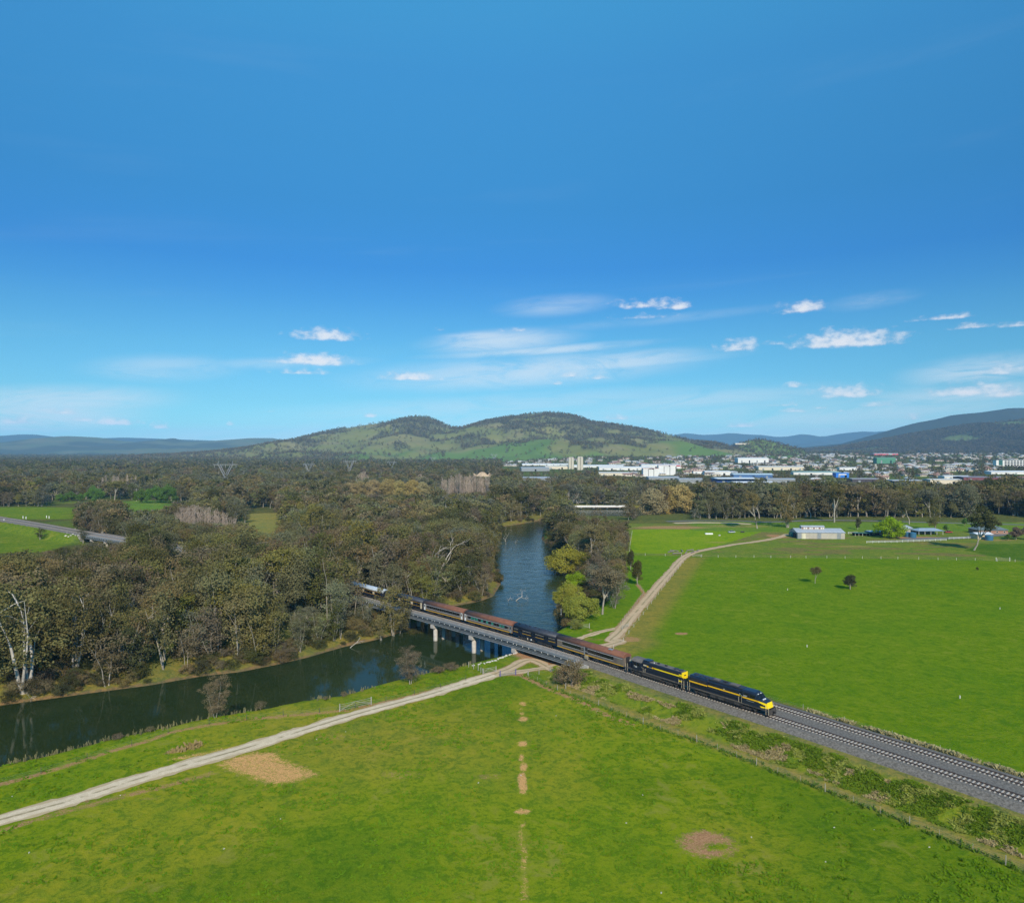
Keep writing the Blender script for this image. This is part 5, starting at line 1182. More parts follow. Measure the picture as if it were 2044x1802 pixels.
place(1272, 1168, 1116, -3.3, DENSEG, 'dark slim tree at the end of the orange dirt line', base_h=8, name='paddock_tree', wide=.62)
place(1259, 1140, 1096, -3.3, DENSEG, 'dark slim tree behind the one by the orange dirt line', base_h=8, name='paddock_tree', wide=.5)
place(1246, 1108, 1058, -3.3, proto_meshes('small_tree', bushy(202, 8, 2.6, 100, .45, 30, .2), LEAF['brown']), 'brown upright tree by the corner of the bright paddock', base_h=8, name='paddock_tree', wide=.6)
place(1627, 1164, 1129, -3.2, proto_meshes('field_gum', gum(210, 8, .26, .34, 3, .10, 45, .28, dense=.7), LEAF['olive']), 'thin young gum alone in the big green field, the taller of the two', base_h=8, name='gum_tree', wide=1.1)
place(1697, 1176, 1145, -3.2, DENSEG, 'rounded dark tree alone in the big green field', base_h=8, name='paddock_tree', wide=1.15)
place(1951, 1139, 1131, -3.2, DENSEG, 'small dark bush near the white gate in the big green field', 'bush', base_h=8, name='bush', wide=.9)
place(1777, 1074, 1032, -3.4, proto_meshes('round_tree', bushy(203, 12, 8.4, 150, .62, 60, .06), LEAF['lime']), 'large round bright lime green tree beside the farm shed', base_h=12, name='broadleaf_tree')
place(1943, 1098, 1003, -3.3, proto_meshes('farm_gum', gum(105, 20, .40, .30, 4, .075, 90, .5, dense=.65), LEAF['dark']), 'big gum with a thick pale trunk beside the blue tank shed', wide=.95, rz=.3)
place(1712, 1058, 1031, -3.6, proto_meshes('small_tree', bushy(204, 8, 2.4, 90, .4, 26, .1), LEAF['dark']), 'small dark upright tree on the lawn behind the big shed', base_h=8, name='conifer_tree', wide=.72)
place(1512, 1056, 976, -3.6, BIG2, 'gum with a twisting pale trunk next to the end of the farm road', wide=.9, rz=2.2)
place(1572, 1054, 962, -3.6, GCOL['brown'][0], 'tall gum standing at the back corner of the big shed', wide=1.0)
place(1665, 1044, 968, -3.8, GCOL['olive'][2], 'gum with a bare white trunk on the lawn behind the shed roof', wide=1.0)
place(1866, 1060, 1000, -3.8, GCOL['olive'][1], 'mid green gum standing behind the blue roofed carport', wide=.95)
place(1815, 1048, 985, -3.8, GCOL['greygreen'][4], 'grey gum behind the lime green tree', wide=1.0)
for px, py, top, mt, lb, w_ in ((1888, 1062, 1047, 'spring', 'small lime bush by the far lawn near the carport', .9), (1926, 1050, 1034, 'spring', 'fresh green small tree left of the big pale trunked gum', 1.0),
                            (2012, 1079, 1066, 'spring', 'small green bush beside the blue tank shed', 1.2), (2028, 1078, 1052, 'twig', 'leafless whitish tree next to the dark roofed house', 1.2), (2052, 1078, 1050, 'twig', 'leafless tree at the end of the garden hedge', 1.1)):
    place(px, py, top, -3.5, (DENSEG[0], recol(DENSEG[1], mt)), lb, base_h=8, name='garden_tree', wide=w_)
for px, py, top in ((80, 1076, 1048), (165, 1084, 1040)):
    place(px, py, top, -5, GCOL['dark'][1 if px < 100 else 6], 'dark gum with its shadow on the green field below the left track' if px < 100 else 'upright gum beside the heap of pale stones', wide=1.3)
# willows
WIL = bushy(205, 12, 7.2, 230, .42, 60, .05, droop=.45); WILM = (WIL[0].mesh('willow_trunk', M_BARK, True), None)
def wil(key): return (WILM[0], crown_mesh('willow_crown', WIL[1], WIL[2], LEAF[key]))
W1, W2, W3 = wil('willow'), wil('lime'), wil('gold')
place(1137, 1143, 1080, -7, W1, 'wide yellow green willow hanging over the right bank of the river', name='willow_tree', base_h=12, wide=1.2)
place(1152, 1192, 1151, -6.6, W2, 'bright lime weeping willow on the right bank', name='willow_tree', base_h=12, wide=1.0)
place(1136, 1230, 1176, -6.8, W1, 'yellow green willow bush at the water between the lime willow and the train', name='willow_tree', base_h=12, wide=.95)
place(1160, 1256, 1200, -6.0, W1, 'rounded yellow green willow closest behind the train', name='willow_tree', base_h=12, wide=1.15, rz=2)
place(1124, 1206, 1168, -7, W1, 'olive yellow willow bush at the water under the bright lime willow', name='willow_tree', base_h=12, wide=.8, rz=1)
place(1148, 1272, 1250, -6.0, W1, 'low willow shrub at the foot of the rounded willow', name='willow_shrub', cat='shrub', base_h=12, wide=1.2)
TG = bushy(206, 20, 9.5, 190, .8, 85, .08, droop=.25); TGM = (TG[0].mesh('golden_trunk', M_BARK, True), crown_mesh('golden_crown', TG[1], TG[2], LEAF['gold']))
for px, py, top, w_, lb in ((1302, 1028, 968, 1.0, 'golden willow left of the largest golden one beyond the paddock'), (1335, 1024, 954, 1.05, 'largest golden willow, with the white warehouses behind it'), (1364, 1026, 966, .9, 'golden willow right of the largest golden one beyond the paddock')):
    place(px, py, top, -4.5, TGM, lb, name='golden_willow', base_h=20, wide=w_)
for i, (px, top) in enumerate(((700, 962), (722, 958), (748, 955), (775, 953), (800, 956), (826, 955), (846, 960))):
    place(px, 996, top, -5, TGM, f'{["first", "second", "third", "fourth", "fifth", "sixth", "seventh"][i]} from the left of the golden trees in a row before the bare poplars', name='golden_willow', base_h=20, wide=.9 if i % 2 else 1.0, group='row of golden trees')
for i, (px, py, top) in enumerate(((140, 1000, 980), (187, 1002, 968), (282, 1004, 975), (310, 1004, 968), (335, 1004, 966), (398, 990, 972), (425, 988, 970), (120, 1002, 984), (160, 1000, 984))):
    nm = ['left of the tallest fresh green one', 'the tallest fresh green one', 'first of the trio by the road', 'middle of the trio by the road', 'last of the trio by the road', 'next to the brown gums', 'beside the tall gum stand', 'at the end near the dull thicket', 'between the small and the tallest'][i]
    place(px, py, top, -5, (WILM[0], crown_mesh('spring_crown', WIL[1], WIL[2], LEAF['spring'])) if i == 0 else SPR, 'fresh green tree beyond the left fields, ' + nm, name='broadleaf_tree', base_h=12, wide=.85, group='fresh green trees beyond the left fields') if i else None
    if i == 0: SPR = (WILM[0], crown_mesh('spring_crown', WIL[1], WIL[2], LEAF['spring'])); place(px, py, top, -5, SPR, 'fresh green tree beyond the left fields, ' + nm, name='broadleaf_tree', base_h=12, wide=.85, group='fresh green trees beyond the left fields')
# bare poplars
POP = [poplar(i, 20, 1.6, 70).mesh('poplar', M_TWIG) for i in range(4)]; POPW = [poplar(20 + i, 20, 2.4, 44).mesh('poplar_wide', M_TWIG) for i in range(3)]
def popl(px, py, top, z, me, label, group):
    x, y = G(px, py, z); h = (py - top) * y / F; s = h / 20
    obj('poplar_tree', me, None, (x, y, zat(x, y)), random.random() * 6, (s * 1.1, s * 1.1, s), label, 'tree', group); SPEC.append((x, y, s * 2.2, h))
def ordn(k): return ('leftmost', 'second', 'third', 'fourth', 'fifth', 'sixth', 'seventh', 'eighth', 'ninth', 'tenth', 'eleventh', 'twelfth', 'thirteenth', 'fourteenth', 'fifteenth', 'sixteenth', 'seventeenth', 'eighteenth', 'nineteenth', 'twentieth', 'twenty-first', 'twenty-second', 'twenty-third', 'twenty-fourth', 'twenty-fifth', 'rightmost')[k]
for i in range(26):
    f = i / 25; px = 884 + 92 * f + random.uniform(-1.5, 1.5); popl(px, 998 + random.uniform(-3, 3), 947 + random.uniform(-4, 6) + (6 if i < 4 else 0), -5, POP[i % 4], ordn(i) + ' bare pinkish poplar of the long row left of the river', 'long row of bare poplars')
for i in range(8): popl(712 + i * 3.2, 985, 938 + abs(i - 4) * 3, -5, POP[i % 4], ordn(i) + ' of the bare poplars rising above the golden trees', 'bare poplars above the golden trees')
for i in range(7): popl(832 + i * 4, 985, 944 + abs(i - 2) * 3, -5, POP[i % 4], ordn(i) + ' bare poplar between the golden trees and the long row', 'bare poplars behind the golden trees')
for i in range(44):
    f = (i % 22) / 21; r_ = i // 22; px = 350 + 122 * f + random.uniform(-2.5, 2.5); tp = np.interp(f, [0, .1, .35, .6, .85, 1], [1022, 1010, 1004, 1012, 1022, 1034]) + random.uniform(-2, 3)
    popl(px, 1056 + f * 10 - r_ * 7, tp + r_ * 2, -5, POPW[i % 3], 'bare pinkish brown poplar of the grove beside the pale clearing', 'grove of bare poplars')
for i in range(7): popl(304 + i * 3.6, 1042, 1014 + random.uniform(0, 4), -5, POPW[i % 3], ordn(i) + ' bare grey poplar of the small clump left of the grove', 'small clump of bare poplars')
for i in range(30):
    px = random.choice((95, 120, 150, 165, 205, 222, 238, 262, 330, 350)) + random.uniform(-9, 9); popl(px, 988 + random.uniform(-4, 4), 952 + random.uniform(-6, 12), -5, POP[i % 4], 'bare grey poplar in the far wood beyond the left fields', 'bare poplars beyond the left fields')
# shrubs by the bridge and along the banks
BUSH = bushy(207, 6, 3.8, 70, .26, 46, .04, hollow=.1); BM = (BUSH[0].mesh('bush_stems', M_TWIG, True), crown_mesh('bush_crown', BUSH[1], BUSH[2], LEAF['brown']))
BDK = recol(BM[1], 'dark')
place(1142, 1366, 1307, -2.8, BM, 'large grey brown shrub with bare twigs at the end of the bridge', 'shrub', 'shrub', 6, .80)
place(1122, 1362, 1330, -2.8, BM, 'smaller grey shrub against the large one at the end of the bridge', 'shrub', 'shrub', 6, .9)
place(1110, 1341, 1324, -3.0, (BM[0], recol(BM[1], 'lime')), 'small lime green bush at the mouth of the underpass', 'shrub', 'shrub', 6, .9)
for i, (px, py, top, w_, lb) in enumerate(((520, 1418, 1398, .9, 'grey twiggy shrub over the edge of the near bank'), (686, 1393, 1380, .8, 'small brown shrub on the near bank by the wooden fence stay'), (900, 1340, 1322, 1.3, 'brown scrub on the bank left of the white stones'), (875, 1346, 1331, 1.4, 'brown scrub beside the lone gum on the near bank'),
                                       (235, 1478, 1466, 1.6, 'brown scrub hanging over the water edge near the left'), (300, 1464, 1452, 1.3, 'thin brown scrub on the edge of the near bank'), (650, 1400, 1391, 1.1, 'low brown tuft shrub on the near bank'), (560, 1318, 1290, 1.0, 'dark grey bush on the far bank over the water'), (750, 1262, 1240, 1.0, 'dark green bush by the tan beach'), (826, 1258, 1234, 1.0, 'green bush beside the first pier of the bridge'), (350, 1362, 1344, 1.2, 'grey bush touching the water on the far bank'))):
    place(px, py, top, -3.6 if py > 1320 and px != 350 and px != 560 else -6.6, BM if i not in (8, 9) else (BM[0], BDK), lb, 'shrub', 'shrub', 6, w_)
# dead trees and snags
def snag(px, py, top, z, seed, label, nm='dead_tree', sp=.45, r=.32, rx=0, ry=0, rz=0, depth=3):
    x, y = G(px, py, z); h = (py - top) * y / F
    o = obj(nm, deadtree(seed, 14, 3, sp, r, depth).mesh(nm, M_BARKD, True), None, (x, y, z), rz, h / 12, label, 'dead tree' if nm == 'dead_tree' else 'snag'); o.rotation_euler = (rx, ry, rz)
    SPEC.append((x, y, 3, h)); return o
snag(893, 1168, 1062, -5, 5, 'tall white dead tree with bare forked limbs on the left side of the river', sp=.35, r=.5, depth=4)
snag(1030, 1199, 1168, ZW, 8, 'tangle of dead branches with one curved arm in mid river behind the train', 'driftwood', .9, .3, .5, .6); snag(1014, 1200, 1180, ZW, 9, 'low dead branches in the water beside the curved arm', 'driftwood', .9, .3, 1.2, 0)
snag(1010, 1086, 1064, ZW, 12, 'pale forked branches standing in the water at the river bend', 'driftwood', .5, .25, .3, .2); snag(1030, 1088, 1074, ZW, 13, 'low pale branches just right of the forked ones at the river bend', 'driftwood', .6, .2, .9, 0)
snag(1008, 1060, 1050, ZW, 14, 'thin pale branch in the far end of the river bend', 'driftwood', .4, .2, .2, .3); snag(1021, 1060, 1053, ZW, 15, 'small pale stub in the far end of the river bend', 'driftwood', .4, .2, .2, -.4)
snag(700, 1292, 1262, -7.4, 16, 'pale dead trunk leaning out of the far bank into the river', 'driftwood', .35, .32, 0, 1.0, .5, 2); snag(62, 1400, 1370, -7.2, 17, 'fallen grey branch at the water below the huge gum', 'driftwood', .5, .3, .2, 1.2, -.6, 2)
snag(110, 1515, 1498, -5.2, 18, 'bare pale branch sticking out of the river by the near bank', 'driftwood', .5, .2, 0, -1.1, 0, 2); snag(182, 1500, 1490, -4.4, 19, 'small bare stump branch on the edge of the near bank', 'driftwood', .4, .2, 0, .2, 0, 1)

# ------------------------------------------------ the mass of the woods: each tree where it stands
CLR = [  # things that trees nearer than Y may not cover: (picture outline, distance)
    ([(700, 1150), (775, 1168), (775, 1187), (740, 1182), (700, 1172)], 250), ([(812, 1180), (1120, 1255), (1300, 1320), (1300, 1350), (1130, 1330), (812, 1236)], 240),
    ([(1000, 1052), (1040, 1042), (1075, 1042), (1092, 1092), (1105, 1105), (1145, 1155), (1150, 1170), (1112, 1230), (1118, 1290), (850, 1205), (985, 1192), (1003, 1160), (988, 1120)], 560),
    ([(1153, 1000), (1245, 1000), (1245, 1034), (1155, 1034)], 720), ([(-400, 1014), (150, 1014), (150, 1034), (-400, 1034)], 640), ([(-400, 1034), (0, 1028), (185, 1060), (185, 1076), (165, 1085), (120, 1092), (85, 1100), (-400, 1100)], 560),
    ([(185, 1058), (262, 1070), (262, 1084), (185, 1076)], 455), ([(338, 1090), (380, 1098), (380, 1106), (338, 1100)], 395), ([(1096, 1082), (1172, 1082), (1172, 1142), (1096, 1142)], 345), ([(1112, 1150), (1180, 1150), (1192, 1246), (1122, 1262)], 268), ([(486, 1030), (562, 1028), (562, 1046), (545, 1064), (505, 1056)], 560), ([(250, 1002), (335, 1000), (335, 1014), (250, 1016)], 760),
    ([(326, 1144), (372, 1143), (380, 1158), (340, 1160)], 330), ([(876, 1064), (912, 1064), (912, 1128), (876, 1128)], 305), ([(700, 950), (860, 950), (860, 985), (700, 985)], 900), ([(880, 944), (976, 944), (976, 982), (880, 982)], 880),
    ([(436, 920), (466, 920), (462, 948), (440, 948)], 1150), ([(608, 920), (624, 920), (624, 938), (608, 938)], 1400), ([(688, 914), (708, 914), (706, 938), (690, 938)], 1500), ([(345, 1003), (475, 1003), (478, 1045), (345, 1040)], 520), ([(1272, 956), (1385, 956), (1385, 1015), (1272, 1015)], 630), ([(946, 935), (980, 935), (980, 950), (946, 950)], 1500), ([(1252, 1050), (2300, 1050), (2300, 1300), (1252, 1300)], 440),
    ([(760, 1283), (815, 1262), (836, 1262), (836, 1245), (760, 1262)], 228), ([(540, 1150), (640, 1150), (640, 1205), (560, 1205)], 235), ([(100, 968), (380, 966), (380, 1000), (100, 1000)], 800), ([(150, 1046), (178, 1046), (178, 1082), (150, 1082)], 430)]
def GT(px, py):
    """the ground point seen at that place of the picture, on the sloping town ground"""
    Y = F * (H - ZL) / (py - CY)
    for _ in range(12): Y = .5 * Y + .5 * F * (H - zat((px - CX) * Y / F, Y)) / (py - CY)
    return np.array([(px - CX) * Y / F, Y])
WH_ = [  # large buildings of the town: (x, base y, width, height, roof, label)
    (962, 951, 34, 12, 'mound', ''), (1090, 929, 96, 3, 'white', 'very long low white shed at the foot of the green hill'), (1140, 936, 11, 22, 'silo', 'left of the two pale concrete silos'), (1158, 938, 12, 25, 'silo', 'right of the two pale concrete silos'),
    (1067, 940, 56, 8, 'grey', 'grey fronted warehouse left of the silos'), (1110, 936, 44, 7, 'cream', 'cream warehouse just left of the silos'), (1190, 933, 110, 5, 'white', 'long white warehouse behind the two silos'), (1245, 938, 100, 7, 'white', 'widest white warehouse right of the silos'), (1318, 935, 76, 9, 'white', 'white warehouse with a red sign at its right end'),
    (1078, 958, 70, 5, 'grey', 'low grey roofed shed beyond the bare poplars'), (1225, 949, 60, 7, 'cream', 'cream walled warehouse beyond the footbridge'), (1298, 951, 32, 20, 'block', 'tall white block with red roof edge, left one'), (1330, 948, 34, 24, 'block', 'tall white block beside the golden willow'), (1322, 957, 60, 6, 'grey', 'grey flat building behind the golden willows'),
    (1375, 962, 50, 8, 'grey', 'pale flat roofed shop behind the golden willow'), (1395, 946, 24, 8, 'red', 'small building with an orange roof'), (1430, 948, 50, 9, 'white', 'white building with a stack, right of the orange roof'), (1465, 962, 84, 9, 'blue', 'long deep blue fronted store with white roof'), (1500, 953, 76, 8, 'blue2', 'pale roofed store with a blue front behind the long blue one'),
    (1556, 963, 54, 9, 'grey', 'large pale roofed store right of the blue one'), (1555, 938, 90, 8, 'cream', 'white shed with a dark verge right of the town centre'), (1625, 947, 90, 6, 'greenroof', 'long pale green roofed warehouse'), (1500, 924, 60, 12, 'white', 'white building on the slope of the town'), (1690, 938, 34, 6, 'white', 'small white hall between dark trees'),
    (1678, 953, 26, 11, 'bluebox', 'bright blue box shaped store'), (1722, 962, 56, 8, 'dark', 'dark fronted shop right of the bright blue box'), (1640, 970, 76, 10, 'white', 'white roofed hall in front of the pale green warehouse'), (1700, 975, 60, 9, 'grey', 'grey roofed shed at the wood edge'), (1800, 965, 60, 8, 'darkblue', 'dark blue building under a long pale canopy'),
    (1765, 925, 36, 14, 'green', 'green box shaped building in the trees'), (1764, 908, 50, 3, 'redwhite', 'long red and white warehouse under the mountain'), (1880, 965, 60, 10, 'cream', 'cream hall with grey roof'), (1905, 955, 50, 6, 'white', 'low white roof among trees right of the cream hall'), (1955, 958, 80, 7, 'darkred', 'dark red brick building'),
    (2005, 946, 80, 6, 'white', 'long white roof below the apartment block'), (2016, 930, 66, 15, 'flats', 'white three storey apartment block with balconies'), (1835, 985, 70, 12, 'white', 'pale house roofs at the edge of the wood'), (2030, 972, 60, 6, 'greenroof', 'green roofed pavilion at the far right'), (455, 956, 18, 4, 'white', 'small white roof in the left forest'), (240, 950, 14, 3, 'white', 'tiny white roof in the far left forest'),
    (1480, 884, 30, 3, 'cream', 'cream house on the green rise'), (1500, 968, 80, 5, 'white', 'low white canopy in front of the long blue store'), (1590, 980, 60, 6, 'cream', 'cream roof peeping over the wood')]
HOUSES = []
rh = random.Random(5)
tries = 0
while len(HOUSES) < 298 and tries < 9000:
    tries += 1
    px = rh.uniform(1010, 2070); Y = rh.choice((rh.uniform(2300, 4300), rh.uniform(1500, 4000), rh.uniform(1100, 2400)))
    if px < 1240 and Y < 2300: continue
    if px > 1700 and rh.random() < .4: continue
    if Y > 3000 and px < 1330: continue
    if Y > 3500 and px < 1450: continue
    X = (px - CX) * Y / F; z = zat(X, Y); yb = CY + F * (H - z) / Y
    w_ = rh.uniform(13, 23) * (1 + Y / 9000)
    if any(abs(px - q[0]) < (q[2] / 2 + 5) and abs(yb - q[1]) < 6 for q in WH_): continue
    HOUSES.append((X, Y, w_, rh.uniform(11, 15), rh.uniform(3.6, 4.8), rh.choice(('white', 'white', 'grey', 'terra', 'terra', 'brown', 'cream')), rh.uniform(-.5, .5)))
for q in WH_:
    if q[4] and q[1] < 966: CLR.append(([(q[0] - q[2] / 2, q[1] - q[3] - 1), (q[0] + q[2] / 2, q[1] - q[3] - 1), (q[0] + q[2] / 2, q[1] - 1), (q[0] - q[2] / 2, q[1] - 1)], GT(q[0], q[1])[1]))

rng = np.random.default_rng(99); pts = []
Y = 150.0
while Y < 6600:
    sy = max(6.3, .016 * Y); sx = min(13.5, max(6.0, .0125 * Y)); x0, x1 = ((-900 if Y < 420 else -420) - CX) / F * Y, (2400 - CX) / F * Y
    n_ = int((x1 - x0) / sx); xx = x0 + (np.arange(n_) + rng.random(n_)) * sx; pts.append(np.c_[xx, Y + rng.random(n_) * sy]); Y += sy
TP = np.vstack(pts); X_, Y_ = TP[:, 0], TP[:, 1]; tz = land(TP)
bx_, by_ = PR(X_, Y_, tz); BP = np.c_[bx_, by_]
leftt = inside(TP, LEFT_LAND); rvt = sdf(TP, RIVER); ut, st_ = rail_us(TP)
ok = (rvt > 2.0) & ((ut > 6.0) | (ut < -11.5))
ok &= ~((~leftt) & (Y_ < 560) & ~inside(BP, [(1098, 1045), (1246, 1052), (1250, 1080), (1246, 1110), (1248, 1150), (1238, 1200), (1215, 1226), (1188, 1238), (1120, 1268), (1112, 1232), (1150, 1170), (1150, 1150), (1128, 1118), (1092, 1092), (1080, 1060)]))
ok &= ~((~leftt) & (Y_ >= 560) & (by_ > np.interp(bx_, [1150, 1240, 1300, 1380, 1400, 1700, 2500], [1050, 1050, 1046, 1042, 1036, 1033, 1036])))
ok &= ~((bx_ > 1500) & (by_ > 1036))
for poly, d in (([(-400, 1010), (152, 1012), (152, 1036), (0, 1034), (-400, 1020)], 0), ([(-400, 1036), (130, 1060), (170, 1078), (95, 1104), (-400, 1112)], 0), ([(478, 1026), (566, 1024), (568, 1050), (545, 1068), (500, 1060)], 0), ([(240, 998), (340, 996), (342, 1018), (240, 1018)], 0), ([(318, 1141), (378, 1140), (392, 1162), (340, 1168)], 0), ([(340, 1046), (480, 1046), (480, 1068), (340, 1060)], 0)):
    ok &= ~inside(BP, poly)
town = (bx_ > 985) & (Y_ > 950) & (Y_ < 3800) & (bx_ > 1000 + (Y_ < 1300) * 240)
dens = fbm(X_ / 130, Y_ / 200, 3); ok &= ~(town & (rng.random(len(X_)) > np.clip((dens - .32) * 2.6, .16, .9)))
ok &= ~((Y_ > 2900) & (bx_ > 470) & (bx_ < 1040)); ok &= ~((Y_ > 3300) & (bx_ >= 1040) & (bx_ < 1330)); ok &= ~((Y_ > 3900) & (bx_ >= 1330) & (bx_ < 1560)); ok &= ~((Y_ > 3900) & (bx_ > 1560))
ok &= ~((Y_ > 420) & (fbm(X_ / 60 + 90, Y_ / 60, 2) > .70) & (Y_ < 2500))
TP, tz, X_, Y_, leftt, rvt, town = TP[ok], tz[ok], X_[ok], Y_[ok], leftt[ok], rvt[ok], town[ok]
n_ = len(TP); hgt = 13 + 11 * rng.random(n_) ** 1.0; hgt = hgt * (.82 + .36 * fbm(X_ / 40, Y_ / 40, 2) * 1.3)
hgt = np.where(town, hgt * .58, hgt); hgt = np.where(leftt & (rvt < 12), hgt * rng.uniform(.62, 1.05, n_), hgt); hgt = np.where(Y_ > 3000, hgt * .85, hgt)
hgt = np.where((~leftt) & (Y_ < 560), hgt * .72, hgt); hgt = np.where((~leftt) & (Y_ >= 560) & (Y_ < 950) & (bx_[ok] > 1240), hgt * 1.22, hgt)
for (x, y, r_, h_) in SPEC:
    k = (np.abs(X_ - x) < r_ * 1.0 + 1.5) & (np.abs(Y_ - y) < r_ + 1.5); hgt[k] = 0
def covers(h, idx):
    """which of these trees would hide one of the outlines"""
    x, y, z = X_[idx], Y_[idx], tz[idx]; bad = np.zeros(len(idx), bool)
    for fx in (-.26, 0, .26):
        for fz in (.35, .55, .75, .95):
            if fx and fz > .9: continue
            p = np.c_[CX + F * (x + fx * h) / y, CY + F * (H - z - fz * h) / y]
            for poly, D in CLR:
                q = (y < D) & ~bad
                if q.any(): bad[np.where(q)[0][inside(p[q], poly)]] = True
    return bad
idx = np.where(hgt > 0)[0]; b = covers(hgt[idx], idx); k = idx[b]
for f in (.72, .5):
    h2 = hgt[k] * (f if f > .6 else .5 / .72); hgt[k] = h2; b = covers(hgt[k], k); k = k[b]
hgt[k] = 0
# houses keep some of their view
hp = np.array([(h[0], h[1]) for h in HOUSES]); hpx = CX + F * hp[:, 0] / hp[:, 1]; hpy = CY + F * (H - land(hp)) / hp[:, 1]
ti = np.where((hgt > 0) & town)[0]; tx = CX + F * X_[ti] / Y_[ti]; tb = CY + F * (H - tz[ti]) / Y_[ti]; tt = tb - F * hgt[ti] / Y_[ti]
rej = np.zeros(len(ti), bool)
for a, c, h in zip(hpx, hpy, HOUSES): rej |= (np.abs(tx - a) < F * (hgt[ti] * .3 + h[2] * .4) / Y_[ti]) & (tb > c) & (tt < c) & (rng.random(len(ti)) < .5)
hgt[ti[rej]] = 0
kp = hgt > 2.5; TP, tz, X_, Y_, leftt, rvt, town, hgt = TP[kp], tz[kp], X_[kp], Y_[kp], leftt[kp], rvt[kp], town[kp], hgt[kp]
n_ = len(TP)
# colour and form
cn_ = fbm(X_ / 45 + 3, Y_ / 45, 2) + rng.normal(0, .13, n_); keys = np.array(['greygreen', 'olive', 'brown', 'dark']); ck = np.where(cn_ < .38, 0, np.where(cn_ < .53, 1, np.where(cn_ < .72, 2, 3))); ck = np.where(rng.random(n_) < .07, 3, ck)
fm = rng.integers(0, 6, n_); slim = (leftt & (Y_ < 330) & (rng.random(n_) < .55)) | (rng.random(n_) < .15); fm = np.where(slim, 6 + rng.integers(0, 4, n_), fm)
rot = rng.random(n_) * 6.28
order = np.argsort(Y_); cov = np.zeros((170, 560), bool); vis = np.zeros(n_)
for i in order:
    if Y_[i] > 1600: break
    y = Y_[i]; px = (CX + F * X_[i] / y) / 4; t_ = (CY + F * (H - tz[i] - hgt[i]) / y - 800) / 4; hp_ = F * hgt[i] / y / 4; w_ = hp_ * .30
    x0, x1, y0, y1 = int(max(0, px - w_)), int(min(511, px + w_) + 1), int(max(0, t_)), int(min(169, t_ + hp_ * .8) + 1)
    if x1 <= x0 or y1 <= y0 or px < 2 or px > 509: continue
    sub = cov[y0:y1, x0:x1]; vis[i] = (~sub).sum(); sub[:] = True
NSP = len([o for o in bpy.data.objects if o.name.startswith('gum_tree')])
top_i = np.argsort(-vis)[:300 - NSP]; top_i = top_i[vis[top_i] > 0]
indiv = np.zeros(n_, bool); indiv[top_i] = True
# ------------------------------------------------ the 300 that show largest, each with its own words
def where_of(x, y, px):
    lf = inside(np.array([[x, y]]), LEFT_LAND)[0]; rv = float(sdf(np.array([[x, y]]), RIVER)[0])
    if lf and rv < 13 and y < 262: return 'a', 'on the far bank edge'
    if not lf and y < 560: return 'b', 'between river bend and paddock'
    if not lf: return 'c', 'in the belt ' + ('behind the bright paddock' if px < 1480 else 'behind the farm sheds' if px < 1800 else 'behind the slate roofed house')
    if y < 262: return 'd', 'behind the bank ' + ('by the huge white-trunked gum' if px < 260 else 'around the spreading gum' if px < 640 else 'left of the bridge')
    if y < 420: return 'e', ('along the left viaduct' if px < 480 else 'around the silver roofed coach' if px < 780 else 'around the white dead tree')
    return 'f', ('beyond the left fields' if px < 330 else 'around the bare poplar grove' if px < 560 else 'in front of the golden trees' if px < 860 else 'beyond the river bend')
ORD = ['leftmost', 'second', 'third', 'fourth', 'fifth', 'sixth', 'seventh', 'eighth', 'ninth', 'tenth', 'eleventh', 'twelfth', 'thirteenth', 'fourteenth', 'fifteenth', 'sixteenth', 'seventeenth', 'eighteenth', 'nineteenth', 'twentieth']
buck = {}
for i in np.where(indiv)[0]:
    px = CX + F * X_[i] / Y_[i]; z_, wh = where_of(X_[i], Y_[i], px); sz = 'tall' if hgt[i] > 18 else 'low' if hgt[i] < 11 else 'middle-sized'; buck.setdefault((z_, wh, str(keys[ck[i]]), ('slim ' if fm[i] > 5 else 'broad ') + sz, ), []).append((px, i))
for (z_, wh, key, sz), L_ in buck.items():
    L_.sort()
    for k, (px, i) in enumerate(L_):
        lab = f'{sz} {CNAME[key]} gum {wh}'
        if len(L_) > 1: lab += f', {ORD[min(k, 19)]}' + ('' if k == 0 else ' from left')
        m = GCOL[key][fm[i]]; bh = 16 if fm[i] > 5 else 20; s_ = hgt[i] / bh; w_ = s_ * random.uniform(.85, 1.2)
        tree_obj('gum_tree', m, ' '.join(lab.split()[:16]), 'tree', (X_[i], Y_[i], tz[i]), rot[i], (w_, w_, s_), 'gums ' + wh)
# everything smaller: one mass, same kinds of trees
_first = {}
def src_of(me):
    if me.name not in _first:
        for o in bpy.data.objects:
            if o.data is me: _first[me.name] = o; break
    return _first.get(me.name)
def need(me, kind_, X, Y, s, label):
    """an own tree of that mesh so that the mass can repeat it"""
    return obj('gum_tree', me, None, (X, Y, zat(X, Y)), 1.0, s, label, 'tree', 'gums in the far wood')
near = (~indiv) & (Y_ < 430); rest = (~indiv) & ~near
srcs = []; sid = {}
for c_ in range(4):
    for f_ in range(10):
        for m in GCOL[str(keys[c_])][f_]:
            o = src_of(m)
            if o is not None: sid.setdefault((c_, f_), []).append(o)
protos = []; P2 = []; I2 = []
sel = np.where(near)[0]; avail = [k for k, v in sid.items() if len(v) == 2]
for i in sel:
    k = (int(ck[i]), int(fm[i])); k = k if k in avail else avail[(int(ck[i]) * 7 + int(fm[i])) % len(avail)]
    for o in sid[k]:
        if o not in protos: protos.append(o)
        P2.append(i); I2.append(protos.index(o))
P2 = np.array(P2, int)
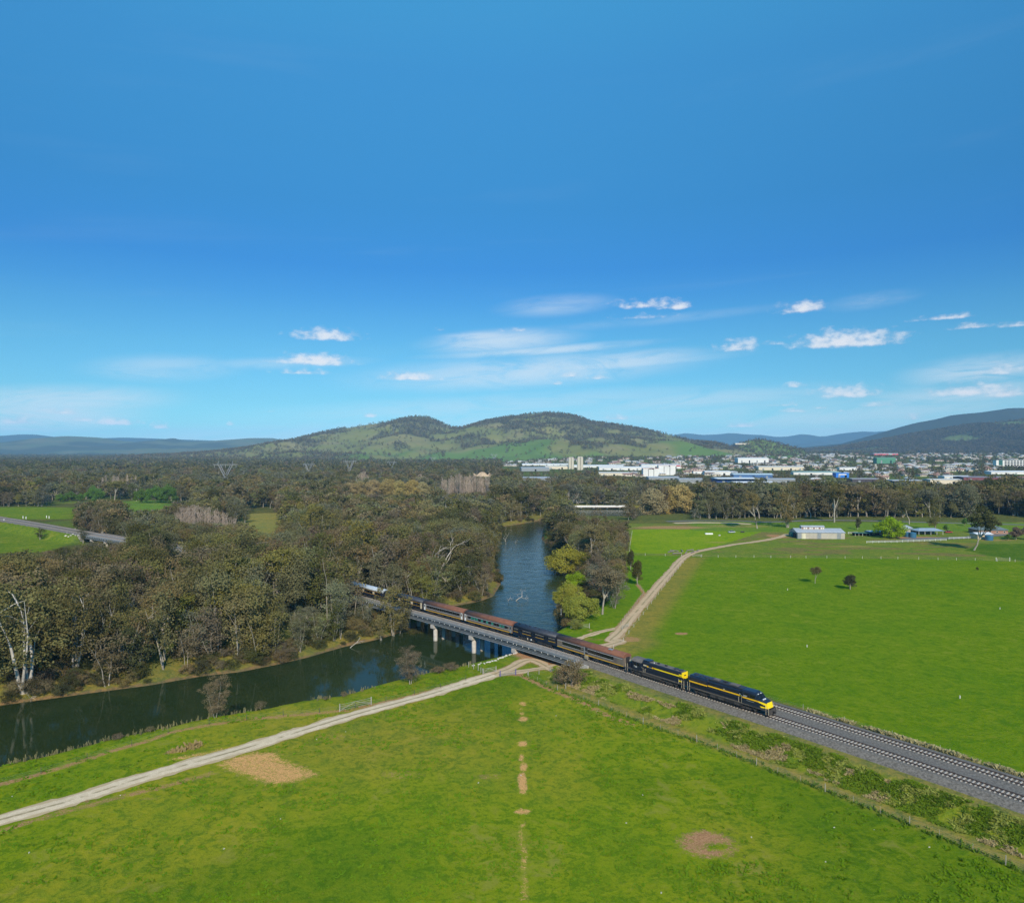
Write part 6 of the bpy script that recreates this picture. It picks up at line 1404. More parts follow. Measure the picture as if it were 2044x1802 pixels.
if len(P2):
    sc_ = hgt[P2] / np.where(fm[P2] > 5, 16, 20.0)
    scatter('woodland', TP[P2], tz[P2], sc_, rot[P2], I2, protos, 'gums crowding between the trees that stand out')
mids = []
far_spots = [(20, 960), (130, 948), (300, 940), (520, 952), (620, 948), (1010, 968), (1100, 972), (1440, 1000), (1900, 1008)]
for k, (px, py) in enumerate(far_spots):
    x, y = G(px, py, ZL); mids.append(need(MID[k], 'm', x, y, 1.0, f'{["broad", "rounded", "brown tinged", "dark", "loose", "brown", "grey green", "olive", "rusty brown"][k]} gum {["at the far left of the forest plain", "before the left bare poplars", "below the left pylon", "right of the biggest pylon", "behind the golden trees", "below the pale quarry heaps", "below the long white shed", "before the deep blue store", "below the flats"][k]}'))
fars = [need(FAR[k], 'f', *G(px, py, ZL), 1.0, f'{["dull", "dark", "olive", "dusky", "brown"][k]} far gum {["left of the far pylons", "by the third pylon", "under the green hill", "in the town centre", "under the wooded mountain"][k]}') for k, (px, py) in enumerate(((200, 921), (700, 922), (960, 925), (1530, 930), (1850, 918)))]
r1 = rest & (Y_ < 1500); r2 = rest & (Y_ >= 1500)
i1 = np.where(r1)[0]; im = (ck[i1] * 5 + fm[i1]) % 9; cm_ = {0: (1, 6), 1: (0, 4, 7), 2: (2, 5, 8), 3: (3,)}
im = np.array([cm_[int(ck[j])][int(fm[j]) % len(cm_[int(ck[j])])] for j in i1])
scatter('woodland', TP[i1], tz[i1], np.c_[hgt[i1] / 20 * 1.12, hgt[i1] / 20 * 1.12, hgt[i1] / 20], rot[i1], im, mids, 'the wood behind the river')
i2 = np.where(r2)[0]; scatter('forest', TP[i2], tz[i2], hgt[i2] / 16, rot[i2], (fm[i2] * 3 + ck[i2]) % 5, fars, 'far forest covering the plain')
print('trees', n_, 'near mass', len(sel), 'mid', len(i1), 'far', len(i2))
# hill trees: scattered over the pasture, thick on the tops; and wooded mountain
ridge_pts = [(676, 1.0), (745, .9), (1016, 1.1), (1045, .9), (935, .8)]
hts = []
for k, (px, s_) in enumerate(ridge_pts[:3]):
    x = (px - CX) / F * 4790; zz = float(gridz(*HILL1, np.array([x]), np.array([4790.]))[0]); hts.append(obj('gum_tree', HILLT[k], None, (x, 4790, zz - .5), k, 1.3, f'lone gum against the sky on the green hill, {["on the left slope", "left of the left top", "between the two tops"][k]}', 'tree', 'gums on the green hill'))
def hill_trees(name, HG, n, dens_fn, smin, smax, seed, D0, D1_, X0, X1_, protos, label):
    r_ = np.random.default_rng(seed); x = r_.uniform(X0, X1_, n); y = r_.uniform(D0, D1_, n); z = gridz(*HG, x, y); d = dens_fn(x, y, z); k = (r_.random(n) < d) & (z > ZL - 1.5)
    x, y, z = x[k], y[k], z[k]; scatter(name, np.c_[x, y], z - .5, r_.uniform(smin, smax, len(x)), r_.random(len(x)) * 6.28, r_.integers(0, len(protos), len(x)), protos, label); print(name, len(x))
def d_hill(x, y, z):
    w_ = sst(fbm(x / 190, y / 160, 4) + .12 * sst(z, 120, 260), .52, .60); px = CX + F * x / y
    top = np.exp(-((px - 835) / 60.) ** 2) * sst(z, 130, 170) + np.exp(-((px - 1110) / 75.) ** 2) * sst(z, 110, 170) + np.exp(-((px - 1270) / 40.) ** 2) * sst(z, 100, 130)
    low = sst(z, 60, 10) * sst(px, 600, 720); w_ = np.maximum(w_, .42 * sst(px, 690, 560)); return np.clip(.95 * np.clip(w_ * (1 - .75 * low) + top, 0, 1) * (.35 + .65 * sst(fbm(x / 60, y / 60, 2), .3, .6)) + .035, 0, 1)
hill_trees('hill_gums', HILL1, 52000, d_hill, .7, 1.35, 4, 3000, 5300, (420 - CX) / F * 4800, (1540 - CX) / F * 4800, hts, 'gums scattered over the green hill, thick on its two tops')
hill_trees('mountain_forest', HILL2, 60000, lambda x, y, z: np.clip(.98 - .9 * sst(fbm(x / 300 + 40, y / 260, 3), .60, .68) - .5 * sst(fbm(x / 90, y / 90, 2), .62, .7), 0, 1), .9, 1.8, 5, 3950, 5900, (1560 - CX) / F * 5600, (2500 - CX) / F * 5600, hts, 'forest on the right mountain')
hill_trees('rise_gums', HILL4, 900, lambda x, y, z: np.clip(sst(z, 20, 32) * .9 + .03, 0, 1), .8, 1.2, 6, 3650, 4050, (1455 - CX) / F * 3900, (1600 - CX) / F * 3900, hts, 'dark gums along the top of the green rise')
# low growth along the banks and in the strip
und = []; r_ = np.random.default_rng(8)
cand = np.c_[r_.uniform(-190, 120, 26000), r_.uniform(120, 600, 26000)]; rv = sdf(cand, RIVER); lf = inside(cand, LEFT_LAND); uu, ss_ = rail_us(cand); cpx = CX + F * cand[:, 0] / cand[:, 1]
kk = (rv > .8) & (lf) & (rv < 16) & ((uu > 5) | (uu < -11)) & (fbm(cand[:, 0] / 12, cand[:, 1] / 12, 2) > .47)
cpy = CY + F * (H + 5) / cand[:, 1]; kk |= (~lf) & (rv > .5) & inside(np.c_[cpx, cpy], [(1100, 1050), (1240, 1056), (1244, 1150), (1222, 1200), (1180, 1232), (1125, 1262), (1112, 1232), (1150, 1150), (1092, 1092)])
kk &= ~((np.abs(cpx - 792) < 42) & (cpy > 1236)); c2 = cand[kk][:2600]; bs = [o for o in bpy.data.objects if o.data is BM[1]][:1] + [o for o in bpy.data.objects if o.data is BDK][:1]
scatter('undergrowth', c2, land(c2) - .2, r_.uniform(.25, .8, len(c2)), r_.random(len(c2)) * 6, r_.integers(0, len(bs), len(c2)), bs, 'scrub under the bank trees')

# ------------------------------------------------------------------ town
RC = {'white': (.55, .55, .54), 'grey': (.27, .285, .30), 'terra': (.34, .17, .12), 'brown': (.22, .16, .13), 'cream': (.56, .50, .40)}
M_WALLH = simple('house_wall', (.58, .52, .43), .9, var=.2, scale=.1); M_WALLW = simple('shed_wall', (.66, .66, .64), .8, var=.08, scale=.05)
hm = {}
for k, c in RC.items():
    for v in range(2):
        mb = MB(); mb.box((0, 0, .5), (1, 1, 1), m=0)
        o = .08; zt = 1.62 if v == 0 else 1.5
        if v == 0: mb.add([(-.5 - o, -.5 - o, 1.0), (.5 + o, -.5 - o, 1.0), (.5 + o, .5 + o, 1.0), (-.5 - o, .5 + o, 1.0), (-.22, 0, zt), (.22, 0, zt)], [(0, 1, 5, 4), (1, 2, 5), (2, 3, 4, 5), (3, 0, 4), (3, 2, 1, 0)], 1)
        else: mb.add([(-.5 - o, -.5 - o, 1.0), (.5 + o, -.5 - o, 1.0), (.5 + o, .5 + o, 1.0), (-.5 - o, .5 + o, 1.0), (-.5 - o, 0, zt), (.5 + o, 0, zt)], [(0, 1, 5, 4), (1, 2, 5), (2, 3, 4, 5), (3, 0, 4), (3, 2, 1, 0)], 1)
        for wx in (-.32, .05, .34): mb.box((wx, -.502, .55), (.14, .02, .36), m=2)
        hm[k, v] = mb.mesh('house_' + k, [M_WALLH, simple('roof_' + k, c, .6, var=.1, scale=.05), M_GLASS])
HN = {'white': 'white', 'grey': 'grey', 'terra': 'terracotta', 'brown': 'brown', 'cream': 'cream'}
for i, (x, y, w_, d_, h_, k, r) in enumerate(HOUSES):
    px = CX + F * x / y; where = ('near the long white warehouses' if px < 1330 else 'on the rise behind the tall white blocks' if px < 1480 else 'behind the blue store' if px < 1640 else 'left of the green box building' if px < 1780 else 'under the wooded mountain'); dist = 'closer' if y < 1800 else 'far' if y > 3300 else 'mid town'
    obj('house', hm[k, i % 2], None, (x, y, zat(x, y) - .3), r + (1.57 if rh.random() < .3 else 0), (w_, d_, h_), f'{dist} house with a {HN[k]} {"hipped" if i % 2 == 0 else "gabled"} roof {where}', 'house', f'{HN[k]} roofed houses {where}')
# beyond the nearest three hundred the houses are one mass between the trees
hr = np.random.default_rng(77); N_h = 1500; hx_ = hr.uniform(1000, 2100, N_h); hY = hr.uniform(1500, 4400, N_h); hX = (hx_ - CX) / F * hY; kh = (~((hx_ < 1240) & (hY < 2300))) & (~((hY > 3100) & (hx_ < 1330))) & (fbm(hX / 220, hY / 220, 2) > .40)
PH = np.c_[hX, hY][kh][:430]; hobs = [next(o for o in bpy.data.objects if o.data is hm[k, v]) for k in ('white', 'grey', 'terra', 'cream', 'brown') for v in (0, 1)]
scatter('far_houses', PH, land(PH), np.c_[hr.uniform(12, 20, len(PH)), hr.uniform(9, 14, len(PH)), hr.uniform(3.4, 4.6, len(PH))], hr.uniform(-.6, .6, len(PH)), hr.integers(0, 10, len(PH)), hobs, 'small far houses of the town between trees')
COLR = {'white': (M_WALLW, (.74, .75, .75)), 'grey': (M_FLANGE, (.42, .45, .48)), 'cream': (simple('cream_wall', (.62, .55, .42), .8), (.66, .64, .58)), 'red': (M_WALLW, (.52, .16, .09)), 'blue': (simple('deep_blue_wall', (.02, .05, .20), .5), (.60, .66, .70)), 'blue2': (simple('blue_wall', (.04, .12, .30), .5), (.55, .66, .70)),
        'greenroof': (M_WALLW, (.30, .42, .36)), 'bluebox': (simple('bright_blue_wall', (.02, .17, .62), .5), (.05, .2, .6)), 'dark': (simple('dark_wall', (.05, .04, .05), .6), (.35, .33, .33)), 'darkblue': (simple('navy_wall', (.02, .05, .12), .5), (.25, .28, .3)),
        'green': (simple('green_wall', (.06, .22, .13), .6), (.18, .42, .26)), 'redwhite': (simple('red_wall', (.55, .04, .06), .5), (.75, .75, .75)), 'darkred': (simple('darkred_wall', (.16, .04, .05), .6), (.25, .2, .2))}
for (px, yb, wpx, hpx_, kind_, lab) in WH_:
    if kind_ == 'mound':
        x, y = GT(px, yb)
        for k, (dx, s_) in enumerate(((-22, 1.0), (0, 1.15), (20, .9), (36, .6))):
            mb = MB(); N_ = 10; r1_ = 15 * s_; top_ = 9 * s_
            vs = [(math.cos(a) * r1_ * random.uniform(.85, 1.1), math.sin(a) * r1_, -1) for a in [6.283 * q / N_ for q in range(N_)]] + [(math.cos(a) * 5 * s_, math.sin(a) * 4 * s_, top_ * random.uniform(.7, .9)) for a in [6.283 * q / N_ for q in range(N_)]] + [(0, 0, top_)]
            mb.add(vs, [(q, (q + 1) % N_, (q + 1) % N_ + N_, q + N_) for q in range(N_)] + [(q + N_, (q + 1) % N_ + N_, 2 * N_) for q in range(N_)])
            obj('sand_heap', mb.mesh('sand_heap', simple('pale_sand', (.46, .34, .22), .95, var=.25, scale=.08), False), None, (x + dx, y, zat(x, y)), 0, None, f'{["leftmost", "highest", "third from left", "smallest"][k]} of the cream stockpiles left of the town', 'stockpile', 'cream stockpiles')
        continue
    z = 44 if px == 1480 and yb == 884 else ZL; x, y = GT(px, yb) if z == ZL else np.array([(px - CX) / F * 3880, 3880.]); z = zat(x, y) if z == ZL else float(gridz(*HILL4, np.array([x]), np.array([y]))[0])
    w_ = wpx * y / F; h_ = max(4.5, hpx_ * y / F * .8)
    if kind_ == 'silo':
        t = thing('silo', lab, 'silo', (x, y, z)); mb = MB(); hh = hpx_ * y / F
        for q in (-w_ * .26, w_ * .26): mb = MB(); mb.tube([(q, 0, -1), (q, 0, hh)], [w_ * .25] * 2, 14); obj('drum', mb.mesh('drum', simple('silo_concrete', (.52, .48, .38), .8)), t)
        bx(t, 'head_house', (0, 0, hh + 1.2), (w_ * .8, w_ * .4, 2.4), M_CONC); continue
    t = thing('warehouse' if kind_ != 'flats' else 'apartment_block', lab, 'building', (x, y, z), random.uniform(-.12, .12)); d_ = max(16, min(w_ * .5, 42))
    if kind_ == 'flats':
        bx(t, 'wall', (0, 0, h_ / 2), (w_, 14, h_), M_WALLW); bx(t, 'roof', (0, 0, h_ + .3), (w_ + 1.5, 16, .5), M_FLANGE); bx(t, 'stair_tower', (-w_ * .36, -7.3, h_ / 2), (w_ * .12, 1.2, h_ - .5), simple('green_glass', (.04, .12, .10), .2))
        for f_ in range(3):
            for k in range(7): bx(t, 'window', (-w_ * .2 + k * w_ * .10, -7.06, h_ * (.18 + f_ * .31)), (w_ * .07, .2, h_ * .16), M_GLASS)
            bx(t, 'balcony', (w_ * .12, -7.9, h_ * (.06 + f_ * .31)), (w_ * .66, 1.6, .4), M_WHITE)
        continue
    if kind_ == 'block':
        for q in range(3): bx(t, 'wall', ((q - 1) * w_ * .34, 0, h_ / 2 * (1 if q != 1 else .9)), (w_ * .31, 16, h_ * (1 if q != 1 else .9)), M_WALLW)
        bx(t, 'roof', (0, 0, h_ + .3), (w_, 16.5, .5), simple('red_edge', (.40, .12, .08), .6)); continue
    wm, rc = COLR[kind_]; rm = simple('sheet_roof_' + kind_, rc, .45, .0, var=.06, scale=.03)
    bx(t, 'wall', (0, 0, h_ / 2), (w_, d_, h_), wm if kind_ not in ('redwhite',) else wm)
    mb = MB(); mb.prism([(-d_ / 2 - .6, 0), (-d_ / 2 - .6, .35), (0, .35 + d_ * .045), (d_ / 2 + .6, .35), (d_ / 2 + .6, 0)], [((-w_ / 2 - .6, 0, h_ + .01), (0, 1)), ((w_ / 2 + .6, 0, h_ + .01), (0, 1))]); obj('roof', mb.mesh('roof', rm), t)
    for q in range(max(2, int(w_ / 22))): bx(t, 'roller_door', (-w_ / 2 + (q + .5) * w_ / max(2, int(w_ / 22)), -d_ / 2 - .06, h_ * .3), (4.5, .12, h_ * .55), M_GLASS if q % 2 else M_FLANGE)
    if kind_ in ('blue', 'darkblue'): bx(t, 'canopy', (0, -d_ / 2 - 3.2, h_ + .5), (w_ * 1.02, 6, .5), M_WHITE)
    if lab.startswith('white warehouse with a red sign'): bx(t, 'sign', (w_ * .44, -d_ / 2 - .2, h_ * .85), (w_ * .10, .3, h_ * .4), M_RED)
    if lab.startswith('bright blue box'): bx(t, 'sign', (0, -d_ / 2 - .2, h_ * .72), (w_ * .6, .3, h_ * .22), M_WHITE)
# ------------------------------------------------------------------ farm
M_SHROOF = simple('weathered_iron', (.40, .44, .47), .5, .15, var=.16, scale=.25, col2=(.50, .53, .55)); M_SHWALL = simple('shed_sheet', (.40, .37, .31), .8, var=.14, scale=.3)
def corrugated(root, name, c, d, mat, n, axis='x', tilt=0.0):
    """sheet iron laid in separate sheets"""
    for k in range(n):
        w_ = d[0] / n; o = obj(name, MB().box((0, 0, 0), (w_ * .985, d[1], d[2])).mesh(name, mat), root, (c[0] - d[0] / 2 + w_ * (k + .5), c[1], c[2] + (.012 if k % 2 else 0))); o.rotation_euler = (tilt, 0, 0)
x, y = G(1641, 1075.5, -3.3); sx = thing('farm_shed', 'big grey iron farm shed with a raised ridge ventilator at the farm road end', 'shed', (x, y + 8, zat(x, y)), -.06)
bx(sx, 'wall', (0, 0, 1.95), (29.5, 15.5, 3.9), M_SHWALL)
for k in range(12): bx(sx, 'wall_sheet', (-13.6 + k * 2.47, -7.78, 1.95), (2.4, .06, 3.8), M_SHWALL if k % 5 else M_FLANGE)
corrugated(sx, 'roof_sheet', (0, -4.05, 4.95), (30.6, 8.4, .10), M_SHROOF, 12, tilt=.25); corrugated(sx, 'roof_sheet', (0, 4.05, 4.95), (30.6, 8.4, .10), M_SHROOF, 12, tilt=-.25)
mb = MB(); mb.add([(-14.8, -7.7, 3.85), (-14.8, 7.7, 3.85), (-14.8, 0, 5.85), (-14.7, -7.7, 3.85), (-14.7, 7.7, 3.85), (-14.7, 0, 5.85)], [(0, 2, 1), (3, 4, 5), (0, 1, 4, 3), (1, 2, 5, 4), (2, 0, 3, 5)]); mb.add([(14.8, -7.7, 3.85), (14.8, 7.7, 3.85), (14.8, 0, 5.85), (14.7, -7.7, 3.85), (14.7, 7.7, 3.85), (14.7, 0, 5.85)], [(0, 1, 2), (3, 5, 4), (0, 3, 4, 1), (1, 4, 5, 2), (2, 5, 3, 0)]); obj('gable', mb.mesh('gable', M_SHROOF), sx)
mon = bx(sx, 'ridge_ventilator', (-3, 0, 6.2), (14.5, 3.6, 1.5), simple('ventilator_boards', (.42, .36, .32), .8))
mb = MB(); mb.prism([(-2.2, 0), (0, .75), (2.2, 0), (2.2, .08), (0, .85), (-2.2, .08)], [((-10.5, 0, 6.97), (0, 1)), ((4.5, 0, 6.97), (0, 1))]); obj('ventilator_roof', mb.mesh('ventilator_roof', M_SHROOF), sx)
for k in range(12): bx(mon, 'louvre', (-9.6 + k * 1.2, -1.84, 6.2), (.5, .08, 1.0), M_WHITE if k % 3 else M_BROWNR)
bx(sx, 'open_bay', (-14.95, -3, 1.7), (.2, 5, 3.2), M_BLACK); bx(sx, 'tarpaulin', (-15.6, 2.5, 1.6), (1.4, 4.5, 2.6), simple('teal_tarp', (.02, .17, .15), .6))
def tank(px, py, r, h, mat, label):
    x, y = G(px, py, -3.3); t = thing('water_tank', label, 'water tank', (x, y, zat(x, y) - .05)); mb = MB(); mb.tube([(0, 0, 0), (0, 0, h)], [r, r], 18); me = mb.mesh('drum', mat); obj('drum', me, t); mb = MB(); mb.tube([(0, 0, h), (0, 0, h + .35)], [r, .25], 18); obj('lid', mb.mesh('lid', mat), t)
    for k in range(3): mb = MB(); mb.tube([(0, 0, h * (.25 + .25 * k)), (0, 0, h * (.25 + .25 * k) + .06)], [r + .03, r + .03], 18); obj('band', mb.mesh('band', mat), t)
M_TANKB = simple('blue_tank', (.035, .13, .23), .4, var=.1); M_TANKC = simple('cream_tank', (.62, .58, .44), .5, var=.06)
tank(1602.5, 1074.5, 2.1, 3.3, M_TANKC, 'cream water tank in front of the left end of the big shed'); tank(1812, 1072, 2.0, 3.0, M_TANKB, 'blue water tank beside the carport, the left one'); tank(1821.5, 1073, 2.2, 3.2, M_TANKB, 'blue water tank touching the carport, the right one'); tank(1974, 1078, 2.3, 2.9, M_TANKB, 'blue water tank at the front of the small cream shed')
def gable_house(name, label, cat, px, py, w, d, h, roofh, wall, roof, rz=0, open_front=False, hip=False):
    x, y = G(px, py, -3.3); t = thing(name, label, cat, (x, y, zat(x, y)), rz)
    if open_front:
        bx(t, 'back_wall', (0, d / 2 - .1, h / 2), (w, .2, h), wall)
        for k in range(5): bx(t, 'post', (-w / 2 + .2 + k * (w - .4) / 4, -d / 2 + .2, h / 2), (.16, .16, h), M_WHITE)
    else:
        bx(t, 'wall', (0, 0, h / 2), (w, d, h), wall)
        for k in range(max(2, int(w / 4))): f_ = bx(t, 'window', (-w / 2 + (k + .5) * w / max(2, int(w / 4)), -d / 2 - .03, h * .55), (1.3, .08, 1.1), M_WHITE); bx(f_, 'pane', (-w / 2 + (k + .5) * w / max(2, int(w / 4)), -d / 2 - .085, h * .55), (1.1, .04, .9), M_GLASS)
    o = .7; i_ = w * .3 if hip else w / 2 + o
    mb = MB(); mb.add([(-w / 2 - o, -d / 2 - o, h), (w / 2 + o, -d / 2 - o, h), (w / 2 + o, d / 2 + o, h), (-w / 2 - o, d / 2 + o, h), (-i_, 0, h + roofh), (i_, 0, h + roofh)], [(0, 1, 5, 4), (1, 2, 5), (2, 3, 4, 5), (3, 0, 4), (3, 2, 1, 0)]); obj('roof', mb.mesh('roof', roof), t)
    return t
M_BLUER = simple('blue_grey_roof', (.30, .38, .44), .45, .1, var=.08, scale=.3); M_SLATE = simple('slate_roof', (.13, .17, .17), .7, var=.12, scale=.4); M_BRICK = simple('brick_wall', (.30, .17, .12), .9)
gable_house('carport', 'open fronted carport with a blue grey roof and white posts', 'carport', 1850, 1066, 17, 9, 2.7, 1.5, M_SHWALL, M_BLUER, .05, True, True)
gable_house('small_shed', 'small shed with white roof and cream wall beside a blue tank', 'shed', 1958, 1075, 10, 7, 3.0, 1.1, simple('cream_sheet', (.55, .45, .30), .8), simple('white_roof', (.62, .64, .65), .5), .1)
gable_house('farm_house', 'farm house with a dark slate hipped roof behind the garden', 'house', 1972, 1064, 19, 12, 2.7, 2.3, M_BRICK, M_SLATE, -.05, False, True)
gable_house('small_shed', 'low shed with a silver roof behind the lime green tree', 'shed', 1800, 1062, 12, 8, 2.8, 1.6, M_SHWALL, M_SHROOF, .6)
gable_house('stable', 'dark low stable with white fascia left of the lime green tree', 'stable', 1745, 1068, 10, 6, 2.6, .6, M_BLACK, simple('white_roof', (.62, .64, .65), .5), .1)
gable_house('pen_shelter', 'green roofed pen shelter right of the big shed', 'shelter', 1719, 1069, 10, 4, 1.9, .4, M_BLACK, simple('green_roof', (.05, .14, .10), .6), 0, True)
# parked vehicles, small
def ute(px, py, col, label, rz=0, name='parked_ute', z=-3.4):
    x, y = G(px, py, z); t = thing(name, label, 'ute' if 'ute' in name else 'car' if 'car' in name else 'trailer', (x, y, zat(x, y)), rz); m = simple('car_paint_' + str(col), col, .3)
    mb = MB(); mb.box((0, 0, .72), (4.8, 1.8, .62)); obj('body', mb.mesh('body', m), t)
    mb = MB(); mb.add([(-.9, -.85, 1.03), (1.5, -.85, 1.03), (1.5, .85, 1.03), (-.9, .85, 1.03), (-.6, -.7, 1.6), (.8, -.7, 1.6), (.8, .7, 1.6), (-.6, .7, 1.6)], [(0, 1, 5, 4), (1, 2, 6, 5), (2, 3, 7, 6), (3, 0, 4, 7), (4, 5, 6, 7)]); obj('cabin', mb.mesh('cabin', M_GLASS), t); bx(t, 'roof', (.1, 0, 1.63), (1.3, 1.35, .05), m)
    for a in (-1.5, 1.5):
        for b in (-.85, .85): mb = MB(); mb.tube([(a, b - .1, .36), (a, b + .1, .36)], [.36, .36], 10); obj('wheel', mb.mesh('wheel', M_BLACK), t)
ute(1893, 1064, (.35, .05, .05), 'red ute parked on the gravel between carport and big gum'); ute(1460, 1064, (.42, .46, .5), 'pale trailer load parked beside the farm road', .2, 'parked_trailer'); ute(1138, 1060 - 4, (.03, .03, .04), 'dark car parked near the river footbridge', .3, 'parked_car', -4)
x, y = G(1431, 1068, -3.4)
for k, (px, py) in enumerate(((1415, 1067), (1482, 1063), (1436, 1070))): x, y = G(px, py, -3.4); bx(None, ('rubble_heap', 'log_heap', 'rock')[k], (0, 0, .4), ((5, 1.6, .9), (2.4, 1.2, .8), (1.2, .9, .7))[k], (M_WHITE, M_BLACK, M_CONC)[k], loc=(x, y, zat(x, y)), label=('low white rubble heap beside the farm road', 'dark heap of posts beside the farm road', 'pale rock on the road verge')[k], cat='heap')

# ------------------------------------------------------------------ fences
M_POST = simple('grey_post', (.33, .31, .26), .9, var=.25, scale=1); M_POSTW = simple('white_post', (.55, .53, .47), .8, var=.1); M_POSTD = simple('dark_steel_post', (.07, .07, .06), .8); M_WIRE = simple('wire', (.30, .30, .29), .5, .4)
def fence(label, poly, step, h, r, mat, wires=3, alt=None, s0=0, gap=(), jit=.3, name='wire_fence', wire_r=.008):
    P = np.asarray(poly, float); s = np.r_[0, np.cumsum(np.hypot(*np.diff(P, axis=0).T))]; root = thing(name, label, 'fence', (0, 0, 0)); me = MB().tube([(0, 0, -.3), (0, 0, h)], [r, r * .9], 6).mesh('post', mat); me2 = MB().tube([(0, 0, -.3), (0, 0, h * .85)], [r * .45, r * .45], 4).mesh('post', alt or mat); tops = []
    for k, q in enumerate(np.arange(s0, s[-1], step)):
        q = q + random.uniform(-jit, jit)
        if any(a < q < b for a, b in gap): tops.append(None); continue
        x, y = float(np.interp(q, s, P[:, 0])), float(np.interp(q, s, P[:, 1])); z = zat(x, y); tops.append((x, y, z)); o = obj('post', me if (alt is None or k % 3 == 0) else me2, root, (x, y, z)); o.rotation_euler = (random.uniform(-.05, .05), random.uniform(-.05, .05), 0)
    for w_ in range(wires):
        mb = MB(); f = (w_ + 1) / (wires + .3)
        for a, b in zip(tops[:-1], tops[1:]):
            if a and b: mb.tube([(a[0], a[1], a[2] + h * .85 * f), (b[0], b[1], b[2] + h * .85 * f)], wire_r, 3, cap=False)
        if mb.v: obj('wire', mb.mesh('wire', M_WIRE), root)
    return root
fence('wire fence with grey posts along the foot of the railway bank', FENCE_R, 4.3, 1.35, .07, M_POST, 4, M_POST)
fence('wire fence with dark thin posts between gravel road and river bank', FENCE_L, 7.5, 1.2, .05, M_POSTD, 3)
fence('fence of white posts across the far side of the big green field', FENCE_F, 9.3, 1.3, .10, M_POSTW, 2, gap=((47, 54), (231, 236)), jit=.8)
fence('wire fence beside the farm road behind the train', FENCE_RE, 9, 1.2, .06, M_POSTW, 3)
fence('wire fence on the reddish dirt line left of the farm road', FENCE_W, 4, 1.2, .06, M_POST, 3)
fence('wire fence on the field side of the far track', [tuple(trk(q, -15.2)[0]) for q in np.arange(s_at(1250), TL - 60, 6)], 9.2, 1.4, .06, M_POST, 3)
fence('short fence across the track mouth by the underpass', GL([(1053, 1349), (1075, 1345), (1096, 1341), (1113, 1337)]), 3.4, 1.5, .09, M_POST, 3)
fence('fence stub by the grey shrub', GL([(1128, 1374), (1140, 1368)]), 2.6, 1.4, .09, M_POST, 2)
fence('stock fence left of the underpass near the river', GL([(935, 1330), (955, 1338), (966, 1347)]), 2.0, 1.4, .1, M_POST, 3)
fence('post and wire fence along the left edge of the bright green paddock', GL([(1256, 1107), (1258, 1085), (1262, 1062)]), 8, 1.3, .07, M_POSTW, 2)
def rail_fence(label, poly, h=1.3, step=4, nr=3):
    P = np.asarray(poly, float); s = np.r_[0, np.cumsum(np.hypot(*np.diff(P, axis=0).T))]; root = thing('rail_fence', label, 'fence'); q = np.arange(0, s[-1], step); pp = [(float(np.interp(a, s, P[:, 0])), float(np.interp(a, s, P[:, 1]))) for a in q]; pp = [(a, b, zat(a, b)) for a, b in pp]
    me = MB().box((0, 0, h / 2), (.14, .14, h)).mesh('post', M_WHITE)
    for p in pp: obj('post', me, root, p)
    for k in range(nr): mb = MB(); mb.tube([(p[0], p[1] - .12, p[2] + h * (k + 1) / (nr + .3)) for p in pp], .06, 4); obj('rail', mb.mesh('rail', M_WHITE), root)
rail_fence('long white rail fence in front of the lime green tree', GL([(1730, 1084), (1790, 1083), (1850, 1081), (1895, 1079.5)], -3.4)); rail_fence('white rail fence left of the small cream shed', GL([(1894, 1077), (1930, 1075.5), (1955, 1074)], -3.4)); rail_fence('short white rail fence right of the big shed', GL([(1693, 1066), (1712, 1065)], -3.4))
def gate(px, py, z, w, h, rz, mat, label, brace=True):
    x, y = G(px, py, z); t = thing('farm_gate', label, 'gate', (x, y, zat(x, y)), rz)
    for sg in (-1, 1): mb = MB(); mb.tube([(sg * w / 2, 0, -.3), (sg * w / 2, 0, h * 1.15)], .12, 7); obj('post', mb.mesh('post', mat), t)
    for k in range(4): mb = MB(); mb.tube([(-w / 2, 0, h * (.18 + .27 * k)), (w / 2, 0, h * (.18 + .27 * k))], .035, 5); obj('bar', mb.mesh('bar', M_POST), t)
    if brace: mb = MB(); mb.tube([(-w / 2, 0, h * .15), (0, 0, h), (w / 2, 0, h * .15)], .04, 5); obj('brace', mb.mesh('brace', M_POST), t)
gate(977, 1343, -3.3, 3.8, 1.3, .5, M_POST, 'steel farm gate beside the dirt track fork'); gate(1014, 1348, -3.3, 4.2, 1.3, .35, simple('purple_post', (.10, .08, .28), .6), 'gate with dark purple posts over the dirt track'); gate(710, 1413, -3.3, 7.4, 1.5, .62, M_POST, 'wooden strainer fence stay with diagonal braces by the river bank')
gate(1158, 1247 + 8, -3.4, 6, 1.4, .1, M_POST, 'steel gate behind the train near the willows'); gate(1392, 1111, -3.3, 5, 1.2, .1, M_POST, 'gate where the farm road meets the white post fence'); gate(2002, 1120, -3.3, 7, 1.7, 0, M_WHITE, 'white gate in the far right of the white post fence', False); gate(1248, 1254, -3.3, 4, 1.2, .9, M_POST, 'open gate on the farm road just behind the train')
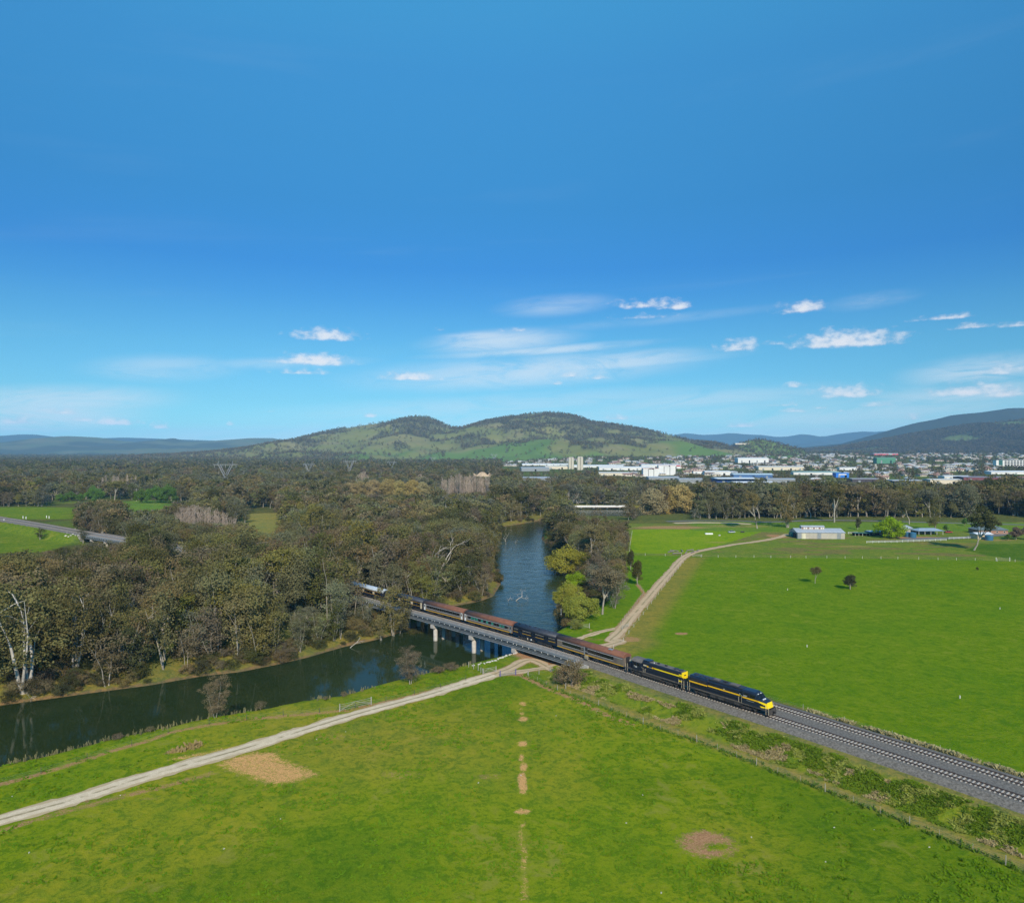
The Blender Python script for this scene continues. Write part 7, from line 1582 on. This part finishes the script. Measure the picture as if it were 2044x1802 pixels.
# poles and odds
def pole(px, py, top, z, label, arm=True, mat=None):
    x, y = G(px, py, z); h = (py - top) * y / F; t = thing('power_pole', label, 'power pole', (x, y, zat(x, y))); mb = MB(); mb.tube([(0, 0, -.4), (0, 0, h)], [.17, .12], 7); obj('pole', mb.mesh('pole', mat or M_POST), t)
    if arm: bx(t, 'crossarm', (0, 0, h - .6), (2.4, .14, .16), M_POST, rz=.3)
pole(1411, 1036, 1010, -4, 'timber power pole behind the bright green paddock'); pole(1120, 1238, 1202, -5, 'pale pole standing beside the willow behind the train', False, M_POSTW); pole(1128, 1050, 1036, -5, 'white leaning pole near the far footbridge', False, M_POSTW)
for i, (px, py, top) in enumerate(((222, 975, 955), (128, 965, 942), (272, 1000, 975), (311, 998, 975))): pole(px, py, top, -5, f'pale power pole beyond the left fields, {["third", "first", "fifth", "last"][i]} from the left', True, M_POSTW)
for k, (px, py) in enumerate(((1611, 1291), (1916, 1392), (1996, 1216), (1572, 1177))):
    x, y = G(px, py, -3.2); bx(None, 'marker_post', (0, 0, .3), (.2, .2, .75), M_POSTW, loc=(x, y, zat(x, y)), label=f'short white marker in the big green field, {["nearest to the train", "at the right of the field", "far right near the dark bush", "left of the lone trees"][k]}', cat='marker')
r9 = random.Random(3); RK = MB(); RK.tube([(0, 0, -.05), (0, 0, .18)], [.32, .18], 6); rkm = RK.mesh('stone', simple('pale_stone', (.52, .48, .42), .9, var=.2))
for i in range(34):
    f = i / 33; px, py = np.interp(f, [0, .3, .6, 1], [945, 985, 1010, 1046]) + r9.uniform(-3, 3), np.interp(f, [0, .3, .6, 1], [1330, 1320, 1311, 1301.5]) + r9.uniform(-.8, .8); x, y = G(px, py, -3.6); obj('bank_stone', rkm, None, (x, y, zat(x, y)), r9.random() * 6, (r9.uniform(.8, 1.9), r9.uniform(.6, 1.2), r9.uniform(.5, 1.3)), 'pale stone on the lip of the bank left of the bridge', 'stone', 'pale stones along the bank lip')
for i, (px, py) in enumerate(((24, 1480 + 110), (520, 1479), (632, 1474), (690, 1459), (15, 1553), (58, 1700), (240, 1587), (447, 1693), (1040, 1470 + 75), (1192, 1400 + 18), (1110, 1427), (1283, 1585), (1745, 1655), (1665, 1596 + 55), (1500, 1670), (560, 1632), (1250, 1640), (1320, 1780), (1648, 1720), (1855, 1690), (955, 1560))):
    x, y = G(px, py, -3.2); obj('field_stone', rkm, None, (x, y, zat(x, y)), i, (.35 + .2 * (i % 3), .35, .4), 'small white stone lying in the grass of the near paddock', 'stone', 'white stones in the near paddock')
for i in range(34):
    px, py = r9.gauss(150, 10), r9.gauss(1071, 4.0); x, y = G(px, py, -3.4); obj('rock', rkm, None, (x, y, zat(x, y) - .1), i, (r9.uniform(1.4, 3.2), r9.uniform(1.4, 3), r9.uniform(1.4, 3)), 'pale rock in the heap where the left viaduct meets its bank', 'rock', 'rock heap under the left viaduct')
for i, (px, py) in enumerate(((1340, 1103), (1352, 1106), (1362, 1101), (1370, 1105), (1378, 1100), (1393, 1101), (1383, 1104), (1346, 1101))):
    x, y = G(px, py, -3.3); o = obj('log', MB().tube([(-2.6, 0, .4), (2.6, .2, .55)], [.42, .30], 7).mesh('log', M_BARK), None, (x, y, zat(x, y)), r9.random() * 3, None, f'grey log of the pile by the farm road bend, {ORD[i]}' + ('' if i == 0 else ' from left'), 'log', 'log pile at the road bend')
# pylons
def pylon_mesh():
    mb = MB(); r = .16
    def bar(a, b, rr=r): mb.tube([a, b], rr * 1.15, 4)
    for sx_ in (-1, 1):
        for sy_ in (-1, 1):
            bar((sx_ * 3.2, sy_ * 3.2, 0), (sx_ * 1.4, sy_ * 1.2, 15)); bar((sx_ * 1.4, sy_ * 1.2, 15), (sx_ * 8.5, sy_ * .6, 33)); bar((sx_ * .3, sy_ * .5, 18), (sx_ * 5.2, sy_ * .5, 31))
        bar((sx_ * 8.5, 0, 33), (sx_ * 7.8, 0, 38)); bar((sx_ * 8.5, 0, 31.5), (sx_ * 14, 0, 33))
        for k in range(6): z0_, z1_ = 15 + k * 3, 18 + k * 3; xa = 1.4 + k * 1.18; xb = .3 + (k + 1) * .8; bar((sx_ * xa, 0, z0_), (sx_ * xb, 0, z1_), .1); bar((sx_ * xb, 0, z1_), (sx_ * (xa + 1.18), 0, z1_), .1)
    for k in range(5):
        a = 3.2 - k * .36; b = a - .36; z0_ = k * 3
        for sy_ in (-1, 1): bar((-a, sy_ * a, z0_), (b, sy_ * b, z0_ + 3), .1); bar((a, sy_ * a, z0_), (-b, sy_ * b, z0_ + 3), .1)
        for sx_ in (-1, 1): bar((sx_ * a, -a, z0_), (sx_ * b, b, z0_ + 3), .1); bar((sx_ * a, a, z0_), (sx_ * b, -b, z0_ + 3), .1)
    arm = MB()
    for z_ in (33, 31.5): arm.tube([(-14, 0, 33), (-8.5, 0, z_), (8.5, 0, z_), (14, 0, 33)], .16, 4)
    for k in range(8): arm.tube([(-8.5 + k * 2.1, 0, 31.5), (-7.4 + k * 2.1, 0, 33)], .1, 4)
    ins = MB()
    for q in (-12, 0, 12): ins.tube([(q, 0, 32.5), (q, 0, 28.5)], .22, 5)
    return mb, arm, ins
pm = pylon_mesh(); M_GALV = simple('pylon_steel', (.36, .37, .38), .6, .2); pmm = [m.mesh(n_, M_GALV) for m, n_ in zip(pm, ('mast', 'crossarm', 'insulator'))]
for i, (px, top, Yp) in enumerate(((450, 920, 1120), (616, 921, 1350), (698, 915, 1480), (782, 918, 1700), (864, 910, 2350), (986, 904, 2750), (786, 895, 4200))):
    x = (px - CX) / F * Yp; s_ = ((H - ZL) - (top - CY) / F * Yp) / 38; t = thing('pylon', ['largest pylon, with a wide crossarm, rising from the left forest', 'second pylon from the left over the forest', 'third pylon from the left, under the left slope of the hill', 'fourth pylon from the left, half in the forest', 'fifth pylon from the left, low before the green paddocks', 'rightmost pylon before the green paddocks', 'faint pylon up on the green paddocks'][i], 'pylon', (x, Yp, ZL if i < 6 else float(gridz(*HILL1, np.array([x]), np.array([Yp]))[0]) ), (.2, -.3, .5, .4, .6, .5, .7)[i], 'line of pylons', (s_ * (1.0 if i else 1.25), s_, s_) if i < 6 else .8)
    for me in pmm: obj(me.name.split('.')[0], me, t)
# hill top mast
for k, (px, top) in enumerate(((1094, 822), (1079, 826))):
    x = (px - CX) / F * 4800; z = float(gridz(*HILL1, np.array([x]), np.array([4800.]))[0]); hm_ = H + (CY - top) / F * 4800 - z; t = thing('radio_mast', ['taller radio mast on the right top of the hill', 'shorter radio mast on the right top of the hill'][k], 'mast', (x, 4800, z)); mb = MB(); mb.tube([(0, 0, 0), (0, 0, hm_)], [.9, .5], 5); obj('mast', mb.mesh('mast', M_GALV), t); bx(t, 'antenna', (0, 0, hm_ * .9), (2.4, 2.4, 3), M_GALV)
# far road bridge and footbridge over the river
x0, y0 = G(1150, 1015, ZW + 4.5); xc = G(1198, 1012, ZW + 5)[0]; Yb = 728.
rb = thing('road_bridge', 'low white concrete road bridge across the far river', 'bridge', ((1198 - CX) / F * Yb, Yb, -1.9), .04)
bx(rb, 'deck', (0, 0, -3.7), (58, 6, .8), M_CONC); 
for sg in (-1, 1): bx(rb, 'parapet', (0, sg * 3.1, -2.9), (58, .3, .9), M_WHITE)
for q in (-20, -7, 7, 20): mb = MB(); mb.tube([(q, 0, -9.5), (q, 0, -4.1)], .7, 10); obj('pier', mb.mesh('pier', M_CONC), rb); bx(rb, 'pier_cap', (q, 0, -4.3), (1.4, 5.5, .5), M_CONC)
fb = thing('footbridge', 'white footbridge with lattice railings behind the low road bridge', 'bridge', ((1198 - CX) / F * 760, 760, -2.2), .04)
bx(fb, 'deck', (0, 0, -.9), (60, 2.6, .5), M_WHITE)
for sg in (-1, 1):
    bx(fb, 'handrail', (0, sg * 1.3, 1.1), (60, .2, .25), M_WHITE)
    for k in range(31): bx(fb, 'baluster', (-29.6 + k * 1.97, sg * 1.3, .2), (.16, .14, 1.7), M_WHITE)
for q in (-24, 24): bx(fb, 'pier', (q, 0, -5), (1.2, 2.4, 7.8), M_CONC)
# pale line signs on the left bank of the railway
for k, (px, py) in enumerate(((8, 1040), (46, 1034), (52, 1035), (93, 1033), (98, 1034))):
    x, y = G(px, py, -1); bx(None, 'line_marker', (0, 0, .9), (.5, .2, 2.0), M_WHITE, loc=(x, y, -1.2), label=f'white lineside marker on the left embankment, {ORD[k]}' + ('' if k == 0 else ' from left'), cat='marker')

# ------------------------------------------------------------------ weeds and grass
def tufts(name, P, per, size, hgt_, mat, seed, label, tall=1.0):
    r_ = np.random.default_rng(seed); n_ = len(P); z = land(P); C_ = np.c_[P, z]; i = np.repeat(np.arange(n_), per); N = len(i)
    s = (size * (.6 + .8 * r_.random(n_)))[i]; a = r_.random(N) * 6.28; rr = s * .5 * r_.random(N) ** .5; b = C_[i] + np.c_[np.cos(a) * rr, np.sin(a) * rr, np.zeros(N)]
    d = r_.random(N) * 6.28; w_ = s * .35; u = np.c_[np.cos(d) * w_, np.sin(d) * w_, np.zeros(N)]; l = np.c_[r_.normal(0, .3, N) * s, r_.normal(0, .3, N) * s, hgt_ * s * (.6 + .6 * r_.random(N))]
    V = np.stack([b - u * .6, b + u * .6, b + u * .35 + l, b - u * .35 + l], 1).reshape(-1, 3); V[:, 2] -= .03
    tn = np.repeat((r_.random(n_) * .5)[i] + r_.random(N) * .5, 4)
    obj(name, np_mesh(name, V, np.arange(len(V)).reshape(-1, 4), mat, dict(tone=tn)), kind='stuff', label=label)
M_WEED = leaf_mat('weed_green', (.075, .145, .010), (.17, .265, .022), transl=.3); M_DRY = leaf_mat('dry_stalks', (.26, .22, .10), (.50, .43, .25), transl=.2); M_RANK = leaf_mat('rank_grass', (.085, .165, .010), (.15, .23, .016), transl=.3)
r_ = np.random.default_rng(21); sA = r_.uniform(s_at(1160), TL - 70, 30000); uA = r_.uniform(5.6, 12.6, 30000); PA = np.array([trk(a)[0] + trk(a)[2] * b for a, b in zip(sA, uA)]); nA = fbm(PA[:, 0] / 3.2, PA[:, 1] / 3.2, 3) + .10 * np.sin((uA - 5.6) / 7 * 3.14) - .05 * (uA > 11)
wk = nA > .505; nW = fbm(PA[:, 0] / 2.1 + 33, PA[:, 1] / 2.1, 3); M_WDK = leaf_mat('weed_dark', (.075, .130, .012), (.155, .215, .022)); M_WOL = leaf_mat('weed_olive', (.16, .18, .028), (.31, .33, .075))
tufts('embankment_weeds', PA[wk & (nW < .47)][:5600], 7, .55, .30, M_WDK, 1, 'dark rank weeds on the railway bank'); tufts('embankment_weeds', PA[wk & (nW >= .47) & (nW < .56)][:5600], 7, .55, .30, M_WEED, 11, 'fresh green weeds on the railway bank'); tufts('embankment_weeds', PA[wk & (nW >= .56)][:3800], 6, .6, .32, M_WOL, 12, 'yellowing weeds on the railway bank')
dm = (nA < .50) & (uA > 7.5) & (fbm(PA[:, 0] / 5 + 70, PA[:, 1] / 5, 2) > .47); tufts('dry_grass', PA[dm][:3600], 6, .6, .32, M_DRY, 2, 'dry pale stalks among the bank weeds')
sB = r_.uniform(s_at(1560), TL - 70, 9000); uB = r_.uniform(-14.8, -10.8, 9000); PB = np.array([trk(a)[0] + trk(a)[2] * b for a, b in zip(sB, uB)]); kB = fbm(PB[:, 0] / 5 + 9, PB[:, 1] / 5, 2) > .47; tufts('dry_grass', PB[kB][:4200], 5, .75, .65, M_DRY, 3, 'dry stalks along the far side of the railway')
PC = np.c_[r_.uniform(-130, 190, 90000), r_.uniform(84, 215, 90000)]; uC, sC = rail_us(PC); rC = sdf(PC, RIVER); lC = inside(PC, LEFT_LAND); d1, _, _ = seg_dist(PC, Z_ROAD_MAIN); d2, _, _ = seg_dist(PC, Z_ROAD_BR); nC = .55 * fbm(PC[:, 0] / 1.6, PC[:, 1] / 1.1, 2) + .45 * fbm(PC[:, 0] / 9, PC[:, 1] / 6, 2); qx = CX + F * PC[:, 0] / PC[:, 1]; qy = CY + F * 57 / PC[:, 1]
okC = (uC > 17) & (rC > 5) & (~lC) & (d1 > 3.2) & (d2 > 2.4) & (nC > .57) & ~inside(np.c_[qx, qy], [(430, 1520), (490, 1500), (560, 1498), (640, 1545), (600, 1562), (500, 1566)]) & (np.abs(qx - 1043) > 14) & ~((np.abs(qx - 1410) < 70) & (np.abs(qy - 1683) < 34))
tufts('pasture_tufts', PC[okC][:16000], 6, .62, .34, M_RANK, 4, 'rank grass tufts in the near paddock')
PD = np.array([p + r_.normal(0, .45, 2) for p in densify(FENCE_R, .35)]); tufts('fence_grass', PD[PD[:, 1] > 60], 6, .6, .7, M_WEED, 5, 'uncut grass along the fence foot')
PE = np.c_[r_.uniform(-110, -10, 9000), r_.uniform(120, 215, 9000)]; rE = sdf(PE, RIVER); kE = (rE > 2.0) & (rE < 6.0) & (~inside(PE, LEFT_LAND)) & (fbm(PE[:, 0] / 6, PE[:, 1] / 6, 2) > .5); tufts('bank_reeds', PE[kE][:380], 4, .34, 2.3, leaf_mat('reed_stalk', (.12, .12, .06), (.24, .22, .13)), 6, 'dry stalks on the lip of the near bank')
PF = GL([(340, 1502), (360, 1497), (385, 1490), (405, 1486)]); PF = densify(PF, .2); PF = PF + r_.normal(0, .5, PF.shape); tufts('dry_grass', PF, 6, .9, .6, leaf_mat('straw_tuft', (.20, .15, .06), (.34, .26, .12)), 7, 'heap of dead grass beside the gravel road')

# ------------------------------------------------------------------ air
mh = bpy.data.materials.new('haze'); mh.use_nodes = True; t = NT(mh.node_tree); t.n.clear()
vol = t.new('ShaderNodeVolumePrincipled'); vol.inputs['Color'].default_value = (.26, .60, 1.0, 1); vol.inputs['Density'].default_value = 4.4e-5; vol.inputs['Anisotropy'].default_value = -.35
t.new('ShaderNodeOutputMaterial', {'Volume': vol.outputs[0]})
obj('haze', MB().box((0, 8700, 265), (44000, 21000, 590)).mesh('haze', mh), kind='stuff')
